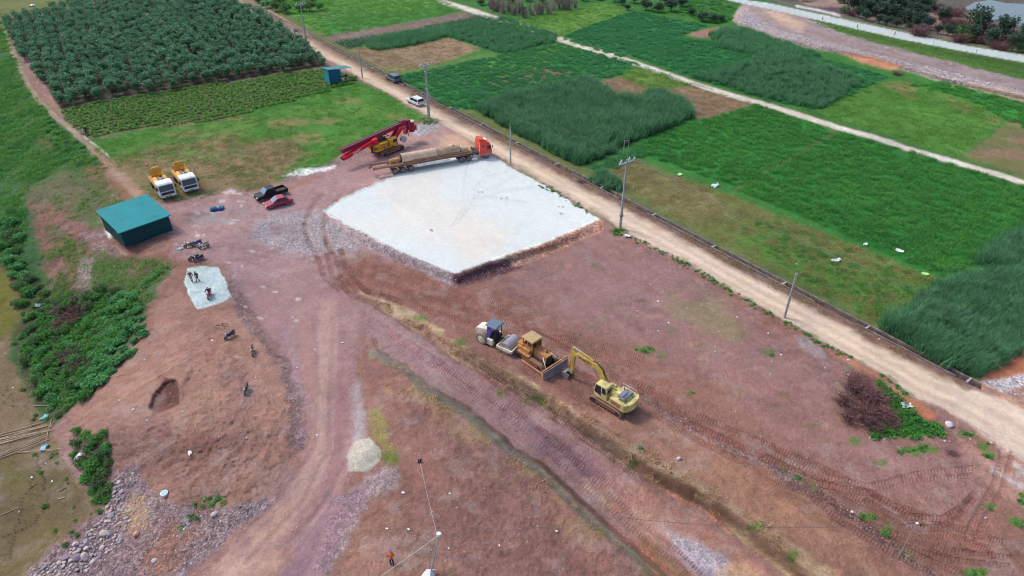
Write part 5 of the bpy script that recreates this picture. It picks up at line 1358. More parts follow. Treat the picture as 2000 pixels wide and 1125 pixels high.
# ------------------------------------------------------------------ crawler excavator
def excavator():
    t = empty('crawler_excavator', at(1196, 788, .02), heading((1208, 812), (1150, 776)), 1.0)
    for y in (-1.15, 1.15): crawler(t, 4.15, .86, .62, y, TRACKM, 7)
    b = MB(); b.box((0, 0, .62), (1.5, 1.9, .4)); b.cyl((0, 0, .8), (0, 0, 1.04), .6, n=20); b.build('undercarriage', DARK, t)
    b = MB(); b.box((-.35, 0, 1.14), (3.6, 2.5, .2)); b.build('swing_platform', Y_PALE, t, .02)
    cw = MB(); arc = [(-2.15, -1.3)] + [(-2.15 - .62 * math.cos(a), 1.3 * math.sin(a)) for a in np.linspace(-1.45, 1.45, 9)] + [(-2.15, 1.3)]
    cw.prism(arc, 1.05, 2.02, axis='z'); cw.build('counterweight', Y_PALE, t, .05)
    b = MB(); b.box((-1.25, .82, 1.62), (1.75, .86, .78), bev=.06); b.box((-1.2, 1.262, 1.55), (1.2, .02, .5), 1); b.build('side_panel', [Y_PALE, RUST], t)
    b = MB(); b.box((-1.25, -.82, 1.62), (1.75, .86, .78), bev=.06); b.build('side_panel', Y_PALE, t)
    b = MB(); b.box((-1.3, 0, 1.75), (1.7, .8, 1.0), bev=.08); b.build('engine_hood', Y_PALE, t)
    b = MB(); b.box((-1.55, .1, 2.33), (1.0, 1.7, .1), 0, bev=.04); b.box((-1.35, .2, 2.42), (.5, 1.0, .1), 1, bev=.03); b.box((-1.8, -.35, 2.4), (.3, .5, .06), 1); b.build('hood_cover', [plain('hood_dark_grey', (84, 84, 92), .6, dirt=(140, 130, 124), dirt_amt=.6), plain('hood_slate', (116, 132, 150), .6)], t)
    b = MB(); b.box((.45, -.85, 1.42), (1.3, .6, .4), bev=.05); b.cyl((.3, -.85, 1.7), (.75, -.85, 1.7), .17, n=12); b.box((.35, .0, 1.38), (1.6, .9, .3)); b.build('fuel_tank', Y_PALE, t)
    b = MB(); b.cyl((-.9, -.62, 2.0), (-.9, -.62, 2.6), .06, n=10); b.build('exhaust_pipe', RUST, t)
    b = MB(); b.pipe([(-.3, -1.2, 1.9), (-.3, -1.2, 2.3), (-2.0, -1.2, 2.35), (-2.2, -1.2, 2.0)], .02); b.pipe([(-1.1, -1.2, 1.9), (-1.1, -1.2, 2.3)], .02); b.build('handrail', WHT, t)
    # cab with framed windows
    c = MB(); prof = [(-.02, 1.24), (1.62, 1.24), (1.72, 1.7), (1.5, 2.82), (.12, 2.86), (-.02, 2.7)]
    c.prism(prof, .32, 1.26); cab = c.build('cab', Y_PALE, t, .06)
    b = MB(); b.prism([(.72, 1.5), (1.58, 1.62), (1.6, 1.75), (1.42, 2.66), (.8, 2.68)], 1.262, 1.275); b.prism([(.1, 1.9), (.62, 1.9), (.66, 2.66), (.2, 2.66)], 1.262, 1.275)
    b.build('side_window', GLASS, cab)
    b = MB(); b.add([(1.655, .42, 1.78), (1.655, 1.16, 1.78), (1.46, 1.16, 2.72), (1.46, .42, 2.72)], [(0, 1, 2, 3)]); b.add([(1.735, .42, 1.7), (1.735, 1.16, 1.7), (1.54, 1.16, 2.72), (1.54, .42, 2.72)], [(0, 1, 2, 3)]); b.build('windscreen', GLASS, cab)
    b = MB(); b.add([(-.035, .4, 2.0), (-.035, 1.18, 2.0), (-.035, 1.18, 2.66), (-.035, .4, 2.66)], [(0, 1, 2, 3)]); b.build('rear_window', GLASS, cab)
    # boom, stick, bucket and rams along the machine's centre line
    bm = MB(); y0, y1 = -.2, .2
    bm.prism([(.35, 1.45), (.75, 1.35), (1.75, 2.85), (2.45, 3.45), (5.35, 3.62), (5.45, 3.9), (5.2, 4.02), (2.3, 4.1), (1.55, 3.6), (.5, 1.85)], y0, y1)
    boom = bm.build('boom', Y_OLD, t, .02)
    text('KOMATSU', .38, (3.9, .212, 3.72), (math.pi / 2, 0, math.pi), DARK, boom)
    s = MB(); s.prism([(5.15, 3.95), (5.35, 3.55), (5.62, .75), (5.82, .7), (5.95, 3.4), (5.92, 4.35), (5.78, 4.55), (5.6, 4.5)], -.15, .15); stick = s.build('stick', Y_OLD, t, .02)
    r = MB(); r.cyl((2.9, 0, 4.2), (4.6, 0, 4.42), .1, n=10, mi=0); r.cyl((4.6, 0, 4.42), (5.7, 0, 4.5), .05, n=8, mi=1); r.build('stick_ram', [Y_OLD, plain('chrome_rod', (214, 204, 226), .25, .6)], t)
    for y in (-.34, .34):
        r = MB(); r.cyl((1.05, y, 1.35), (1.9, y, 2.6), .09, n=10); r.cyl((1.9, y, 2.6), (2.5, y, 3.5), .05, n=8, mi=1); r.build('boom_ram', [Y_OLD, STEEL], t)
    r = MB(); r.cyl((6.02, 0, 3.3), (6.1, 0, 1.6), .08, n=10); r.cyl((6.1, 0, 1.6), (6.12, 0, .95), .045, n=8, mi=1); r.prism([(5.65, .8), (6.2, .75), (6.2, .98), (5.7, 1.0)], -.12, .12, mi=1); r.build('bucket_ram', [Y_OLD, STEEL], t)
    k = MB(); A = [(5.7, .78), (6.25, .85), (6.75, .62), (6.95, .15), (6.7, -.06), (6.2, -.08), (5.85, .1)]
    for y in (-.52, .52): k.prism(A, y - .03, y + .03)
    for p, q in zip(A[1:5], A[2:6]):
        n = Vector((q[1] - p[1], 0, p[0] - q[0])).normalized() * .04
        k.add([(p[0], -.5, p[1]), (q[0], -.5, q[1]), (q[0], .5, q[1]), (p[0], .5, p[1]), (p[0] + n.x, -.5, p[1] + n.z), (q[0] + n.x, -.5, q[1] + n.z), (q[0] + n.x, .5, q[1] + n.z), (p[0] + n.x, .5, p[1] + n.z)],
              [(0, 1, 2, 3), (7, 6, 5, 4), (0, 4, 5, 1), (1, 5, 6, 2), (2, 6, 7, 3), (3, 7, 4, 0)])
    bk = k.build('bucket', STEEL, t)
    for i in range(5):
        MB().box((5.98, -.42 + i * .21, .02), (.28, .07, .07), rot=Matrix.Rotation(.5, 3, 'Y')).build('tooth', STEEL, bk)
    b = MB()
    for dy in (-.08, 0, .08): b.pipe([(.6, dy, 1.9), (1.6, dy, 3.75), (2.4, dy, 4.2), (3.0, dy, 4.22)], .025, 5)
    b.build('hose', DARK, t)
    return tag(t, 'pale yellow crawler excavator resting its bucket on the brown ground', 'excavator')
excavator()

# ------------------------------------------------------------------ bulldozer
def dozer():
    t = empty('bulldozer', at(1049, 704, .02), heading((1012, 694), (1070, 735)), 1.0)
    for y in (-1.12, 1.12): crawler(t, 4.3, 1.0, .56, y, Y_CAT, 7)
    b = MB(); b.box((0, 0, .75), (3.4, 1.5, .6)); b.build('hull', DARK, t)
    b = MB(); b.prism([(-.1, 1.0), (1.85, .9), (1.9, 1.78), (-.1, 2.0)], -.5, .5); b.box((.9, .505, 1.35), (1.2, .02, .5), 1); b.box((.9, -.505, 1.35), (1.2, .02, .5), 1); b.build('engine_hood', [Y_CAT, RUST], t, .03)
    b = MB(); b.box((1.92, 0, 1.3), (.06, .84, .8)); b.build('radiator_grille', DARK, t)
    MB().cyl((.75, 0, 1.9), (.75, 0, 2.6), .07, n=10).build('exhaust_pipe', RUST, t)
    MB().cyl((1.3, .22, 1.8), (1.3, .22, 2.1), .1, n=10).build('air_intake', DARK, t)
    b = MB(); b.box((-1.25, 0, 1.35), (1.9, 2.1, .7), bev=.05); b.box((-1.95, 0, 1.5), (.9, 1.8, .8), bev=.05); b.build('rear_body', Y_CAT, t)
    for y in (-1.0, 1.0):
        b = MB(); b.box((-1.0, y * 1.08, 1.14), (1.9, .66, .06)); b.build('fender', Y_CAT, t)
    cab = MB()
    for x in (-1.55, -.85, -.12):
        for y in (-.72, .72): cab.box((x, y, 2.25), (.1, .1, 1.3))
    cab.box((-.85, 0, 1.75), (1.5, 1.5, .16)); cab.box((-1.6, 0, 1.95), (.06, 1.5, .4)); cab.box((-.85, .74, 1.95), (1.5, .05, .35)); cab.box((-.85, -.74, 1.95), (1.5, .05, .35))
    cb = cab.build('cab', Y_CAT, t)
    b = MB(); b.box((-.85, 0, 2.97), (1.85, 1.75, .16), bev=.07, top=(.94, .94)); b.build('cab_roof', plain('dusty_grey_roof', (158, 142, 122), .8, dirt=(196, 164, 110), dirt_amt=.8), cb)
    b = MB(); b.box((-.85, 0, 2.05), (.7, .6, .5)); b.build('seat', DARK, cb)
    for y in (-.77, .77):
        MB().box((-.48, y, 2.5), (.6, .02, .72)).build('side_window', plain('brown_tinted_glass', (96, 74, 56), .2), cb)
    bl = MB(); P = []
    for a in np.linspace(-.9, .9, 7): P.append((2.95 + .35 * (1 - math.cos(a)) * 1.2, .62 + .62 * math.sin(a) / math.sin(.9)))
    n = len(P); W = 1.95
    V = [(p[0], s * W, p[1]) for s in (-1, 1) for p in P] + [(p[0] - .09, s * W, p[1]) for s in (-1, 1) for p in P]
    F = []
    for i in range(n - 1): F += [(i, i + 1, n + i + 1, n + i), (2 * n + i, 3 * n + i, 3 * n + i + 1, 2 * n + i + 1), (i, 2 * n + i, 2 * n + i + 1, i + 1), (n + i, n + i + 1, 3 * n + i + 1, 3 * n + i)]
    F += [(0, n, 3 * n, 2 * n), (n - 1, 3 * n - 1, 4 * n - 1, 2 * n - 1)]
    bl.add(V, F, 0); 
    blade = bl.build('blade', STEEL, t)
    b = MB(); b.box((2.83, 0, 1.26), (.14, 3.96, .12)); b.box((2.8, 1.95, .65), (.3, .05, 1.2)); b.box((2.8, -1.95, .65), (.3, .05, 1.2)); b.build('blade_rim', OCHRE, blade)
    for y in (-1.62, 1.62):
        b = MB(); b.box((1.0, y, .42), (3.7, .16, .26)); b.build('push_arm', plain('dusty_pink_steel', (206, 156, 122), .8, dirt=(160, 112, 90), dirt_amt=.6), t, .02)
        b = MB(); b.pipe([(1.5, y * .38, 1.75), (2.75, y * .75, .7)], [.06, .04], 8); b.build('lift_ram', plain('pale_ram', (228, 206, 176), .5), t)
    return tag(t, 'dusty yellow bulldozer with wide steel blade between roller and excavator', 'bulldozer')
dozer()

# ------------------------------------------------------------------ road roller
def roller():
    t = empty('road_roller', at(973, 672, .02), heading((944, 668), (990, 690)), 1.04)
    for y in (-.9, .9):
        w = MB().tyre((-1.55, y, .78), .78, .58, n=24).build('wheel', plain('dusty_rubber', (128, 116, 112), .85, dirt=(150, 134, 124), dirt_amt=.6), t)
        sy = 1 if y > 0 else -1
        h = MB(); h.cyl((-1.55, y, .78), (-1.55, y + sy * .3, .78), .46, n=18); h.cyl((-1.55, y + sy * .3, .78), (-1.55, y + sy * .36, .78), .2, n=12); h.build('rim', IVORY, w)
    b = MB(); b.prism([(-2.75, .85), (-.9, .85), (-.9, 1.95), (-1.2, 2.02), (-2.55, 1.72), (-2.75, 1.5)], -.62, .62); b.build('engine_hood', IVORY, t, .1)
    b = MB(); b.box((-.55, .78, .72), (.95, .5, .75), bev=.05); b.build('fuel_tank', IVORY, t); b = MB(); b.box((-.55, -.78, .72), (.95, .5, .75), bev=.05); b.build('hydraulic_tank', IVORY, t)
    b = MB(); b.box((-.5, 0, .95), (1.1, 1.5, .3)); b.build('platform', DARK, t)
    cab = MB()
    for x in (-.95, .05):
        for y in (-.62, .62): cab.box((x, y, 1.85), (.07, .07, 1.6))
    cab.box((-.45, 0, 1.15), (1.1, 1.3, .15)); cab.box((-.3, 0, 1.5), (.5, .5, .6), 1); cb = cab.build('cab', [DARK, plain('vinyl_seat', (60, 48, 70), .7)], t)
    b = MB(); b.box((-.45, 0, 2.72), (1.6, 1.6, .14), bev=.06, top=(.9, .9)); b.build('canopy_roof', ROOFB, cb)
    b = MB()
    pts = [(-1.0, -.66, 2.6), (-.45, -.70, 2.62), (-.35, -.80, 1.9), (-.6, -.86, 1.2), (-1.02, -.78, 1.15), (-1.05, -.7, 1.9)]
    b.add(pts + [(p[0], p[1] + .05, p[2]) for p in pts], [tuple(range(6)), tuple(range(11, 5, -1))] + [((i + 1) % 6, i, 6 + i, 6 + (i + 1) % 6) for i in range(6)]); b.build('tarpaulin', TARPP, cb)
    MB().pipe([(.0, 0, 1.4), (.15, 0, 1.9)], .03).build('steering_column', DARK, cb)
    b = MB(); b.box((.35, 0, .7), (.6, .5, .4)); b.pipe([(-.1, .2, .9), (.5, .25, 1.0), (.9, .3, .8)], .03); b.build('articulated_joint', DARK, t)
    fr = MB()
    for y in (-1.12, 1.12): fr.box((1.65, y, .72), (2.1, .16, .36))
    fr.box((.66, 0, .72), (.16, 2.1, .36)); fr.box((2.64, 0, .72), (.16, 2.1, .36))
    f = fr.build('drum_frame', IVORY, t, .02)
    b = MB()
    for i in range(9): b.box((2.725, -.8 + i * .2, .74), (.012, .09, .12)); b.box((2.64, -.8 + i * .2, .905), (.09, .1, .012))
    b.build('frame_openings', DARK, f, kind='stuff')
    b = MB(); b.cyl((1.65, -1.0, .74), (1.65, 1.0, .74), .74, n=40); b.build('drum', plain('polished_drum_steel', (176, 172, 178), .4, .35, dirt=(170, 150, 142), dirt_amt=.3), t)
    return tag(t, 'ivory road roller with blue canopy and smooth steel drum', 'road roller')
roller()

# ------------------------------------------------------------------ red tractor unit with flatbed trailer
def semi():
    h = heading((785, 337), (944, 309))
    t = empty('semi_truck', at(785, 333, .02), h, 1.0)     # origin between the trailer axles
    ux = lambda x: x
    fr = MB(); 
    for y in (-.45, .45): fr.box((5.1, y, 1.15), (14.6, .16, .34))
    fr.box((5.0, 0, 1.36), (14.6, 2.5, .1)); fr.box((-2.25, 0, 1.15), (.12, 2.4, .4))
    fr.build('trailer_bed', plain('trailer_grey', (132, 122, 124), .7, dirt=(150, 124, 108), dirt_amt=.7), t)
    sk = MB(); 
    for y in (-1.24, 1.24): sk.box((5.6, y, .98), (6.2, .04, .48))
    sk.build('side_skirt', WHT, t)
    for x in (-1.45, 0, 1.45):
        for y in (-.98, .98): road_wheel(t, x, y, .55, .55)
        MB().box((x, -1.2, 1.12), (.9, .1, .06)).build('mudguard', DARK, t)
    for x in (10.9, 12.35):
        for y in (-.98, .98): road_wheel(t, x, y, .55, .55)
    for y in (-1.05, 1.05): road_wheel(t, 15.7, y, .55, .34)
    ch = MB()
    for y in (-.42, .42): ch.box((13.2, y, .9), (6.2, .14, .28))
    ch.box((13.35, .95, .75), (1.0, .5, .55)); ch.cyl((13.1, -1.05, .75), (14.1, -1.05, .75), .3, n=14, mi=1); ch.cyl((14.35, -1.0, .5), (14.35, -1.0, 1.15), .16, n=12, mi=1)
    ch.box((11.6, 0, 1.12), (1.2, .9, .14)); ch.build('chassis', [DARK, GALV], t)
    cp = MB(); cp.box((13.9, 0, 1.5), (.9, 2.2, .12)); cp.box((13.55, .5, 1.7), (.1, .9, .5)); cp.build('catwalk', DARK, t)
    c = MB(); prof = [(14.45, .75), (16.75, .55), (16.85, 1.3), (16.65, 2.55), (16.15, 3.25), (14.55, 3.45), (14.45, 2.9)]
    c.prism(prof, -1.24, 1.24); cab = c.build('cab', REDT, t, .07)
    b = MB(); b.add([(16.79, -1.08, 1.75), (16.79, 1.08, 1.75), (16.68, 1.05, 2.52), (16.68, -1.05, 2.52)], [(0, 1, 2, 3)]); b.build('windscreen', GLASS, cab)
    for y in (-1.247, 1.247):
        b = MB(); b.prism([(15.75, 1.85), (16.62, 1.75), (16.55, 2.5), (15.8, 2.55)], y - .008, y + .008); b.build('side_window', GLASS, cab)
        b = MB(); b.box((15.1, y, 2.5), (.35, .03, .3)); b.build('vent', DARK, cab)
        b = MB(); b.prism([(14.5, .8), (16.7, .62), (16.8, 1.25), (14.5, 1.05)], y - .012, y + .012); b.build('wheel_arch', plain('faded_pink_grime', (196, 122, 120), .7), cab)
        b = MB(); b.box((16.85, y * 1.2, 2.35), (.08, .22, .5)); b.pipe([(16.6, y, 2.5), (16.85, y * 1.2, 2.5)], .02); b.build('mirror', DARK, cab)
    b = MB(); b.box((16.86, 0, 1.1), (.05, 1.9, .7)); b.build('grille', DARK, cab)
    for y in (-1.0, 1.0): MB().box((16.86, y, .78), (.08, .36, .2)).build('headlight', LAMPG, cab)
    b = MB(); b.prism([(14.5, 3.3), (15.9, 3.28), (15.4, 3.62), (14.5, 3.85)], -.95, .95); wd = b.build('roof_deflector', REDT, cab, .05)
    b = MB(); b.box((15.9, 0, 3.36), (.5, 1.1, .12), bev=.03); b.build('roof_hatch', WHT, cab)
    b = MB(); 
    for k in range(12): b.box((14.43, -1.1, 1.2 + k * .17), (.05, .12, .08))
    b.build('intake_louvre', WHT, cab, kind='stuff')
    for x in (-2.3,):
        for y in (-1.1, 1.1): MB().box((x - .02, y, 1.05), (.05, .2, .14)).build('tail_light', TAILR, t)
    tag(t, 'red semi truck with long grey flatbed trailer parked on the white pad', 'truck')
    M = Matrix.Translation(t.location) @ Matrix.Rotation(h, 4, 'Z')
    def load(name, mb, mats, label, cat, group=None):
        o = mb.build(name, mats); o.location = t.location; o.rotation_euler = (0, 0, h); tag(o, label, cat, group); return o
    # big casing: two flanged sections
    b = MB(); b.cyl((.0, -.1, 2.3), (6.4, -.1, 2.3), .86, n=30, caps=False); b.cyl((.0, -.1, 2.3), (.15, -.1, 2.3), .93, n=30, caps=False); b.cyl((.75, -.1, 2.3), (.9, -.1, 2.3), .9, n=30, caps=False); b.cyl((.02, -.1, 2.3), (.03, -.1, 2.3), .82, n=30, mi=1); b.cyl((6.2, -.1, 2.3), (6.4, -.1, 2.3), .92, n=30); b.cyl((4.5, -.1, 2.3), (4.56, -.1, 2.3), .875, n=30, caps=False)
    load('steel_casing', b, [CASING, DARK], 'pale dusty steel casing pipe with flanged end, rear one on the trailer', 'casing pipe')
    b = MB(); b.cyl((6.46, -.1, 2.28), (10.8, -.1, 2.28), .82, n=28); b.cyl((8.6, -.1, 2.28), (8.7, -.1, 2.28), .85, n=28, caps=False); b.box((9.8, -.1, 3.12), (.5, .4, .1), 1)
    load('steel_casing', b, [plain('brown_casing_steel', (216, 188, 160), .85, dirt=(164, 134, 110), dirt_amt=1.0, dscale=1.0), RUST], 'browner mottled casing pipe, the front one on the trailer', 'casing pipe')
    b = MB(); b.cyl((11.0, -.1, 2.05), (12.5, -.1, 2.05), .6, .5, n=22); b.cyl((10.85, -.1, 2.05), (11.0, -.1, 2.05), .64, n=22, mi=1)
    load('drill_bucket', b, [CASING, DARK], 'short tan drilling bucket just behind the red cab', 'drilling tool')
    b = MB(); b.cyl((-2.0, .05, 1.95), (-.45, .05, 1.95), .48, .56, n=20); b.cyl((-.45, .05, 1.95), (-.1, .05, 1.95), .4, n=16, mi=1)
    load('drill_bucket', b, [OCHRE, RUST], 'ochre drilling bucket lying behind the rear casing pipe', 'drilling tool')
    for k, (y, z, x0, x1, r, lab) in enumerate(((-1.0, 1.62, -5.2, 13.1, .2, 'long rusty drill rod along the near edge of the trailer'), (-.66, 1.64, -4.8, 9.5, .14, 'rusty rod lying inside the long near-edge rod'), (.75, 1.7, -5.3, -.1, .2, 'short rusty rod overhanging the trailer tail beside the ochre bucket'), (-1.0, 1.95, 2.0, 12.6, .12, 'thin rusty rod on top of the long near-edge rod'))):
        b = MB(); b.cyl((x0, y, z), (x1, y, z), r, n=14)
        for j in range(3): b.cyl((x0 + .1 + j * (x1 - x0) * .33, y, z), (x0 + .3 + j * (x1 - x0) * .33, y, z), r * 1.2, n=14)
        b.cyl((x0 - .12, y, z), (x0, y, z), r * 1.45, n=8)
        load('drill_rod', b, RUST, lab, 'drill rod')
    b = MB()
    for k in range(7):
        a = k * .9; b.pipe([(-5.3, .1 + .1 * k - .4, 1.6), (-5.5 - .2 * math.sin(a), -.4 + .2 * k, 1.7 + .35 * math.cos(a)), (-5.7, -.3 + .12 * k, 1.4)], .07, 6)
    load('rod_coupling', b, RUST, 'cluster of rusty couplings at the overhanging rod ends', 'couplings')
    for x, y in ((5.0, -.2), (9.6, -.2)):
        pass
semi()

# ------------------------------------------------------------------ rotary drilling rig
def rig():
    h = heading((745, 307), (790, 289))
    t = empty('drilling_rig', at(757, 295, .02), h, 1.0)
    for y in (-1.5, 1.5): crawler(t, 5.2, .95, .75, y, TRACKM, 8)
    b = MB(); b.box((0, 0, .7), (2.2, 2.3, .5)); b.cyl((0, 0, .9), (0, 0, 1.2), .8, n=20); b.build('undercarriage', DARK, t)
    b = MB(); b.box((-.8, 0, 1.3), (5.0, 2.9, .25)); b.build('swing_platform', Y_RIG, t, .02)
    cw = MB(); arc = [(-3.1, -1.45)] + [(-3.1 - .7 * math.cos(a), 1.45 * math.sin(a)) for a in np.linspace(-1.3, 1.3, 7)] + [(-3.1, 1.45)]
    cw.prism(arc, 1.15, 2.5, axis='z'); c = cw.build('counterweight', Y_RIG, t, .05)
    text('SANY', .62, (-3.35, -1.36, 1.85), (math.pi / 2, 0, 0), DARK, c)
    text('SANY', .6, (-3.83, -.1, 1.85), (math.pi / 2, 0, -math.pi / 2), DARK, c)
    b = MB(); b.box((-1.9, -.95, 1.95), (2.3, 1.0, 1.1), bev=.06); b.build('engine_hood', Y_RIG, t)
    b = MB(); b.box((-1.9, .95, 1.95), (2.3, 1.0, 1.1), bev=.06); b.build('engine_hood', Y_RIG, t)
    lv = MB()
    for r_ in range(3):
        for k in range(2): lv.box((-2.35 + k * .6, -1.462, 1.7 + r_ * .28), (.45, .02, .12))
    lv.build('louvre', DARK, t, kind='stuff')
    b = MB(); b.box((.55, -.95, 2.05), (1.9, 1.0, 1.3), bev=.08); cab = b.build('cab', Y_RIG, t)
    MB().box((.9, -1.462, 2.2), (1.0, .02, .6)).build('side_window', GLASS, cab); MB().box((1.512, -.95, 2.25), (.02, .8, .7)).build('windscreen', GLASS, cab)
    b = MB(); 
    for k in range(5): b.cyl((-1.7 + k * .35, .1 + .1 * (k % 2), 2.4), (-1.7 + k * .35, .1 + .1 * (k % 2), 2.75 + .2 * (k % 3)), .16, n=10, mi=k % 2)
    b.box((-1.0, 0, 2.45), (2.0, .7, .4)); b.pipe([(-1.5, .3, 2.6), (-.8, .5, 3.2), (.2, .3, 3.1), (1.0, .2, 2.6)], .07); b.pipe([(-1.5, -.2, 2.6), (-.6, -.3, 3.1), (.6, -.2, 2.9)], .06)
    b.build('engine_deck', [DARK, STEEL], t)
    wn_ = MB(); wn_.cyl((-1.2, -.1, 2.95), (-1.2, .8, 2.95), .42, n=18); wn_.cyl((-1.2, -.12, 2.95), (-1.2, -.08, 2.95), .52, n=18); wn_.build('winch_drum', DARK, t)
    # folded mast lying over the machine
    M0, M1 = (-9.9, .3, 3.0), (5.4, .3, 4.1)
    d = Vector(M1) - Vector(M0); L = d.length; rot = Matrix.Rotation(-math.atan2(d.z, d.x), 3, 'Y')
    mid = (Vector(M0) + Vector(M1)) / 2
    m = MB(); m.box(mid, (L, .7, .75), rot=rot); mast = m.build('mast', REDR, t, .03)
    b = MB()
    for y in (-.28, .28): b.box(mid + Vector((0, y, .42)), (L * .98, .1, .12), rot=rot)
    b.build('guide_rail', plain('rail_grey', (130, 122, 132), .6), mast)
    b = MB()
    for k in range(15):
        p = Vector(M0) + d * (k + .5) / 15; b.box(p + Vector((0, -.36, 0)), (.06, .02, .6), rot=rot)
    b.build('mast_rib', DARK, mast, kind='stuff')
    # lower mast section split into two box beams with lettering
    N0, N1 = Vector((-10.4, -.75, 2.0)), Vector((-3.3, -.55, 3.1))
    dd = N1 - N0; rot2 = Matrix.Rotation(math.atan2(dd.y, dd.x), 3, 'Z') @ Matrix.Rotation(-math.atan2(dd.z, math.hypot(dd.x, dd.y)), 3, 'Y')
    lm = MB()
    lm.box((N0 + N1) / 2, (dd.length, .32, .62), rot=rot2); lm.box((N0 + N1) / 2 + Vector((0, .55, .05)), (dd.length, .3, .6), rot=rot2)
    lm.box(N1 + Vector((.2, .2, -.1)), (1.0, 1.3, 1.1), rot=rot2); low = lm.build('lower_mast', plain('bright_red_mast_paint', (214, 30, 62), .4, vary=.05), t, .03)
    text('SANY', .72, (N0 + N1) / 2 + Vector((-.6, -.19, -.12)), (math.pi / 2, -math.atan2(dd.z, dd.x), math.atan2(dd.y, dd.x)), WHT, low)
    for y in (-.75, -.2): MB().box(N0 + Vector((-.08, y + .75, 0)), (.12, .26, .5), rot=rot2).build('beam_end', DARK, low)
    b = MB(); b.box((-3.9, -.5, 1.7), (.3, .3, 1.5)); b.build('mast_support', REDR, t)
    # luffing frame, rams, main winch
    for y in (-.6, .6):
        b = MB(); b.prism([(.6, 1.5), (1.3, 1.5), (3.4, 3.3), (3.9, 3.3), (4.0, 3.8), (3.0, 3.9)], y - .14, y + .14); b.build('luffing_arm', plain('arm_red', (196, 32, 54), .4), t, .02)
        b = MB(); b.cyl((1.5, y * .6, 1.7), (3.0, y * .6, 3.0), .12, n=12); b.cyl((3.0, y * .6, 3.0), (3.8, y * .6, 3.7), .07, n=10, mi=1); b.build('luffing_ram', [REDR, STEEL], t)
    b = MB(); b.cyl((3.5, -.9, 1.5), (3.5, -.2, 1.5), .5, n=20); b.cyl((3.5, -.95, 1.5), (3.5, -.9, 1.5), .62, n=20, mi=1); b.build('main_winch', [STEEL, plain('pale_disc', (186, 190, 196), .5)], t)
    # rotary drive head, swivel and mast head at the front
    b = MB(); b.box((5.6, .2, 3.6), (.6, 1.1, 1.9), bev=.06); b.cyl((6.4, .1, 2.0), (6.4, .1, 3.9), .55, n=18); b.cyl((6.4, .1, 3.9), (6.4, .1, 4.1), .62, n=18, mi=1); b.build('rotary_drive', [REDR, plain('cream_cap', (200, 186, 160), .6)], t)
    b = MB(); b.box((5.1, .3, 2.9), (.35, .8, 2.2), rot=Matrix.Rotation(.35, 3, 'Y')); b.box((4.4, .3, 4.5), (1.2, .5, .35)); b.pipe([(4.4, .1, 4.6), (5.2, -.2, 3.8), (5.5, -.3, 2.4), (5.0, -.4, 1.6)], .07); b.build('mast_head', [REDR], t)
    b = MB(); b.box((7.1, .1, 2.6), (.5, .7, .9)); b.box((5.9, .9, 2.2), (.3, .3, 1.3)); b.build('slide_carriage', plain('worn_red_steel', (160, 66, 76), .7), t)
    return tag(t, 'yellow rotary drilling rig with crimson mast folded over it, behind the trailer', 'drilling rig')
rig()

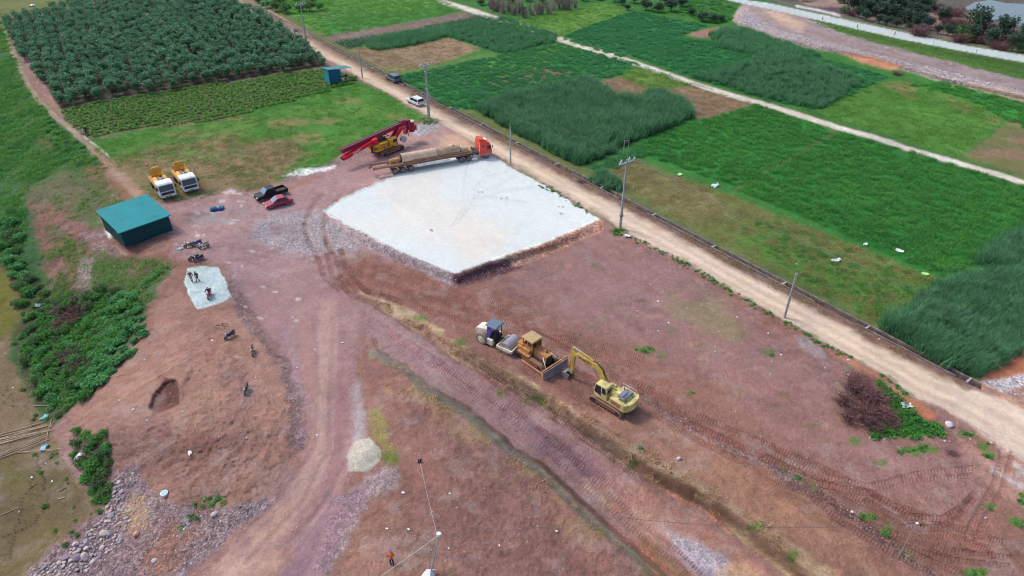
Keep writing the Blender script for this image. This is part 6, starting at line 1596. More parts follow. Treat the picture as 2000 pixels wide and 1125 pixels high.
# ------------------------------------------------------------------ truck-mounted pumps
def pump_truck():
    t = empty('pump_truck', (0, 0, 0), 0, 1.0)        # origin mid length, front = +x
    ch = MB()
    for y in (-.4, .4): ch.box((-.4, y, .8), (7.4, .14, .26))
    ch.build('chassis', DARK, t)
    for x in (2.3, -2.3):
        for y in (-.95, .95): road_wheel(t, x, y, .48, .32 if x > 0 else .5)
    c = MB(); c.prism([(1.55, .75), (3.55, .6), (3.62, 1.35), (3.35, 2.35), (3.1, 2.5), (1.6, 2.52)], -1.12, 1.12); cab = c.build('cab', WHT, t, .06)
    b = MB(); b.add([(3.635, -1.0, 1.45), (3.635, 1.0, 1.45), (3.40, .95, 2.28), (3.40, -.95, 2.28)], [(0, 1, 2, 3)]); b.build('windscreen', GLASS, cab)
    b = MB(); b.add([(3.65, -.9, .9), (3.65, .9, .9), (3.69, .9, 1.3), (3.69, -.9, 1.3)], [(0, 1, 2, 3)]); b.build('grille', DARK, cab)
    b = MB(); b.box((3.62, 0, .66), (.14, 2.24, .3), bev=.04); bp = b.build('bumper', WHT, cab); MB().box((3.70, 0, .64), (.02, .9, .09)).build('bumper_slot', DARK, bp)
    for y in (-.95, .95): MB().box((3.68, y, .7), (.04, .25, .15)).build('headlight', LAMPG, bp)
    for y in (-1.13, 1.13):
        b = MB(); b.prism([(2.4, 1.5), (3.45, 1.4), (3.25, 2.25), (2.45, 2.3)], y - .01, y + .01); b.build('side_window', GLASS, cab)
        b = MB(); b.box((3.55, y * 1.18, 1.95), (.1, .2, .5)); b.pipe([(3.35, y, 2.2), (3.55, y * 1.18, 2.2)], .02); b.build('mirror', DARK, cab)
    b = MB(); b.box((-1.3, 0, 1.15), (5.4, 2.2, .16)); b.build('deck', OCHRE, t)
    YP = bpy.data.materials.get('pump_yellow_paint') or plain('pump_yellow_paint', (236, 176, 60), .45, dirt=(170, 126, 70), dirt_amt=.4)
    b = MB(); b.box((.1, -.75, 1.55), (2.3, .6, .85), bev=.08); b.box((-.2, .8, 1.5), (2.6, .45, .75), bev=.06); b.build('pump_housing', YP, t)
    b = MB(); b.cyl((-.9, -.55, 1.75), (1.1, -.55, 1.75), .4, n=18); b.build('water_tank', YP, t)
    b = MB(); b.box((.4, .25, 1.85), (1.3, .8, .5)); b.cyl((1.0, .25, 2.1), (1.0, .25, 2.42), .2, n=12, mi=1); b.cyl((.4, .4, 2.1), (1.2, .5, 2.15), .12, n=10, mi=2); b.build('engine', [STEEL, DARK, WHT], t)
    b = MB()
    for y in (-.25, .1): b.cyl((-2.2, y, 1.5), (.6, y, 1.6), .12, n=10)
    b.build('pump_cylinder', plain('worn_white_tube', (206, 196, 180), .6), t)
    hp = MB(); z0, z1 = 1.2, 1.75
    q0 = [(-3.6, -.45), (-2.6, -.45), (-2.6, .45), (-3.6, .45)]; q1 = [(-3.95, -.8), (-2.35, -.8), (-2.35, .8), (-3.95, .8)]
    V = [(x, y, z0) for x, y in q0] + [(x, y, z1) for x, y in q1]; hp.add(V, [(3, 2, 1, 0), (0, 1, 5, 4), (1, 2, 6, 5), (2, 3, 7, 6), (3, 0, 4, 7)]); hp.build('hopper', YP, t)
    b = MB(); b.box((-2.55, .1, 2.35), (.18, 1.3, 1.2)); b.box((-2.65, .1, 2.35), (.06, 1.05, .95), 1); b.build('hopper_grate', [YP, plain('grate_ochre', (186, 130, 50), .6)], t)
    b = MB()
    for y in (-1.08, 1.08): b.pipe([(-3.9, y, 1.25), (-3.9, y, 1.75), (1.2, y, 1.75), (1.2, y, 1.25)], .03)
    b.build('guard_rail', YP, t)
    return t
pa = pump_truck()
h1 = heading((303, 350), (333, 392)); pa.location = at(320, 373, .02); pa.rotation_euler = (0, 0, h1); pa.scale = (1.1,) * 3
tag(pa, 'yellow pump truck with white cab, left one, nearer the green shed', 'pump truck', 'yellow concrete pump trucks with white cabs')
pb = copy_tree(pa, at(364, 361, .02), heading((345, 342), (374, 382)))
tag(pb, 'yellow pump truck with white cab, right one, farther from the green shed', 'pump truck')

# ------------------------------------------------------------------ cars
def car(kind, paint, L, W, H, loc, rz, label, cat, glass_front=None):
    t = empty({'pickup': 'pickup_truck', 'sedan': 'parked_sedan', 'suv': 'road_suv'}[kind], loc, rz)
    gc = .22 * H; belt = .56 * H
    f, r = L / 2, -L / 2
    if kind == 'sedan':
        body = [(r, gc + .12), (r + .1, belt - .02), (r + .7, belt + .04), (f - 1.25, belt), (f - .25, belt - .17), (f, gc + .2), (f - .05, gc), (r + .1, gc)]
        gh = [(r + .55, belt + .02), (r + 1.25, H * .97), (f - 2.2, H), (f - 1.2, belt)]
    elif kind == 'suv':
        body = [(r, gc + .12), (r + .05, belt + .05), (f - 1.2, belt + .03), (f - .25, belt - .12), (f, gc + .25), (f - .05, gc), (r + .1, gc)]
        gh = [(r + .1, belt + .03), (r + .42, H * .96), (f - 2.0, H), (f - 1.1, belt + .02)]
    else:
        body = [(r, gc + .12), (r + .02, belt), (f - 1.3, belt + .02), (f - .2, belt - .08), (f, gc + .25), (f - .05, gc), (r + .1, gc)]
        gh = [(r + 2.0, belt), (r + 2.15, H * .98), (f - 2.05, H), (f - 1.25, belt)]
    b = MB(); b.prism(body, -W / 2, W / 2)
    if kind == 'pickup':
        b = MB(); xb = r + 1.95
        b.prism([(xb, gc), (xb, belt)] + [p for p in body[2:]][0:5] + [(xb, gc)][:0], -W / 2, W / 2)
        b.box(((r + xb) / 2, 0, gc + .16), (xb - r, W, .2))
        for y in (-W / 2 + .05, W / 2 - .05): b.box(((r + xb) / 2, y, (gc + belt) / 2 + .05), (xb - r, .1, belt - gc - .06))
        b.box((r + .05, 0, (gc + belt) / 2 + .05), (.1, W - .2, belt - gc - .06))
    bo = b.build('body', paint, t, .07)
    g = MB(); k = .84
    A = [Vector((p[0], -W / 2 * (.96 if p[1] < H * .9 else k), p[1])) for p in gh]; B = [Vector((p[0], W / 2 * (.96 if p[1] < H * .9 else k), p[1])) for p in gh]
    n = len(gh); g.add(A + B, [tuple(range(n)), tuple(range(2 * n - 1, n - 1, -1))] + [((i + 1) % n, i, n + i, n + (i + 1) % n) for i in range(n)])
    cabn = g.build('cabin', paint, t, .04)
    def pane(q, name='window'):
        MB().add(q, [tuple(range(len(q)))]).build(name, GLASS if name != 'windscreen' else (glass_front or GLASSL), cabn)
    def lerp(a, b_, t_): return a + (b_ - a) * t_
    fr0, fr1 = gh[3], gh[2]; 
    nrm = Vector((fr1[1] * 0 + (fr0[1] - fr1[1]) * -1, 0, (fr0[0] - fr1[0]))).normalized() * .05
    def quad(p0, p1, nv, k0=.96, k1=k):
        return [Vector((lerp(p0[0], p1[0], a), s * W / 2 * (k0 + (k1 - k0) * a) * .88, lerp(p0[1], p1[1], a))) + nv for a, s in ((.1, -1), (.1, 1), (.92, 1), (.92, -1))]
    pane(quad(fr0, fr1, nrm), 'windscreen')
    rr0, rr1 = gh[0], gh[1]; nr = Vector((-(rr1[1] - rr0[1]), 0, (rr1[0] - rr0[0]))).normalized() * .05
    pane(quad(rr0, rr1, nr), 'rear_window')
    for s in (-1, 1):
        x0, x1 = gh[0][0], gh[3][0]; t0, t1 = gh[1][0], gh[2][0]; z0, z1 = belt + .03, H * .97
        for u0, u1 in ((.06, .49), (.53, .95)):
            q = []
            for uu, vv in ((u0, .12), (u1, .12), (u1, .86), (u0, .86)):
                xb_, xt_ = lerp(x0, x1, uu), lerp(t0, t1, uu); 
                q.append(Vector((lerp(xb_, xt_, vv), s * (W / 2 * lerp(.96, k, vv) + .045), lerp(z0, z1, vv))))
            pane(q, 'side_window')
    R_ = .33 if kind == 'sedan' else .38
    for x in (f - .9, r + .95):
        for y in (-W / 2 + .12, W / 2 - .12): road_wheel(t, x, y, R_, .24)
    for y in (-W * .36, W * .36):
        MB().box((f - .08, y, belt - .24), (.14, .36, .14)).build('headlight', LAMPG, bo); MB().box((r + .0, y * 1.1, belt - .12), (.06, .24, .2)).build('tail_light', TAILR, bo)
    MB().box((f - .02, 0, gc + .2), (.06, W * .5, .16)).build('grille', DARK, bo)
    if kind == 'pickup': MB().box(((r + r + 1.95) / 2, 0, gc + .28), (1.75, W - .22, .02)).build('load_bed', DARK, t)
    if kind == 'suv':
        for y in (-W * .36, W * .36): MB().pipe([(gh[1][0] + .1, y, H + .05), (gh[2][0] - .1, y, H + .07)], .025).build('roof_rail', DARK, cabn)
    return tag(t, label, cat)
car('pickup', BLK, 5.4, 1.9, 1.8, at(530, 384, .02), heading((552, 382), (508, 396)), 'black double-cab pickup truck parked next to the red car', 'pickup truck')
car('sedan', REDC, 4.5, 1.75, 1.42, at(544, 400, .02), heading((560, 398), (528, 407)), 'cherry red sedan parked beside the black pickup', 'car')
car('suv', WHT, 4.7, 1.88, 1.66, at(812, 203, .04), heading((826, 212), (797, 199)), 'white estate car driving along the dirt road by the double power pole', 'car', GLASS)
car('suv', GRY, 4.9, 1.9, 1.75, at(768, 158, .04), heading((784, 166), (757, 151)), 'slate grey off-road car on the dirt road farther up', 'car', GLASS)

def trike():
    t = empty('cargo_tricycle', at(583, 77, .04), heading((589, 84), (574, 68)), 1.05)
    b = MB(); b.box((-.9, 0, .95), (2.4, 1.5, .1)); b.box((-.9, .75, 1.15), (2.4, .06, .5)); b.box((-.9, -.75, 1.15), (2.4, .06, .5)); b.box((-2.1, 0, 1.15), (.06, 1.5, .5)); b.build('cargo_bed', plain('dull_violet_grey_steel', (86, 84, 108), .6), t)
    b = MB(); b.box((-.9, 0, 1.3), (2.1, 1.3, .3), bev=.1); b.build('load', plain('grey_load', (120, 122, 134), .8), t)
    b = MB()
    for y in (-.6, .6): b.pipe([(.5, y, .9), (.5, y, 2.3), (1.6, y, 2.2), (1.7, y, 1.1)], .04)
    b.box((1.05, 0, 2.28), (1.3, 1.3, .06)); b.build('canopy_frame', DARK, t)
    MB().box((1.72, 0, 1.8), (.03, 1.15, .7), rot=Matrix.Rotation(.1, 3, 'Y')).build('windscreen', plain('hazy_plastic_screen', (190, 200, 208), .2), t)
    b = MB(); b.box((.6, 0, .85), (.8, .5, .3), bev=.06); b.box((1.35, 0, .8), (.35, .45, .6), bev=.06); b.build('seat', DARK, t)
    for x, y in ((-1.3, .72), (-1.3, -.72), (1.7, 0)): road_wheel(t, x, y, .36, .16)
    MB().pipe([(1.4, -.35, 1.25), (1.45, 0, 1.2), (1.4, .35, 1.25)], .025).build('handlebar', DARK, t)
    return tag(t, 'dark three-wheeled cargo cart driving on the dirt road beside the orchard', 'tricycle')
trike()

# ------------------------------------------------------------------ motorbikes and bicycle
def motorbike(paint, seat=None):
    t = empty('motorbike', (0, 0, 0))
    for x, n in ((-.62, 1), (.64, 0)):
        w = MB().tyre((x, 0, .29), .29, .1, n=18).build('wheel', RUB, t); MB().cyl((x, -.035, .29), (x, .035, .29), .17, n=14).build('rim', HUB, w)
        MB().box((x, 0, .6), (.42, .12, .04), rot=Matrix.Rotation(.1, 3, 'Y')).build('mudguard', paint, t)
    b = MB(); b.prism([(-.75, .62), (-.2, .42), (.2, .38), (.38, .5), (.5, .92), (.42, 1.0), (.28, .72), (.0, .6), (-.3, .7), (-.78, .8)], -.13, .13); b.build('fairing', paint, t, .03)
    b = MB(); b.box((.0, 0, .36), (.5, .22, .28)); b.build('engine', STEEL, t, .02)
    b = MB(); b.prism([(-.78, .78), (-.3, .7), (.08, .66), (.1, .74), (-.28, .82), (-.78, .88)], -.14, .14); b.build('seat', seat or DARK, t, .03)
    b = MB()
    for y in (-.07, .07): b.pipe([(.64, y, .3), (.42, y, .95)], .022)
    b.build('fork', GALV, t)
    b = MB(); b.pipe([(.3, -.34, 1.05), (.42, -.12, 1.0), (.42, .12, 1.0), (.3, .34, 1.05)], .02); b.build('handlebar', DARK, t)
    MB().box((.5, 0, .92), (.1, .2, .18)).build('headlight', LAMPG, t)
    for y in (-.34, .34): MB().box((.4, y, 1.2), (.02, .12, .08)).build('mirror', DARK, t); 
    MB().cyl((-.1, -.17, .3), (-.75, -.17, .42), .045, n=10).build('exhaust_pipe', GALV, t)
    MB().box((-.85, 0, .78), (.06, .16, .1)).build('tail_light', TAILR, t)
    MB().pipe([(-.05, .12, .3), (-.1, .3, .02)], .018).build('kickstand', DARK, t)
    return t
P_BLUE = plain('blue_scooter_plastic', (40, 84, 170), .35); P_BK = plain('black_scooter_plastic', (36, 34, 54), .35); P_W = plain('white_scooter_plastic', (222, 224, 224), .35); P_R = plain('pink_red_scooter_plastic', (226, 30, 84), .35); P_G = plain('grey_scooter_plastic', (120, 112, 110), .45); P_N = plain('navy_scooter_plastic', (44, 44, 92), .35)
for u, v, a, m, lab in [(371, 483, 200, P_G, 'grey motorbike, leftmost of three parked beside the green shed'), (385, 479, 215, P_BLUE, 'blue motorbike, middle of three parked beside the green shed'), (399, 484, 220, P_W, 'white-fronted motorbike, rightmost of three parked beside the green shed'),
                     (380, 508, 215, P_BK, 'black motorbike, left of the pair just above the white gravel apron'), (389, 509, 228, P_N, 'dark navy motorbike, right of the pair just above the white gravel apron'),
                     (450, 659, 238, P_N, 'dark blue motorbike on the soil hill next to the bicycle'), (494, 690, 285, P_G, 'dark motorbike with pale front wheel on the edge of the soil hill'),
                     (482, 766, 275, P_N, 'motorbike standing alone lowest on the soil hill'), (165, 262, 130, P_W, 'white motorbike on the footpath beside the vegetable rows'),
                     (673, 152, 200, P_BK, 'dark motorbike parked under the canopy of the small teal kiosk')]:
    m_ = motorbike(m); m_.location = at(u, v, .0); m_.rotation_euler = (0, R(0), R(a)); m_.scale = (.9,) * 3
    tag(m_, lab, 'motorbike')
def bicycle():
    t = empty('bicycle', at(433, 639, 0), R(160))
    for x in (-.5, .5):
        b = MB(); n = 20
        ring = [(x + .32 * math.cos(6.283 * k / n), 0, .34 + .32 * math.sin(6.283 * k / n)) for k in range(n + 1)]
        b.pipe(ring, .028, 5); w = b.build('wheel', RUB, t)
        b = MB()
        for k in range(8): b.pipe([(x, 0, .34), (x + .3 * math.cos(.785 * k), 0, .34 + .3 * math.sin(.785 * k))], .005, 3)
        b.build('spokes', GALV, w)
    b = MB()
    for P in ([(-.5, 0, .34), (-.1, 0, .3), (.38, 0, .78)], [(-.1, 0, .3), (-.22, 0, .8)], [(-.2, 0, .74), (.36, 0, .84)], [(-.5, 0, .34), (-.2, 0, .74)], [(.5, 0, .34), (.36, 0, .9)]): b.pipe(P, .022, 6)
    b.build('frame', DARK, t)
    MB().pipe([(.28, -.28, .98), (.36, 0, .92), (.28, .28, .98)], .016).build('handlebar', DARK, t); MB().box((-.24, 0, .84), (.26, .14, .06), bev=.02).build('saddle', DARK, t); MB().pipe([(-.1, -.12, .3), (-.1, .12, .3)], .03).build('pedal', DARK, t)
    t.rotation_euler = (R(-24), 0, R(200))
    return tag(t, 'dark bicycle leaning at the top of the soil hill', 'bicycle')
bicycle()
# ------------------------------------------------------------------ green sheds
def local_frame(px, ang): return at(*px), Vector((math.cos(ang), math.sin(ang), 0)), Vector((-math.sin(ang), math.cos(ang), 0))
def big_shed():
    a = R(46.4)
    t = empty('sheet_metal_shed', at(249, 492, 0), a)
    t.location.z = float(at(300, 470).z) - .02
    L, D, z0, z1 = 7.0, 7.7, 2.62, 3.15
    b = MB(); b.box((L / 2, .03, z0 / 2), (L, .06, z0)); w = b.build('front_wall', TEALD, t)
    nr = int(L / .35); s = MB()
    for k in range(nr): s.box((.18 + k * .35, -.012, z0 / 2), (.05, .024, z0 - .02))
    s.build('wall_rib', TEALD, w, kind='stuff')
    b = MB(); b.box((L / 2, D - .03, z1 / 2), (L, .06, z1)); b.build('back_wall', TEALD, t)
    for x in (.03, L - .03):
        b = MB(); b.prism([(.06, 0), (D - .06, 0), (D - .06, z1), (.06, z0)], x - .03, x + .03, axis='x'); w = b.build('side_wall', plain('lit_side_wall_teal', (36, 92, 92), .55, vary=.08, dirt=(60, 110, 104), dirt_amt=.3) if x < 1 else TEALD, t)  # left wall gets a lighter teal, its daylight put into the colour
        s = MB()
        for k in range(int(D / .35)): s.box((x - .04 if x < 1 else x + .04, .2 + k * .35, (z0 - .1) / 2), (.02, .05, z0 - .12))
        s.build('wall_rib', TEALD, w, kind='stuff')
    for x in (.35, .75):   # two small white vents on the left wall
        MB().box((-.02, 1.1 + x * 1.2, 1.9), (.03, .12, .3)).build('vent', WHT, t)
    n = 8; o_ = .32; sl = (z1 - z0) / D
    for k in range(n):
        y0 = -o_ + (D + 2 * o_) * k / n; y1 = -o_ + (D + 2 * o_) * (k + 1) / n + (.04 if k < n - 1 else 0)
        dz = .006 * (k % 2)
        b = MB(); b.add([(-o_, y0, z0 + sl * y0 + .03 + dz), (L + o_, y0, z0 + sl * y0 + .03 + dz), (L + o_, y1, z0 + sl * y1 + .03 + dz), (-o_, y1, z0 + sl * y1 + .03 + dz),
                         (-o_, y0, z0 + sl * y0 + .06 + dz), (L + o_, y0, z0 + sl * y0 + .06 + dz), (L + o_, y1, z0 + sl * y1 + .06 + dz), (-o_, y1, z0 + sl * y1 + .06 + dz)],
                        [(3, 2, 1, 0), (4, 5, 6, 7), (0, 1, 5, 4), (1, 2, 6, 5), (2, 3, 7, 6), (3, 0, 4, 7)])
        sh = b.build('roof_sheet', TEAL, t)
        s = MB()
        for j in range(int((y1 - y0) / .25)):
            y = y0 + .12 + j * .25; s.box((L / 2, y, z0 + sl * y + .075 + dz), (L + 2 * o_, .04, .03), rot=Matrix.Rotation(math.atan(sl), 3, 'X'))
        s.build('roof_rib', TEAL, sh, kind='stuff')
    b = MB(); b.box((L / 2, -o_ - .01, z0 - sl * o_ + .02), (L + 2 * o_, .03, .12)); b.build('eave_trim', TEAL, t)
    return tag(t, 'large windowless shed of dark green sheet metal with a single slope roof', 'shed')
big_shed()
def kiosk():
    t = empty('teal_kiosk', at(645, 166, 0), R(44.5)); a = R(44.5)
    L, D, z0, z1 = 3.2, 2.3, 3.5, 3.0
    b = MB(); b.prism([(0, 0), (L, 0), (L, z0 - .16 * L), (0, z0)], 0, .05); b.build('front_wall', plain('kiosk_blue_wall', (26, 96, 124), .55, vary=.06), t)
    b = MB(); b.prism([(0, 0), (L, 0), (L, z0 - .16 * L), (0, z0)], D - .05, D); b.build('back_wall', TEALK, t)
    b = MB(); b.box((.03, D / 2, z0 / 2), (.06, D, z0)); b.build('side_wall', plain('kiosk_light_side', (64, 150, 156), .5, vary=.05), t)
    b = MB(); b.box((L - .03, D * .75, 1.5), (.06, D * .5, 3.0)); b.build('side_wall', plain('kiosk_green_panel', (78, 158, 140), .5, vary=.05), t)
    b = MB(); b.add([(-.2, -.15, z0 + .05), (6.3, -.15, z0 + .05 - .13 * 6.5), (6.3, D + .2, z0 + .05 - .13 * 6.5), (-.2, D + .2, z0 + .05), (-.2, -.15, z0 + .11), (6.3, -.15, z0 + .11 - .13 * 6.5), (6.3, D + .2, z0 + .11 - .13 * 6.5), (-.2, D + .2, z0 + .11)],
                    [(3, 2, 1, 0), (4, 5, 6, 7), (0, 1, 5, 4), (1, 2, 6, 5), (2, 3, 7, 6), (3, 0, 4, 7)]); r = b.build('roof', plain('kiosk_roof_teal', (66, 150, 152), .5, dirt=(110, 150, 150), dirt_amt=.3), t)
    b = MB()
    for k in range(16):
        x = -.1 + k * .4; b.box((x, D / 2, z0 + .125 - .13 * (x + .2)), (.04, D + .3, .03))
    b.build('roof_rib', TEALK, r, kind='stuff')
    for x, y in ((6.1, .05), (6.1, D), (4.7, D)): MB().cyl((x, y, 0), (x, y, z0 - .13 * 6.2), .04, n=8).build('canopy_post', GALV, t)
    MB().box((4.8, 1.0, .05), (3.2, 2.3, .1)).build('floor_slab', plain('kiosk_slab', (176, 160, 164), .8), t)
    return tag(t, 'small teal sheet-metal kiosk with open canopy beside the dirt road', 'kiosk')
kiosk()

# ------------------------------------------------------------------ concrete drainage channel
def channel():
    P0, P1 = Vector((*hit(500, wl(500)), 0)), Vector((*hit(1916, wl(1916)), 0))
    d = (P1 - P0).normalized(); nrm = Vector((d.y, -d.x, 0)); a = math.atan2(d.y, d.x)
    if nrm.x > 0: nrm = -nrm
    total = (P1 - P0).length
    t = empty('drainage_channel', P0, a)
    M = Matrix.Rotation(-a, 3, 'Z'); ny = (M @ nrm).y
    W = .95
    gaps = [(8, 11), (94, 95.5), (103, 105.2), (112, 113), (60.5, 61.5)]
    segs = []; x = 0
    while x < total:
        Ls = min(6.0, total - x)
        segs.append((x, x + Ls - .03)); x += 6.0
    rs = random.Random(4)
    far_end = [s for s in segs]
    for i, (x0, x1) in enumerate(segs):
        for k, off in enumerate((0, W * ny)):
            if k == 1 and rs.random() < .28 and i % 3: continue      # broken or silted stretches of the near wall
            jz = rs.uniform(-.03, .03)
            MB().box(((x0 + x1) / 2, off, -.25 + jz), (x1 - x0, .16, 1.0)).build('channel_wall', CONCD, t, .02)
        if i % 2 == 0:
            MB().box((x0 + 1.2, W * ny / 2, .19), (.22, W + .1, .1)).build('cross_strut', plain('strut', (178, 168, 162), .9) if i == 0 else bpy.data.materials['strut'], t)
    MB().box((total / 2, W * ny / 2, -.74), (total, W - .16, .04)).build('channel_floor', plain('wet_silt', (70, 56, 58), .8), t)
    return tag(t, 'open concrete drainage channel with cross struts along the dirt road', 'channel')
channel()

# ------------------------------------------------------------------ power poles and lines
def ray_at(u, v, z):
    x, y = hit(u, v, z); return Vector((x, y, z))
def top_height(base, top):
    o = at(*base); a, b, c = rays(*top); k = math.hypot(o.x, o.y) / math.hypot(a, b); return CAMH + c * k - o.z
def pole_shaft(t, h, r0, r1, x=0, mat=None):
    return MB().cyl((x, 0, -.3), (x, 0, h), r0, r1, n=14).build('shaft', mat or CONC, t)
TOPS = {}
def tall_pole(base, h, label, ang, double=False, frame=False, xy=None):
    loc = at(*base) if xy is None else Vector((*xy, 0))
    t = empty('power_pole', loc, ang)
    for x in ((-.25, .25) if double else (0,)): pole_shaft(t, h, .17 if double else .23, .11 if double else .13, x)
    if double:
        for z in (h * .25, h * .55, h * .85): MB().box((0, 0, z), (.9, .3, .12)).build('tie_band', GALV, t)
    b = MB(); b.box((0, .2, h - .45), (.12, 2.6, .12)); b.box((0, -.0, h - .45), (.3, 3.0, .1)); b.pipe([(0, -1.0, h - .45), (0, 0, h - 1.1), (0, 1.0, h - .45)], .04); arm = b.build('crossarm', GALV, t)
    ins = []
    for y in (-1.4, -.85, .75, 1.4, .1):
        x = -.25 if y in (-.85, .75) else .1
        i = MB(); i.cyl((x, y, h - .4), (x, y, h - .18), .05, n=8, mi=1); i.cyl((x, y, h - .22), (x, y, h - .02), .13, .1, n=10); i.cyl((x, y, h - .02), (x, y, h + .1), .1, .05, n=10)
        i.build('insulator', [PORC, GALV], arm)
    MB().cyl((0, 0, 2.2), (0, 0, 2.42), .3, n=14).build('clamp_ring', RUST, t)
    if frame:
        b = MB(); b.pipe([(0, 0, h - .1), (0, 0, h + 2.9), (0, -.9, h + 3.1), (0, -.9, h + 1.1), (0, 0, h + .9)], .045); b.build('top_frame', GALV, t)
    TOPS[label] = (t, h, ang)
    return tag(t, label, 'power pole')
ra = heading((755, 145), (1915, 750))
pt = [tall_pole((600, 91), 11.3, 'tall power pole with crossarm at the orchard edge', ra), tall_pole((838, 231), 11.4, 'double concrete power pole with crossarm, right behind the white car', ra, True),
      tall_pole((1211, 447), 11.4, 'tall power pole with crossarm and top frame at the corner of the white pad', ra, frame=True),
      tall_pole(None, 11.4, 'tall power pole just beyond the right edge that carries the wires on', ra, xy=(52.5, 45.0))]
wr = MB
def wire(P0, P1, sag, name, label, mat, r=.02, cat='wire', group=None):
    Pn = []
    for k in range(13):
        s = k / 12; p = P0.lerp(P1, s); Pn.append((p.x, p.y, p.z - sag * 4 * s * (1 - s)))
    b = MB(); b.pipe(Pn, r, 4); o = b.build(name, mat); tag(o, label, cat, group); return o
bpy.context.view_layer.update()
heads = []
for i, t in enumerate(pt):
    hs = []
    for y in (-1.4, .75, 1.4): hs.append(t.matrix_world @ Vector((0, y, 11.45 if i else 11.35)))
    heads.append(hs)
for i in range(3):
    for k in range(3):
        wire(heads[i][k], heads[i + 1][k], 1.0, 'power_line', ['power line from the orchard pole to the double pole', 'power line from the double pole to the pole at the pad corner', 'power line from the pad corner pole across the fields to the right edge'][i], WIRE, .018, 'power line', ['power lines at the orchard', 'power lines behind the pad', 'power lines over the right fields'][i])
for b_, tp, lab in [((525, 46), (516.5, -2), 'short bare concrete pole farthest up the dirt road'), ((708, 152), (702, 94), 'short bare concrete pole beside the teal kiosk'), ((997, 320), (996, 248), 'short bare concrete pole just right of the red truck cab'), ((1532, 620), (1553, 533), 'short bare concrete pole on the road verge at the right of the site')]:
    t = empty('concrete_pole', at(*b_)); h_ = top_height(b_, tp); pole_shaft(t, h_, .17, .11); MB().cyl((0, 0, h_ * .86), (0, 0, h_ * .86 + .12), .15, n=10).build('clamp_ring', GALV, t)
    tag(t, lab, 'pole')
t = empty('work_light_pole', at(1755, 1088)); hL = top_height((1755, 1088), (1790, 1022)); MB().cyl((0, 0, -.2), (0, 0, hL), .04, .03, n=8).build('shaft', GALV, t)
MB().box((.05, 0, hL), (.2, .16, .1)).build('lamp_head', WHT, t); MB().box((.45, 0, hL - .25), (.1, .1, .2)).build('hanging_fitting', DARK, t); b = MB(); b.pipe([(.08, 0, hL), (.45, 0, hL - .12)], .012); b.build('bracket', DARK, t)
tag(t, 'thin metal pole with small white lamp near the lower right corner', 'pole')
topR = Vector(t.location) + Vector((0, 0, hL))
t = empty('thin_stake', at(1195, 1082)); hS = top_height((1195, 1082), (1195, 1008)); MB().cyl((0, 0, -.2), (0, 0, hS), .022, .016, n=6).build('shaft', GALV, t); MB().box((0, 0, hS), (.06, .06, .05)).build('cable_clip', GALV, t)
tag(t, 'very thin stake carrying a cable beside the cutting', 'stake')
topS = Vector(t.location) + Vector((0, 0, hS))
# braced mast at the bottom edge
mb_ = at(839, 1122); mt_ = ray_at(857, 1045, mb_.z + 4.6)
t = empty('braced_mast', mb_)
rel = mt_ - mb_
b = MB()
for dx, dy in ((-.2, 0), (.15, .1), (.05, -.2)): b.pipe([(dx, dy, -.1), (rel.x + dx * .25, rel.y + dy * .25, rel.z)], .028, 6)
for s in (.25, .5, .75):
    b.pipe([(rel.x * s - .12, rel.y * s, rel.z * s), (rel.x * s + .1, rel.y * s + .05, rel.z * s)], .012, 4)
b.build('mast_leg', GALV, t)
b = MB(); b.cyl((rel.x, rel.y, rel.z - .05), (rel.x, rel.y, rel.z + .2), .17, n=14); b.box((rel.x + .12, rel.y, rel.z + .1), (.2, .1, .12)); b.build('mast_head', PORC, t)
b = MB(); b.box((rel.x * .07, rel.y * .07, .55), (.9, .12, .12)); b.box((-.35, .05, .75), (.1, .2, .2), 1); b.build('crossbar', [GALV, RUST], t)
tag(t, 'slim three-legged steel mast with white head at the bottom edge', 'mast')
b = MB(); b.prism([(-.6, 0), (.55, 0), (.2, .85), (-.15, .9)], -.35, .35); o = b.build('body', WHT, None); 
t2 = empty('white_cabinet', at(837, 1132)); o.parent = t2; MB().box((.0, -.36, .4), (.3, .02, .4)).build('door', GALV, t2); tag(t2, 'white sloping cabinet at the foot of the mast', 'cabinet')
wire(mt_, at(741, 1128, .05), .05, 'guy_rope', 'taut pale rope from the mast head to the lower left', WIREW, .02, 'rope')
blk = at(820, 903)
wire(mt_ + Vector((-.1, 0, -.2)), blk + Vector((0, 0, .25)), .5, 'lead_cable', 'thin pale cable from the mast up to the black object on the hill', WIREW, .012, 'cable')
b = MB(); b.box((0, 0, .12), (.3, .24, .24), bev=.05); b.box((.1, .1, .28), (.2, .14, .14), bev=.04); b.box((-.12, .02, .26), (.08, .2, .1)); t3 = empty('black_bag', blk); b.build('body', plain('black_cloth', (24, 22, 26), .8), t3); MB().pipe([(-.1, 0, .25), (0, 0, .4), (.1, 0, .25)], .02).build('handle', DARK, t3); tag(t3, 'small black bag standing alone on the brown hill', 'bag')
wire(mt_, topS, .35, 'light_cable', 'dark cable from the mast to the thin stake', WIRE, .014, 'cable')
wire(topS, topR, .9, 'light_cable', 'dark cable from the thin stake to the lamp pole', WIRE, .014, 'cable')
wire(topR, ray_at(2060, 1062, topR.z), .3, 'light_cable', 'dark cable from the lamp pole off the right edge', WIRE, .014, 'cable')
P = [at(u, v, .03) for u, v in ((838, 1085), (870, 1088), (900, 1091), (938, 1094))]
b = MB(); b.pipe([tuple(p) for p in P], .018, 5); o = b.build('hose', plain('blue_hose', (130, 134, 170), .5)); tag(o, 'thin pale blue hose on the soil right of the mast', 'hose')
b = MB(); b.cyl(tuple(at(1905, 731, 3.0)), tuple(ray_at(2060, 812, 6.0)), .02, n=5); o = b.build('service_cable', WIRE); tag(o, 'single dark cable slanting over the stone heap at the right edge', 'cable')
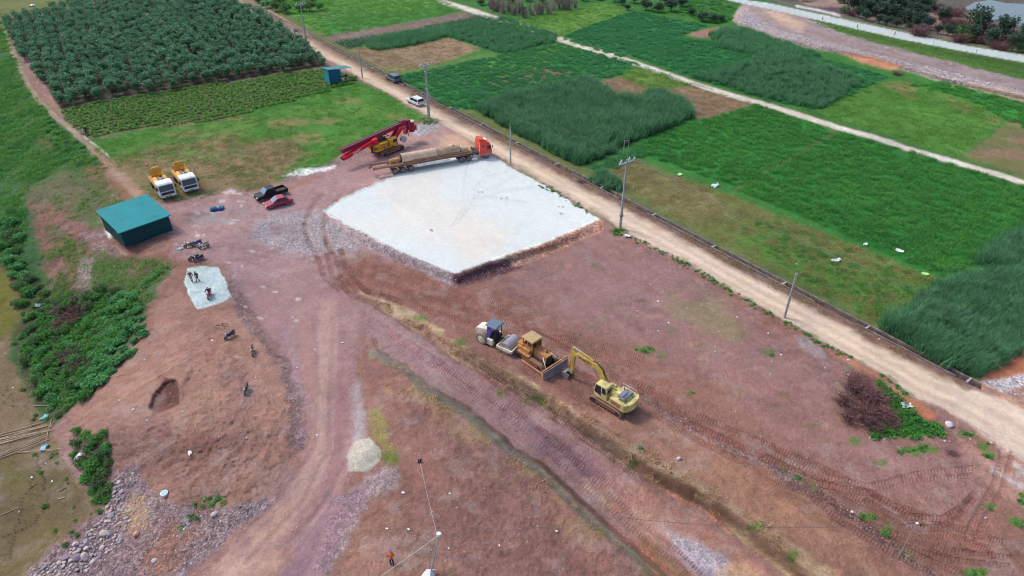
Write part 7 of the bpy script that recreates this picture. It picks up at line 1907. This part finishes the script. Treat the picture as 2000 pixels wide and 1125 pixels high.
# marker posts along the concrete road
for u, v in ((1606, 39), (1674, 54), (1747, 68), (1822, 86), (1905, 104)):
    t = empty('marker_post', at(u, v)); MB().box((0, 0, .45), (.2, .2, .9), top=(.8, .8)).build('post', WHT if u > 1800 else CONCD, t); MB().box((0, 0, .8), (.22, .22, .12)).build('band', DARK, t)
    tag(t, 'low marker post on the edge of the concrete road', 'post', 'marker posts of the concrete road')

# ------------------------------------------------------------------ people
SKIN = plain('skin', (196, 140, 112), .6); HAIR = plain('black_hair', (24, 20, 20), .6)
def skin_mesh(name, chains, mat, parent, sub=1):
    V, E, Rr = [], [], []; key = {}
    def vid(p, r):
        k = tuple(round(c, 4) for c in p)
        if k not in key: key[k] = len(V); V.append(p); Rr.append(r)
        return key[k]
    for ch in chains:
        last = None
        for p, r in ch:
            i = vid(p, r)
            if last is not None and last != i: E.append((last, i))
            last = i
    me = bpy.data.meshes.new(name); me.from_pydata(V, E, []); me.materials.append(mat)
    o = bpy.data.objects.new(name, me); COL.objects.link(o); o.parent = parent
    m = o.modifiers.new('skin', 'SKIN'); m.use_smooth_shade = True
    if not me.skin_vertices: bm = bmesh.new(); bm.from_mesh(me); bm.verts.layers.skin.verify(); bm.to_mesh(me); bm.free()
    for i, sv in enumerate(me.skin_vertices[0].data): sv.radius = (Rr[i], Rr[i]); sv.use_root = (i == 0)
    s = o.modifiers.new('sub', 'SUBSURF'); s.levels = sub; s.render_levels = sub
    return o
def person(loc, rz, label, top, legs, hat=None, pose='walk', scale=.95, sleeves=True, phase=1):
    t = empty('person', loc, rz, scale)
    # x forward, y left
    pel = (0, 0, .95)
    if pose == 'walk':
        kn = {1: (.14, .1, .5), -1: (.02, -.1, .5)}; ft = {1: (.20, .1, .07), -1: (-.22, -.1, .12)}
        hd = {1: (.0, .30, .82), -1: (.16, -.28, .86)}; el = {1: (-.05, .28, 1.12), -1: (.0, -.28, 1.12)}
        if phase < 0: kn = {1: (.02, .1, .5), -1: (.12, -.1, .5)}; ft = {1: (-.16, .1, .1), -1: (.16, -.1, .07)}
    elif pose == 'bend':
        kn = {1: (.1, .12, .5), -1: (.0, -.12, .5)}; ft = {1: (.1, .12, .07), -1: (-.1, -.12, .07)}
        hd = {1: (.42, .22, .92), -1: (.4, -.2, .9)}; el = {1: (.18, .28, 1.08), -1: (.16, -.28, 1.08)}
    else:  # ride
        pel = (-.12, 0, .86); kn = {1: (.3, .2, .72), -1: (.3, -.2, .72)}; ft = {1: (.22, .18, .3), -1: (.22, -.18, .3)}
        hd = {1: (.34, .3, 1.08), -1: (.34, -.3, 1.08)}; el = {1: (.12, .32, 1.08), -1: (.12, -.32, 1.08)}
    lean = .22 if pose == 'bend' else .06 if pose == 'ride' else .03
    z = pel[2]; x = pel[0]
    chest = (x + lean * .6, 0, z + .34); neck = (x + lean, 0, z + .50); head = (x + lean + .03, 0, z + .64); crown = (x + lean + .03, 0, z + .72)
    sh = {s: (chest[0] + lean * .3, s * .19, z + .44) for s in (1, -1)}
    hip = {s: (x, s * .09, z - .04) for s in (1, -1)}
    body = [[(pel, .13), ((x + lean * .3, 0, z + .17), .12), (chest, .14), (neck, .055), (head, .095), (crown, .075)]]
    for s in (1, -1):
        body.append([(chest, .14), (sh[s], .065), (el[s], .045), (hd[s], .03)])
        body.append([(pel, .13), (hip[s], .085), (kn[s], .06), (ft[s], .045), ((ft[s][0] + .16, ft[s][1], ft[s][2] - .03), .035)])
        wx, wy, wz = hd[s]; dx = .05 if pose != 'walk' else .01; dzf = -.07 if pose == 'walk' else -.03
        palm = (wx + dx, wy, wz + dzf * .8); body[-2].append((palm, .03))
        for k in range(4):
            L = (.055, .065, .062, .048)[k]; q = (palm[0] + dx + .018 * (k - 1.5), wy - s * .006, palm[2] - .02)
            body.append([(palm, .03), (q, .010), ((q[0] + dx * .3, q[1] - s * .01, q[2] - L * .6), .009), ((q[0] + dx * .2, q[1] - s * .025, q[2] - L), .008)])
        body.append([(palm, .03), ((palm[0] + .04, wy - s * .02, palm[2]), .011), ((palm[0] + .055, wy - s * .03, palm[2] - .035), .009)])
    bo = skin_mesh('body', body, SKIN, t)
    n = MB(); n.prism([(head[0] + .085, head[2] - .02), (head[0] + .115, head[2] - .03), (head[0] + .09, head[2] + .03)], -.012, .012); n.build('nose', SKIN, t)
    for s in (1, -1):
        MB().cyl((head[0] + .085, s * .034, head[2] + .02), (head[0] + .095, s * .034, head[2] + .02), .012, n=8).build('eye', HAIR, t)
        MB().box((head[0], s * .098, head[2]), (.04, .02, .06)).build('ear', SKIN, t)
    MB().box((head[0] + .09, 0, head[2] - .055), (.01, .045, .01)).build('mouth', plain('lips', (150, 84, 76), .6) if 'lips' not in bpy.data.materials else bpy.data.materials['lips'], t)
    tp = [[((x, 0, z - .05), .15), ((x + lean * .3, 0, z + .17), .15), (chest, .165), ((neck[0], 0, neck[2] - .02), .075)]]
    for s in (1, -1): tp.append([(chest, .165), (sh[s], .085)] + ([(el[s], .062), ((hd[s][0], hd[s][1], hd[s][2] + .02), .045)] if sleeves else [(tuple((a + b) / 2 for a, b in zip(sh[s], el[s])), .07)]))
    skin_mesh('jacket', tp, top, t)
    lg = [[((x, 0, z + .04), .145), ((x, 0, z - .02), .14)]]
    for s in (1, -1): lg.append([((x, 0, z - .02), .14), (hip[s], .1), (kn[s], .078), ((ft[s][0], ft[s][1], ft[s][2] + .05), .062)])
    skin_mesh('trousers', lg, legs, t)
    for s in (1, -1): MB().box((ft[s][0] + .06, ft[s][1], ft[s][2] - .03), (.27, .1, .09), bev=.03).build('shoe', DARK, t)
    hb = [[((head[0] - .01, 0, head[2] + .03), .108), ((crown[0] - .01, 0, crown[2] + .015), .092)]]
    h = skin_mesh('helmet' if hat else 'hair', hb, hat or HAIR, t)
    if hat: MB().box((head[0] + .12, 0, head[2] + .05), (.1, .16, .015)).build('helmet_brim', hat, h)
    return tag(t, label, 'person')
J_GREY = plain('dark_grey_jacket', (70, 66, 84), .8); J_BLK = plain('navy_black_jacket', (30, 26, 48), .8); T_DK = plain('dark_trousers', (44, 44, 66), .8); T_GR = plain('grey_trousers', (110, 112, 136), .8); HELM = plain('blue_helmet', (40, 96, 196), .35)
person(at(375, 549), R(-70), 'person in dark grey jacket and grey trousers, left of two on the white apron', J_GREY, T_GR, pose='walk')
person(at(387, 549), R(-115), 'person in black jacket walking, right of two on the white apron', J_BLK, T_DK, pose='walk', phase=-1)
person(at(766, 1104), R(100), 'person in orange vest and blue helmet, bending forward at the bottom edge', ORANGE, T_DK, hat=HELM, pose='bend', sleeves=True)
pm = motorbike(P_R); pm.location = at(410, 580); pm.rotation_euler = (0, 0, R(-83)); tag(pm, 'pink-red scooter being ridden on the white gravel apron', 'motorbike')
person(at(410, 580), R(-83), 'person in dark jacket riding the pink-red scooter', J_GREY, plain('pink_red_apron', (214, 34, 84), .8), pose='ride')
person(at(170, 262), R(-45), 'person in dark clothes with white hat standing on the footpath', J_BLK, T_DK, hat=plain('white_hat', (226, 228, 230), .7), pose='walk', scale=1.05)

# ------------------------------------------------------------------ stones
def rock_mesh(name, mats, rng, sub=2, flat=.75):
    bm = bmesh.new(); bmesh.ops.create_icosphere(bm, subdivisions=sub, radius=.5)
    ax = [(Vector(rng.normal(size=3)).normalized(), rng.uniform(.26, .46)) for _ in range(9)]
    sc = Vector((rng.uniform(.8, 1.2), rng.uniform(.7, 1.1), flat * rng.uniform(.8, 1.2)))
    for v in bm.verts:
        for n_, d_ in ax:
            k = v.co.dot(n_)
            if k > d_: v.co -= n_ * (k - d_) * .85
        v.co = Vector((v.co.x * sc.x, v.co.y * sc.y, v.co.z * sc.z))
    me = bpy.data.meshes.new(name); bm.to_mesh(me); bm.free()
    for m in mats: me.materials.append(m)
    return me
def rock_mat(name, c0, c1, c2):
    m, nt, bs = new_mat(name)
    oi = nt.nodes.new('ShaderNodeObjectInfo'); ramp = nt.nodes.new('ShaderNodeValToRGB'); nt.links.new(oi.outputs['Random'], ramp.inputs[0])
    e = ramp.color_ramp.elements; e[0].color = (*alb(c0), 1); e[1].color = (*alb(c2), 1); k = e.new(.5); k.color = (*alb(c1), 1)
    n = noise_node(nt, nt.nodes.new('ShaderNodeTexCoord').outputs['Object'], 3, 5, .7)
    c = scale_col(nt, ramp.outputs[0], math_node(nt, 'ADD', .68, math_node(nt, 'MULTIPLY', n, .64)))
    nt.links.new(c, bs.inputs['Base Color']); bs.inputs['Roughness'].default_value = .9; bs.inputs['Specular IOR Level'].default_value = .2
    return m
RK_A = rock_mat('riprap_rock', (150, 136, 146), (190, 176, 180), (222, 204, 190)); RK_B = rock_mat('pale_rubble', (168, 160, 168), (204, 196, 202), (230, 224, 222)); RK_C = rock_mat('purple_rubble', (96, 70, 80), (140, 110, 116), (190, 170, 172)); RK_D = rock_mat('orange_rubble', (188, 120, 96), (214, 160, 134), (226, 200, 190))
rr_ = np.random.default_rng(9)
ROCKS = {k: [rock_mesh('rock', [m], rr_) for _ in range(5)] for k, m in (('A', RK_A), ('B', RK_B), ('C', RK_C), ('D', RK_D))}
RL = {k: lib('rocks_' + k, [rock_mesh('rockl', [m], rr_, 1) for _ in range(4)]) for k, m in (('A', RK_A), ('B', RK_B), ('C', RK_C), ('D', RK_D))}
def boulder(u, v, s, label, group=None, k='A', cat='boulder', nm='boulder', sink=.18):
    o = bpy.data.objects.new(nm, random.choice(ROCKS[k])); COL.objects.link(o); o.location = at(u, v, s * (.3 - sink)); o.scale = (s, s * random.uniform(.8, 1.1), s * random.uniform(.8, 1.1)); o.rotation_euler = (random.uniform(-.3, .3), random.uniform(-.3, .3), random.uniform(0, 6.28))
    return tag(o, label, cat, group)
for u, v, s, lab, k in [(172, 1062, .95, 'large grey boulder at the toe of the riprap', 'A'), (129, 1092, .85, 'brown-grey boulder lying apart on the river flat edge', 'A'), (148, 1063, .7, 'pale tan boulder left of the large grey one', 'B'), (205, 1043, .85, 'violet grey boulder halfway down the riprap toe', 'A'), (266, 1045, .8, 'elongated cream boulder in the middle of the riprap', 'D'), (218, 1008, .75, 'rounded mauve boulder at the widest part of the riprap toe', 'A'), (151, 1090, .9, 'broad grey boulder among the lowest riprap stones', 'A'), (165, 1088, .9, 'light violet boulder right of the broad grey one', 'A'), (418, 1005, .6, 'grey boulder beside the weed clump by the ramp', 'A'), (302, 1096, .6, 'white flat slab in the lower riprap', 'B')]:
    boulder(u, v, s, lab, None, k)
RP = [(226, 925), (238, 935), (248, 962), (240, 985), (262, 1000), (250, 1030), (240, 1060), (200, 1085), (170, 1115), (120, 1124), (40, 1150), (60, 1110), (110, 1095), (150, 1060), (180, 1035), (202, 1008), (212, 985), (222, 960)]
for u, v in inpoly_pts(RP, 250, 12, 5.2): boulder(u, v, random.choice((.2, .26, .32, .4, .55)) * random.uniform(.85, 1.15), 'rounded mauve-grey riprap stone at the foot of the soil hill', 'riprap stones at the foot of the hill')
def rocks(P, dens, scl, k, label, seed, thin=None, dz=.0):
    Q = fill(P, dens, seed=seed, thin=thin); Q[:, 2] += dz
    rs = np.random.default_rng(seed); s = scl[0] + (scl[1] - scl[0]) * rs.random(len(Q)) ** 3
    return scatter('rubble', RL[k], Q, s, label, 'rubble', seed, tilt=.6)
rocks([(228, 925), (260, 905), (300, 960), (330, 985), (450, 1000), (520, 970), (540, 975), (400, 1100), (300, 1130), (150, 1160), (60, 1125), (150, 1060), (205, 985)], 9, (.08, .34), 'A', 'broken stone covering the slope below the haul ramp', 201, thin=(.5, -.35))
rocks([(470, 560), (500, 620), (545, 690), (575, 760), (590, 800), (590, 870), (575, 885), (560, 800), (535, 720), (500, 650), (470, 620), (450, 580)], 6, (.05, .2), 'C', 'dark rubble edge between soil hill and haul ramp', 202, thin=(.5, -.3))
rocks([(470, 560), (500, 620), (545, 690), (575, 760), (590, 800), (590, 870), (575, 885), (560, 800), (535, 720), (500, 650), (470, 620), (450, 580)], 3, (.06, .22), 'B', 'pale stones mixed in the rubble edge beside the haul ramp', 203, thin=(.5, 0))
rocks([(780, 912), (775, 935), (740, 975), (700, 1020), (670, 1090), (640, 1125), (660, 1060), (690, 1000), (720, 950), (740, 925)], 7, (.05, .22), 'B', 'whitish stones spilling beside the sand heap', 204, thin=(.6, -.1))
rocks([(680, 960), (720, 945), (680, 1040), (640, 1125), (600, 1125), (640, 1030)], 5, (.05, .16), 'A', 'mauve gravel verge right of the haul ramp', 205, thin=(.6, -.2))
rocks([(492, 462), (520, 424), (600, 416), (632, 416), (700, 458), (704, 480), (690, 496), (590, 500), (530, 486)], 6, (.05, .15), 'B', 'grey gravel spill left of the white pad', 206, thin=(.4, -.3))
rocks([(680, 452), (700, 452), (800, 504), (885, 542), (890, 560), (850, 548), (770, 512), (690, 472)], 13, (.06, .22), 'B', 'pale rubble slope on the lower left side of the white pad', 207)
rocks([(885, 542), (950, 520), (1008, 500), (1012, 520), (950, 548), (890, 562)], 12, (.07, .32), 'C', 'purple rubble slope on the lower side of the white pad', 208)
rocks([(1005, 498), (1065, 478), (1165, 434), (1178, 440), (1130, 470), (1060, 500), (1010, 518)], 12, (.07, .34), 'D', 'orange rubble slope on the right lower side of the white pad', 209)
rocks([(798, 250), (830, 240), (856, 240), (862, 248), (820, 268), (806, 268)], 10, (.1, .34), 'B', 'low heap of grey stones by the double pole', 210)
rocks([(556, 350), (600, 336), (650, 320), (715, 292), (722, 300), (650, 332), (570, 362)], 5, (.07, .3), 'B', 'line of stones at the edge of the meadow', 211)
rocks([(1918, 745), (1960, 736), (2010, 722), (2100, 716), (2100, 765), (1960, 772)], 9, (.15, .5), 'B', 'row of pale rocks on the red soil at the right edge', 212)
rocks(RUBL[0:1] + [(1296, 792), (1356, 828), (1426, 864), (1506, 897), (1566, 937), (1646, 982), (1726, 1042), (1806, 1102), (1798, 1116), (1716, 1058), (1636, 998), (1556, 953), (1496, 913), (1416, 880), (1346, 844), (1286, 808)], 5, (.06, .24), 'C', 'pebble ridge running along the edge of the terrace', 213, thin=(.5, -.1))
rocks([(1428, 42), (1450, 50), (1520, 76), (1600, 96), (1700, 116), (1830, 154), (2010, 196), (2010, 180), (1830, 134), (1700, 104), (1600, 78), (1520, 58), (1470, 30), (1448, 26)], 6, (.2, .8), 'B', 'pale rock armour on the near slope of the causeway', 214, thin=(.2, -.5))
rocks([(1600, 52), (1700, 84), (1800, 108), (2000, 160), (2000, 164), (1800, 114), (1700, 90), (1600, 60)], 1.6, (.2, .6), 'B', 'line of pale rocks along the far edge of the causeway', 215)
rocks([(1180, 902), (1260, 945), (1350, 985), (1425, 1035), (1415, 1042), (1340, 994), (1250, 956)], 5, (.06, .26), 'D', 'reddish rubble at the foot of the cutting bank', 216, thin=(.5, -.1))
rocks([(1190, 1020), (1300, 1100), (1310, 1125), (1200, 1045)], 4, (.06, .24), 'D', 'reddish clods along the left edge of the cutting', 217)
rocks([(185, 460), (220, 458), (250, 490), (215, 520), (175, 600), (155, 600), (165, 520)], 4, (.07, .3), 'A', 'stone spill down the slope left of the green shed', 218, thin=(.4, -.1))
rocks([(950, 560), (1180, 460), (1500, 650), (1680, 800), (1900, 960), (1900, 1100), (1700, 1000), (1300, 820), (1000, 640)], .55, (.05, .19), 'B', 'loose pale pebbles strewn over the worn slope', 219)
rocks([(740, 720), (900, 840), (1180, 1060), (1250, 1125), (700, 1125), (700, 980), (760, 860)], 1.7, (.05, .2), 'D', 'small pale stones strewn over the hill beside the cutting', 220)
rocks([(300, 620), (420, 620), (540, 760), (560, 880), (480, 980), (300, 960), (180, 850), (280, 740)], 1.8, (.05, .2), 'A', 'small stones strewn over the soil hill', 221)
rocks([(450, 470), (640, 540), (680, 700), (680, 900), (560, 1080), (440, 1125), (560, 960), (600, 800), (540, 660), (440, 560)], .8, (.05, .17), 'B', 'small pale stones on the haul ramp', 222)
P = fill([(352, 985), (385, 975), (440, 962), (442, 978), (410, 1010), (380, 1012), (392, 1040), (360, 1048), (350, 1020), (366, 1000)], 3, seed=230, thin=(.8, .0)); scatter('weed_cover', L_WEED, P, (.35, .85), 'green weed clump on the rubble between soil hill and ramp', 'weeds', 230)
rocks([(740, 620), (1000, 800), (1200, 930), (1400, 1050), (1500, 1120), (1350, 1120), (1100, 930), (860, 740)], 1.4, (.05, .18), 'C', 'small stones on the road in the cutting', 223)
rocks([(1120, 820), (1350, 900), (1640, 1060), (1700, 1125), (1600, 1100), (1350, 960), (1150, 860)], 1.2, (.05, .16), 'D', 'small stones on the terrace right of the cutting', 224)
boulder(1853, 831, 1.0, 'single large white boulder beside the green weeds', None, 'B')
boulder(1326, 897, .62, 'white lumpy rock on the terrace right of the cutting', None, 'B'); boulder(1312, 903, .25, 'small white rock left of the lumpy white rock', None, 'B')
for u, v, s in [(1706, 851, .35), (1699, 856, .3), (1727, 858, .25), (1845, 862, .35), (1936, 866, .45), (1895, 858, .3), (1855, 863, .3), (1660, 770, .4), (1925, 1012, .3), (1664, 1000, .35)]: boulder(u, v, s, 'pale stone on the border of the weed patches', 'pale stones round the weeds', 'B', 'stone', 'stone')
for u, v, s in [(1717, 663, .35), (1598, 600, .3), (1797, 692, .3), (1712, 652, .2), (1705, 655, .2)]: boulder(u, v, s, 'loose stone on the shoulder of the dirt road', 'stones on the road shoulder', 'D', 'stone', 'stone')

# ------------------------------------------------------------------ bamboo poles, litter and small things
BAM = plain('dry_bamboo', (206, 182, 152), .7, dirt=(170, 140, 116), dirt_amt=.5)
z8 = 9.377
for k, (a, b_, c, d_) in enumerate([(-40, 660, 850, 410), (-40, 745, 870, 495), (-60, 800, 940, 560), (-60, 840, 960, 570), (-60, 1030, 870, 645), (-60, 1075, 740, 770), (-60, 1110, 910, 735), (580, 490, 850, 410), (520, 580, 870, 490), (-60, 700, 800, 490), (-60, 760, 680, 610), (-60, 1050, 860, 690), (-50, 820, 500, 700)]):
    p, q = at(a / z8, 780 + b_ / z8, .06 + .03 * (k % 3)), at(c / z8, 780 + d_ / z8, .08 + .03 * (k % 2))
    o = MB().cyl(tuple(p), tuple(q), .055, .04, n=7).build('bamboo_pole', BAM); tag(o, 'long pale bamboo pole in the stack on the river flat at the left edge', 'bamboo pole', 'bamboo poles stacked on the river flat')
for k, (a, b_, c, d_, lab) in enumerate([(950, 380, 905, 540, 'short bamboo stick, steepest of three crossing at the end of the stack'), (1000, 400, 900, 560, 'short bamboo stick leaning right at the end of the stack'), (885, 590, 865, 740, 'short grey stick standing below the crossing sticks'), (620, 120, 900, 128, 'thin bamboo stick under the thicket edge'), (330, 985, 1180, 910, 'thin bamboo pole pointing at the riprap bushes')]):
    p, q = at(a / z8, 780 + b_ / z8, .1), at(c / z8, 780 + d_ / z8, .12); o = MB().cyl(tuple(p), tuple(q), .045, .03, n=6).build('bamboo_pole', BAM); tag(o, lab, 'bamboo pole')
for (u0, v0, u1, v1, lab) in [(0, 1008, 38, 991, 'single bamboo pole on the lower river flat'), (115, 975, 128, 972, 'short pale plank on the river flat'), (228, 735, 245, 731, 'two-metre stick lying on the soil hill slope'), (262, 798, 274, 786, 'stick lying above the pit in the soil hill'), (116, 960, 130, 953, 'dark stick on the river flat'), (57, 955, 72, 945, 'brown branch lying on the river flat')]:
    o = MB().cyl(tuple(at(u0, v0, .05)), tuple(at(u1, v1, .06)), .05, .04, n=6).build('wooden_stick', BAM if 'dark' not in lab and 'brown' not in lab else RUST); tag(o, lab, 'stick')
def scrap_mesh(rng):
    bm = bmesh.new(); bmesh.ops.create_grid(bm, x_segments=5, y_segments=5, size=.5)
    for v in bm.verts: v.co.z = abs(rng.normal()) * .13; v.co.x += rng.normal() * .08; v.co.y += rng.normal() * .08
    bmesh.ops.solidify(bm, geom=bm.faces[:], thickness=.02)
    me = bpy.data.meshes.new('scrap'); bm.to_mesh(me); bm.free(); return me
PLW = plain('white_plastic', (238, 240, 240), .4, vary=.05); PLB = plain('pale_blue_plastic', (160, 206, 226), .4); PLG = plain('lime_plastic', (190, 236, 150), .5)
SC = [scrap_mesh(rr_) for _ in range(4)]
for m_ in SC: m_.materials.append(PLW)
def scrap(u, v, s, label=None, mat=None, cat='plastic scrap', nm='plastic_scrap'):
    me = random.choice(SC)
    if mat: me = me.copy(); me.materials.clear(); me.materials.append(mat)
    o = bpy.data.objects.new(nm, me); COL.objects.link(o); o.location = at(u, v, .06); o.rotation_euler = (0, 0, random.uniform(0, 6.28)); o.scale = (s, s * .6, s)
    return tag(o, label or 'small white plastic scrap lying on the ground', cat, None if label else 'white plastic scraps strewn about')
for u, v, s, lab, m_ in [(1633, 510, 1.3, 'torn white plastic sheet in the stubble field by the road', None), (1756, 491, 1.1, 'white bag on the border of the large crop field', None), (1690, 478, .7, 'small white bag at the near edge of the large crop field', None), (1806, 536, .9, 'lime green plastic sheet near the corner cane', PLG), (1327, 342, 1.1, 'pale lime bag at the corner of the leafy plot', PLG), (1397, 364, 1.3, 'long white plastic strip at the edge of the leafy plot', None),
                          (1769, 793, 1.1, 'white bag caught in the green weeds', None), (87, 816, .9, 'pale blue bag beside the bamboo poles', PLB), (86, 876, .9, 'sky blue plastic tangle below the bamboo stack', PLB), (80, 595, 1.3, 'white plastic sheet in the riverbank thicket', None), (325, 966, .6, 'white and blue sack at the head of the riprap', PLB), (351, 487, .8, 'pale blue sheet between shed and motorbikes', PLB), (371, 886, .5, 'white block lying on the soil hill', None), (1225, 462, 1.1, 'white rag below the tall pole at the pad corner', None), (286, 323, .7, 'faded red cloth on the dry grass left of the pump trucks', plain('faded_red_cloth', (226, 120, 104), .8)),
                          (155, 893, .9, 'white bag among the bushes beside the riprap', None), (62, 12, 2.2, 'white heap on the bare field at the top left', None)]: scrap(u, v, s, lab, m_)
rs = random.Random(21)
for P, n_ in (([(560, 600), (680, 600), (680, 860), (600, 860)], 8), ([(1000, 560), (1200, 480), (1600, 700), (1500, 740), (1200, 640)], 26), ([(250, 700), (420, 640), (540, 780), (520, 860), (350, 860), (180, 840)], 18), ([(-20, 560), (30, 560), (60, 800), (140, 960), (60, 1080), (0, 1080)], 16), ([(60, 600), (240, 600), (200, 760), (90, 790)], 12), ([(720, 900), (900, 920), (1180, 1080), (900, 1120), (760, 1060)], 14), ([(200, 250), (600, 180), (780, 220), (560, 330)], 8), ([(0, 180), (120, 250), (200, 400), (60, 500), (0, 400)], 12), ([(1350, 420), (1800, 540), (1700, 600)], 5), ([(150, 500), (330, 520), (250, 600)], 9), ([(1500, 640), (1640, 660), (1700, 760), (1560, 700)], 10), ([(1640, 760), (1740, 760), (1740, 840), (1660, 840)], 8)):
    for u, v in inpoly_pts(P, (n_ + 1) // 2, rs.randint(0, 9999), 6): scrap(u, v, rs.uniform(.14, .32))
t = empty('tarpaulin_bundle', at(418, 411), R(20))
b = MB(); b.box((0, 0, .3), (1.1, .9, .6), bev=.2); b.build('green_sack', plain('jade_tarpaulin', (48, 160, 140), .5, dirt=(24, 60, 110), dirt_amt=.9, dscale=2), t)
b = MB(); b.box((1.1, .2, .28), (1.0, .8, .5), bev=.18); b.build('pale_sack', plain('pale_jade_sack', (120, 190, 186), .5, dirt=(60, 84, 130), dirt_amt=.8, dscale=2), t)
b = MB(); b.box((.55, -.35, .16), (1.7, .3, .3), bev=.1); b.build('blue_roll', plain('deep_blue_roll', (36, 50, 140), .5), t)
tag(t, 'bundle of jade green and blue tarpaulins on the muddy yard', 'tarpaulin')
t = empty('round_tub', at(322, 967, .05)); MB().cyl((0, 0, 0), (0, 0, .3), .3, .36, n=18, caps=True).build('tub', PLW, t); MB().cyl((0, 0, .3), (0, 0, .31), .3, n=16).build('tub_content', PLB, t); tag(t, 'round white tub at the head of the riprap', 'tub')
b = MB()
for (x, y) in ((0, 0), (.5, .3)): b.box((x, y, .1), (.9, .3, .12), rot=Matrix.Rotation(x, 3, 'Z'))
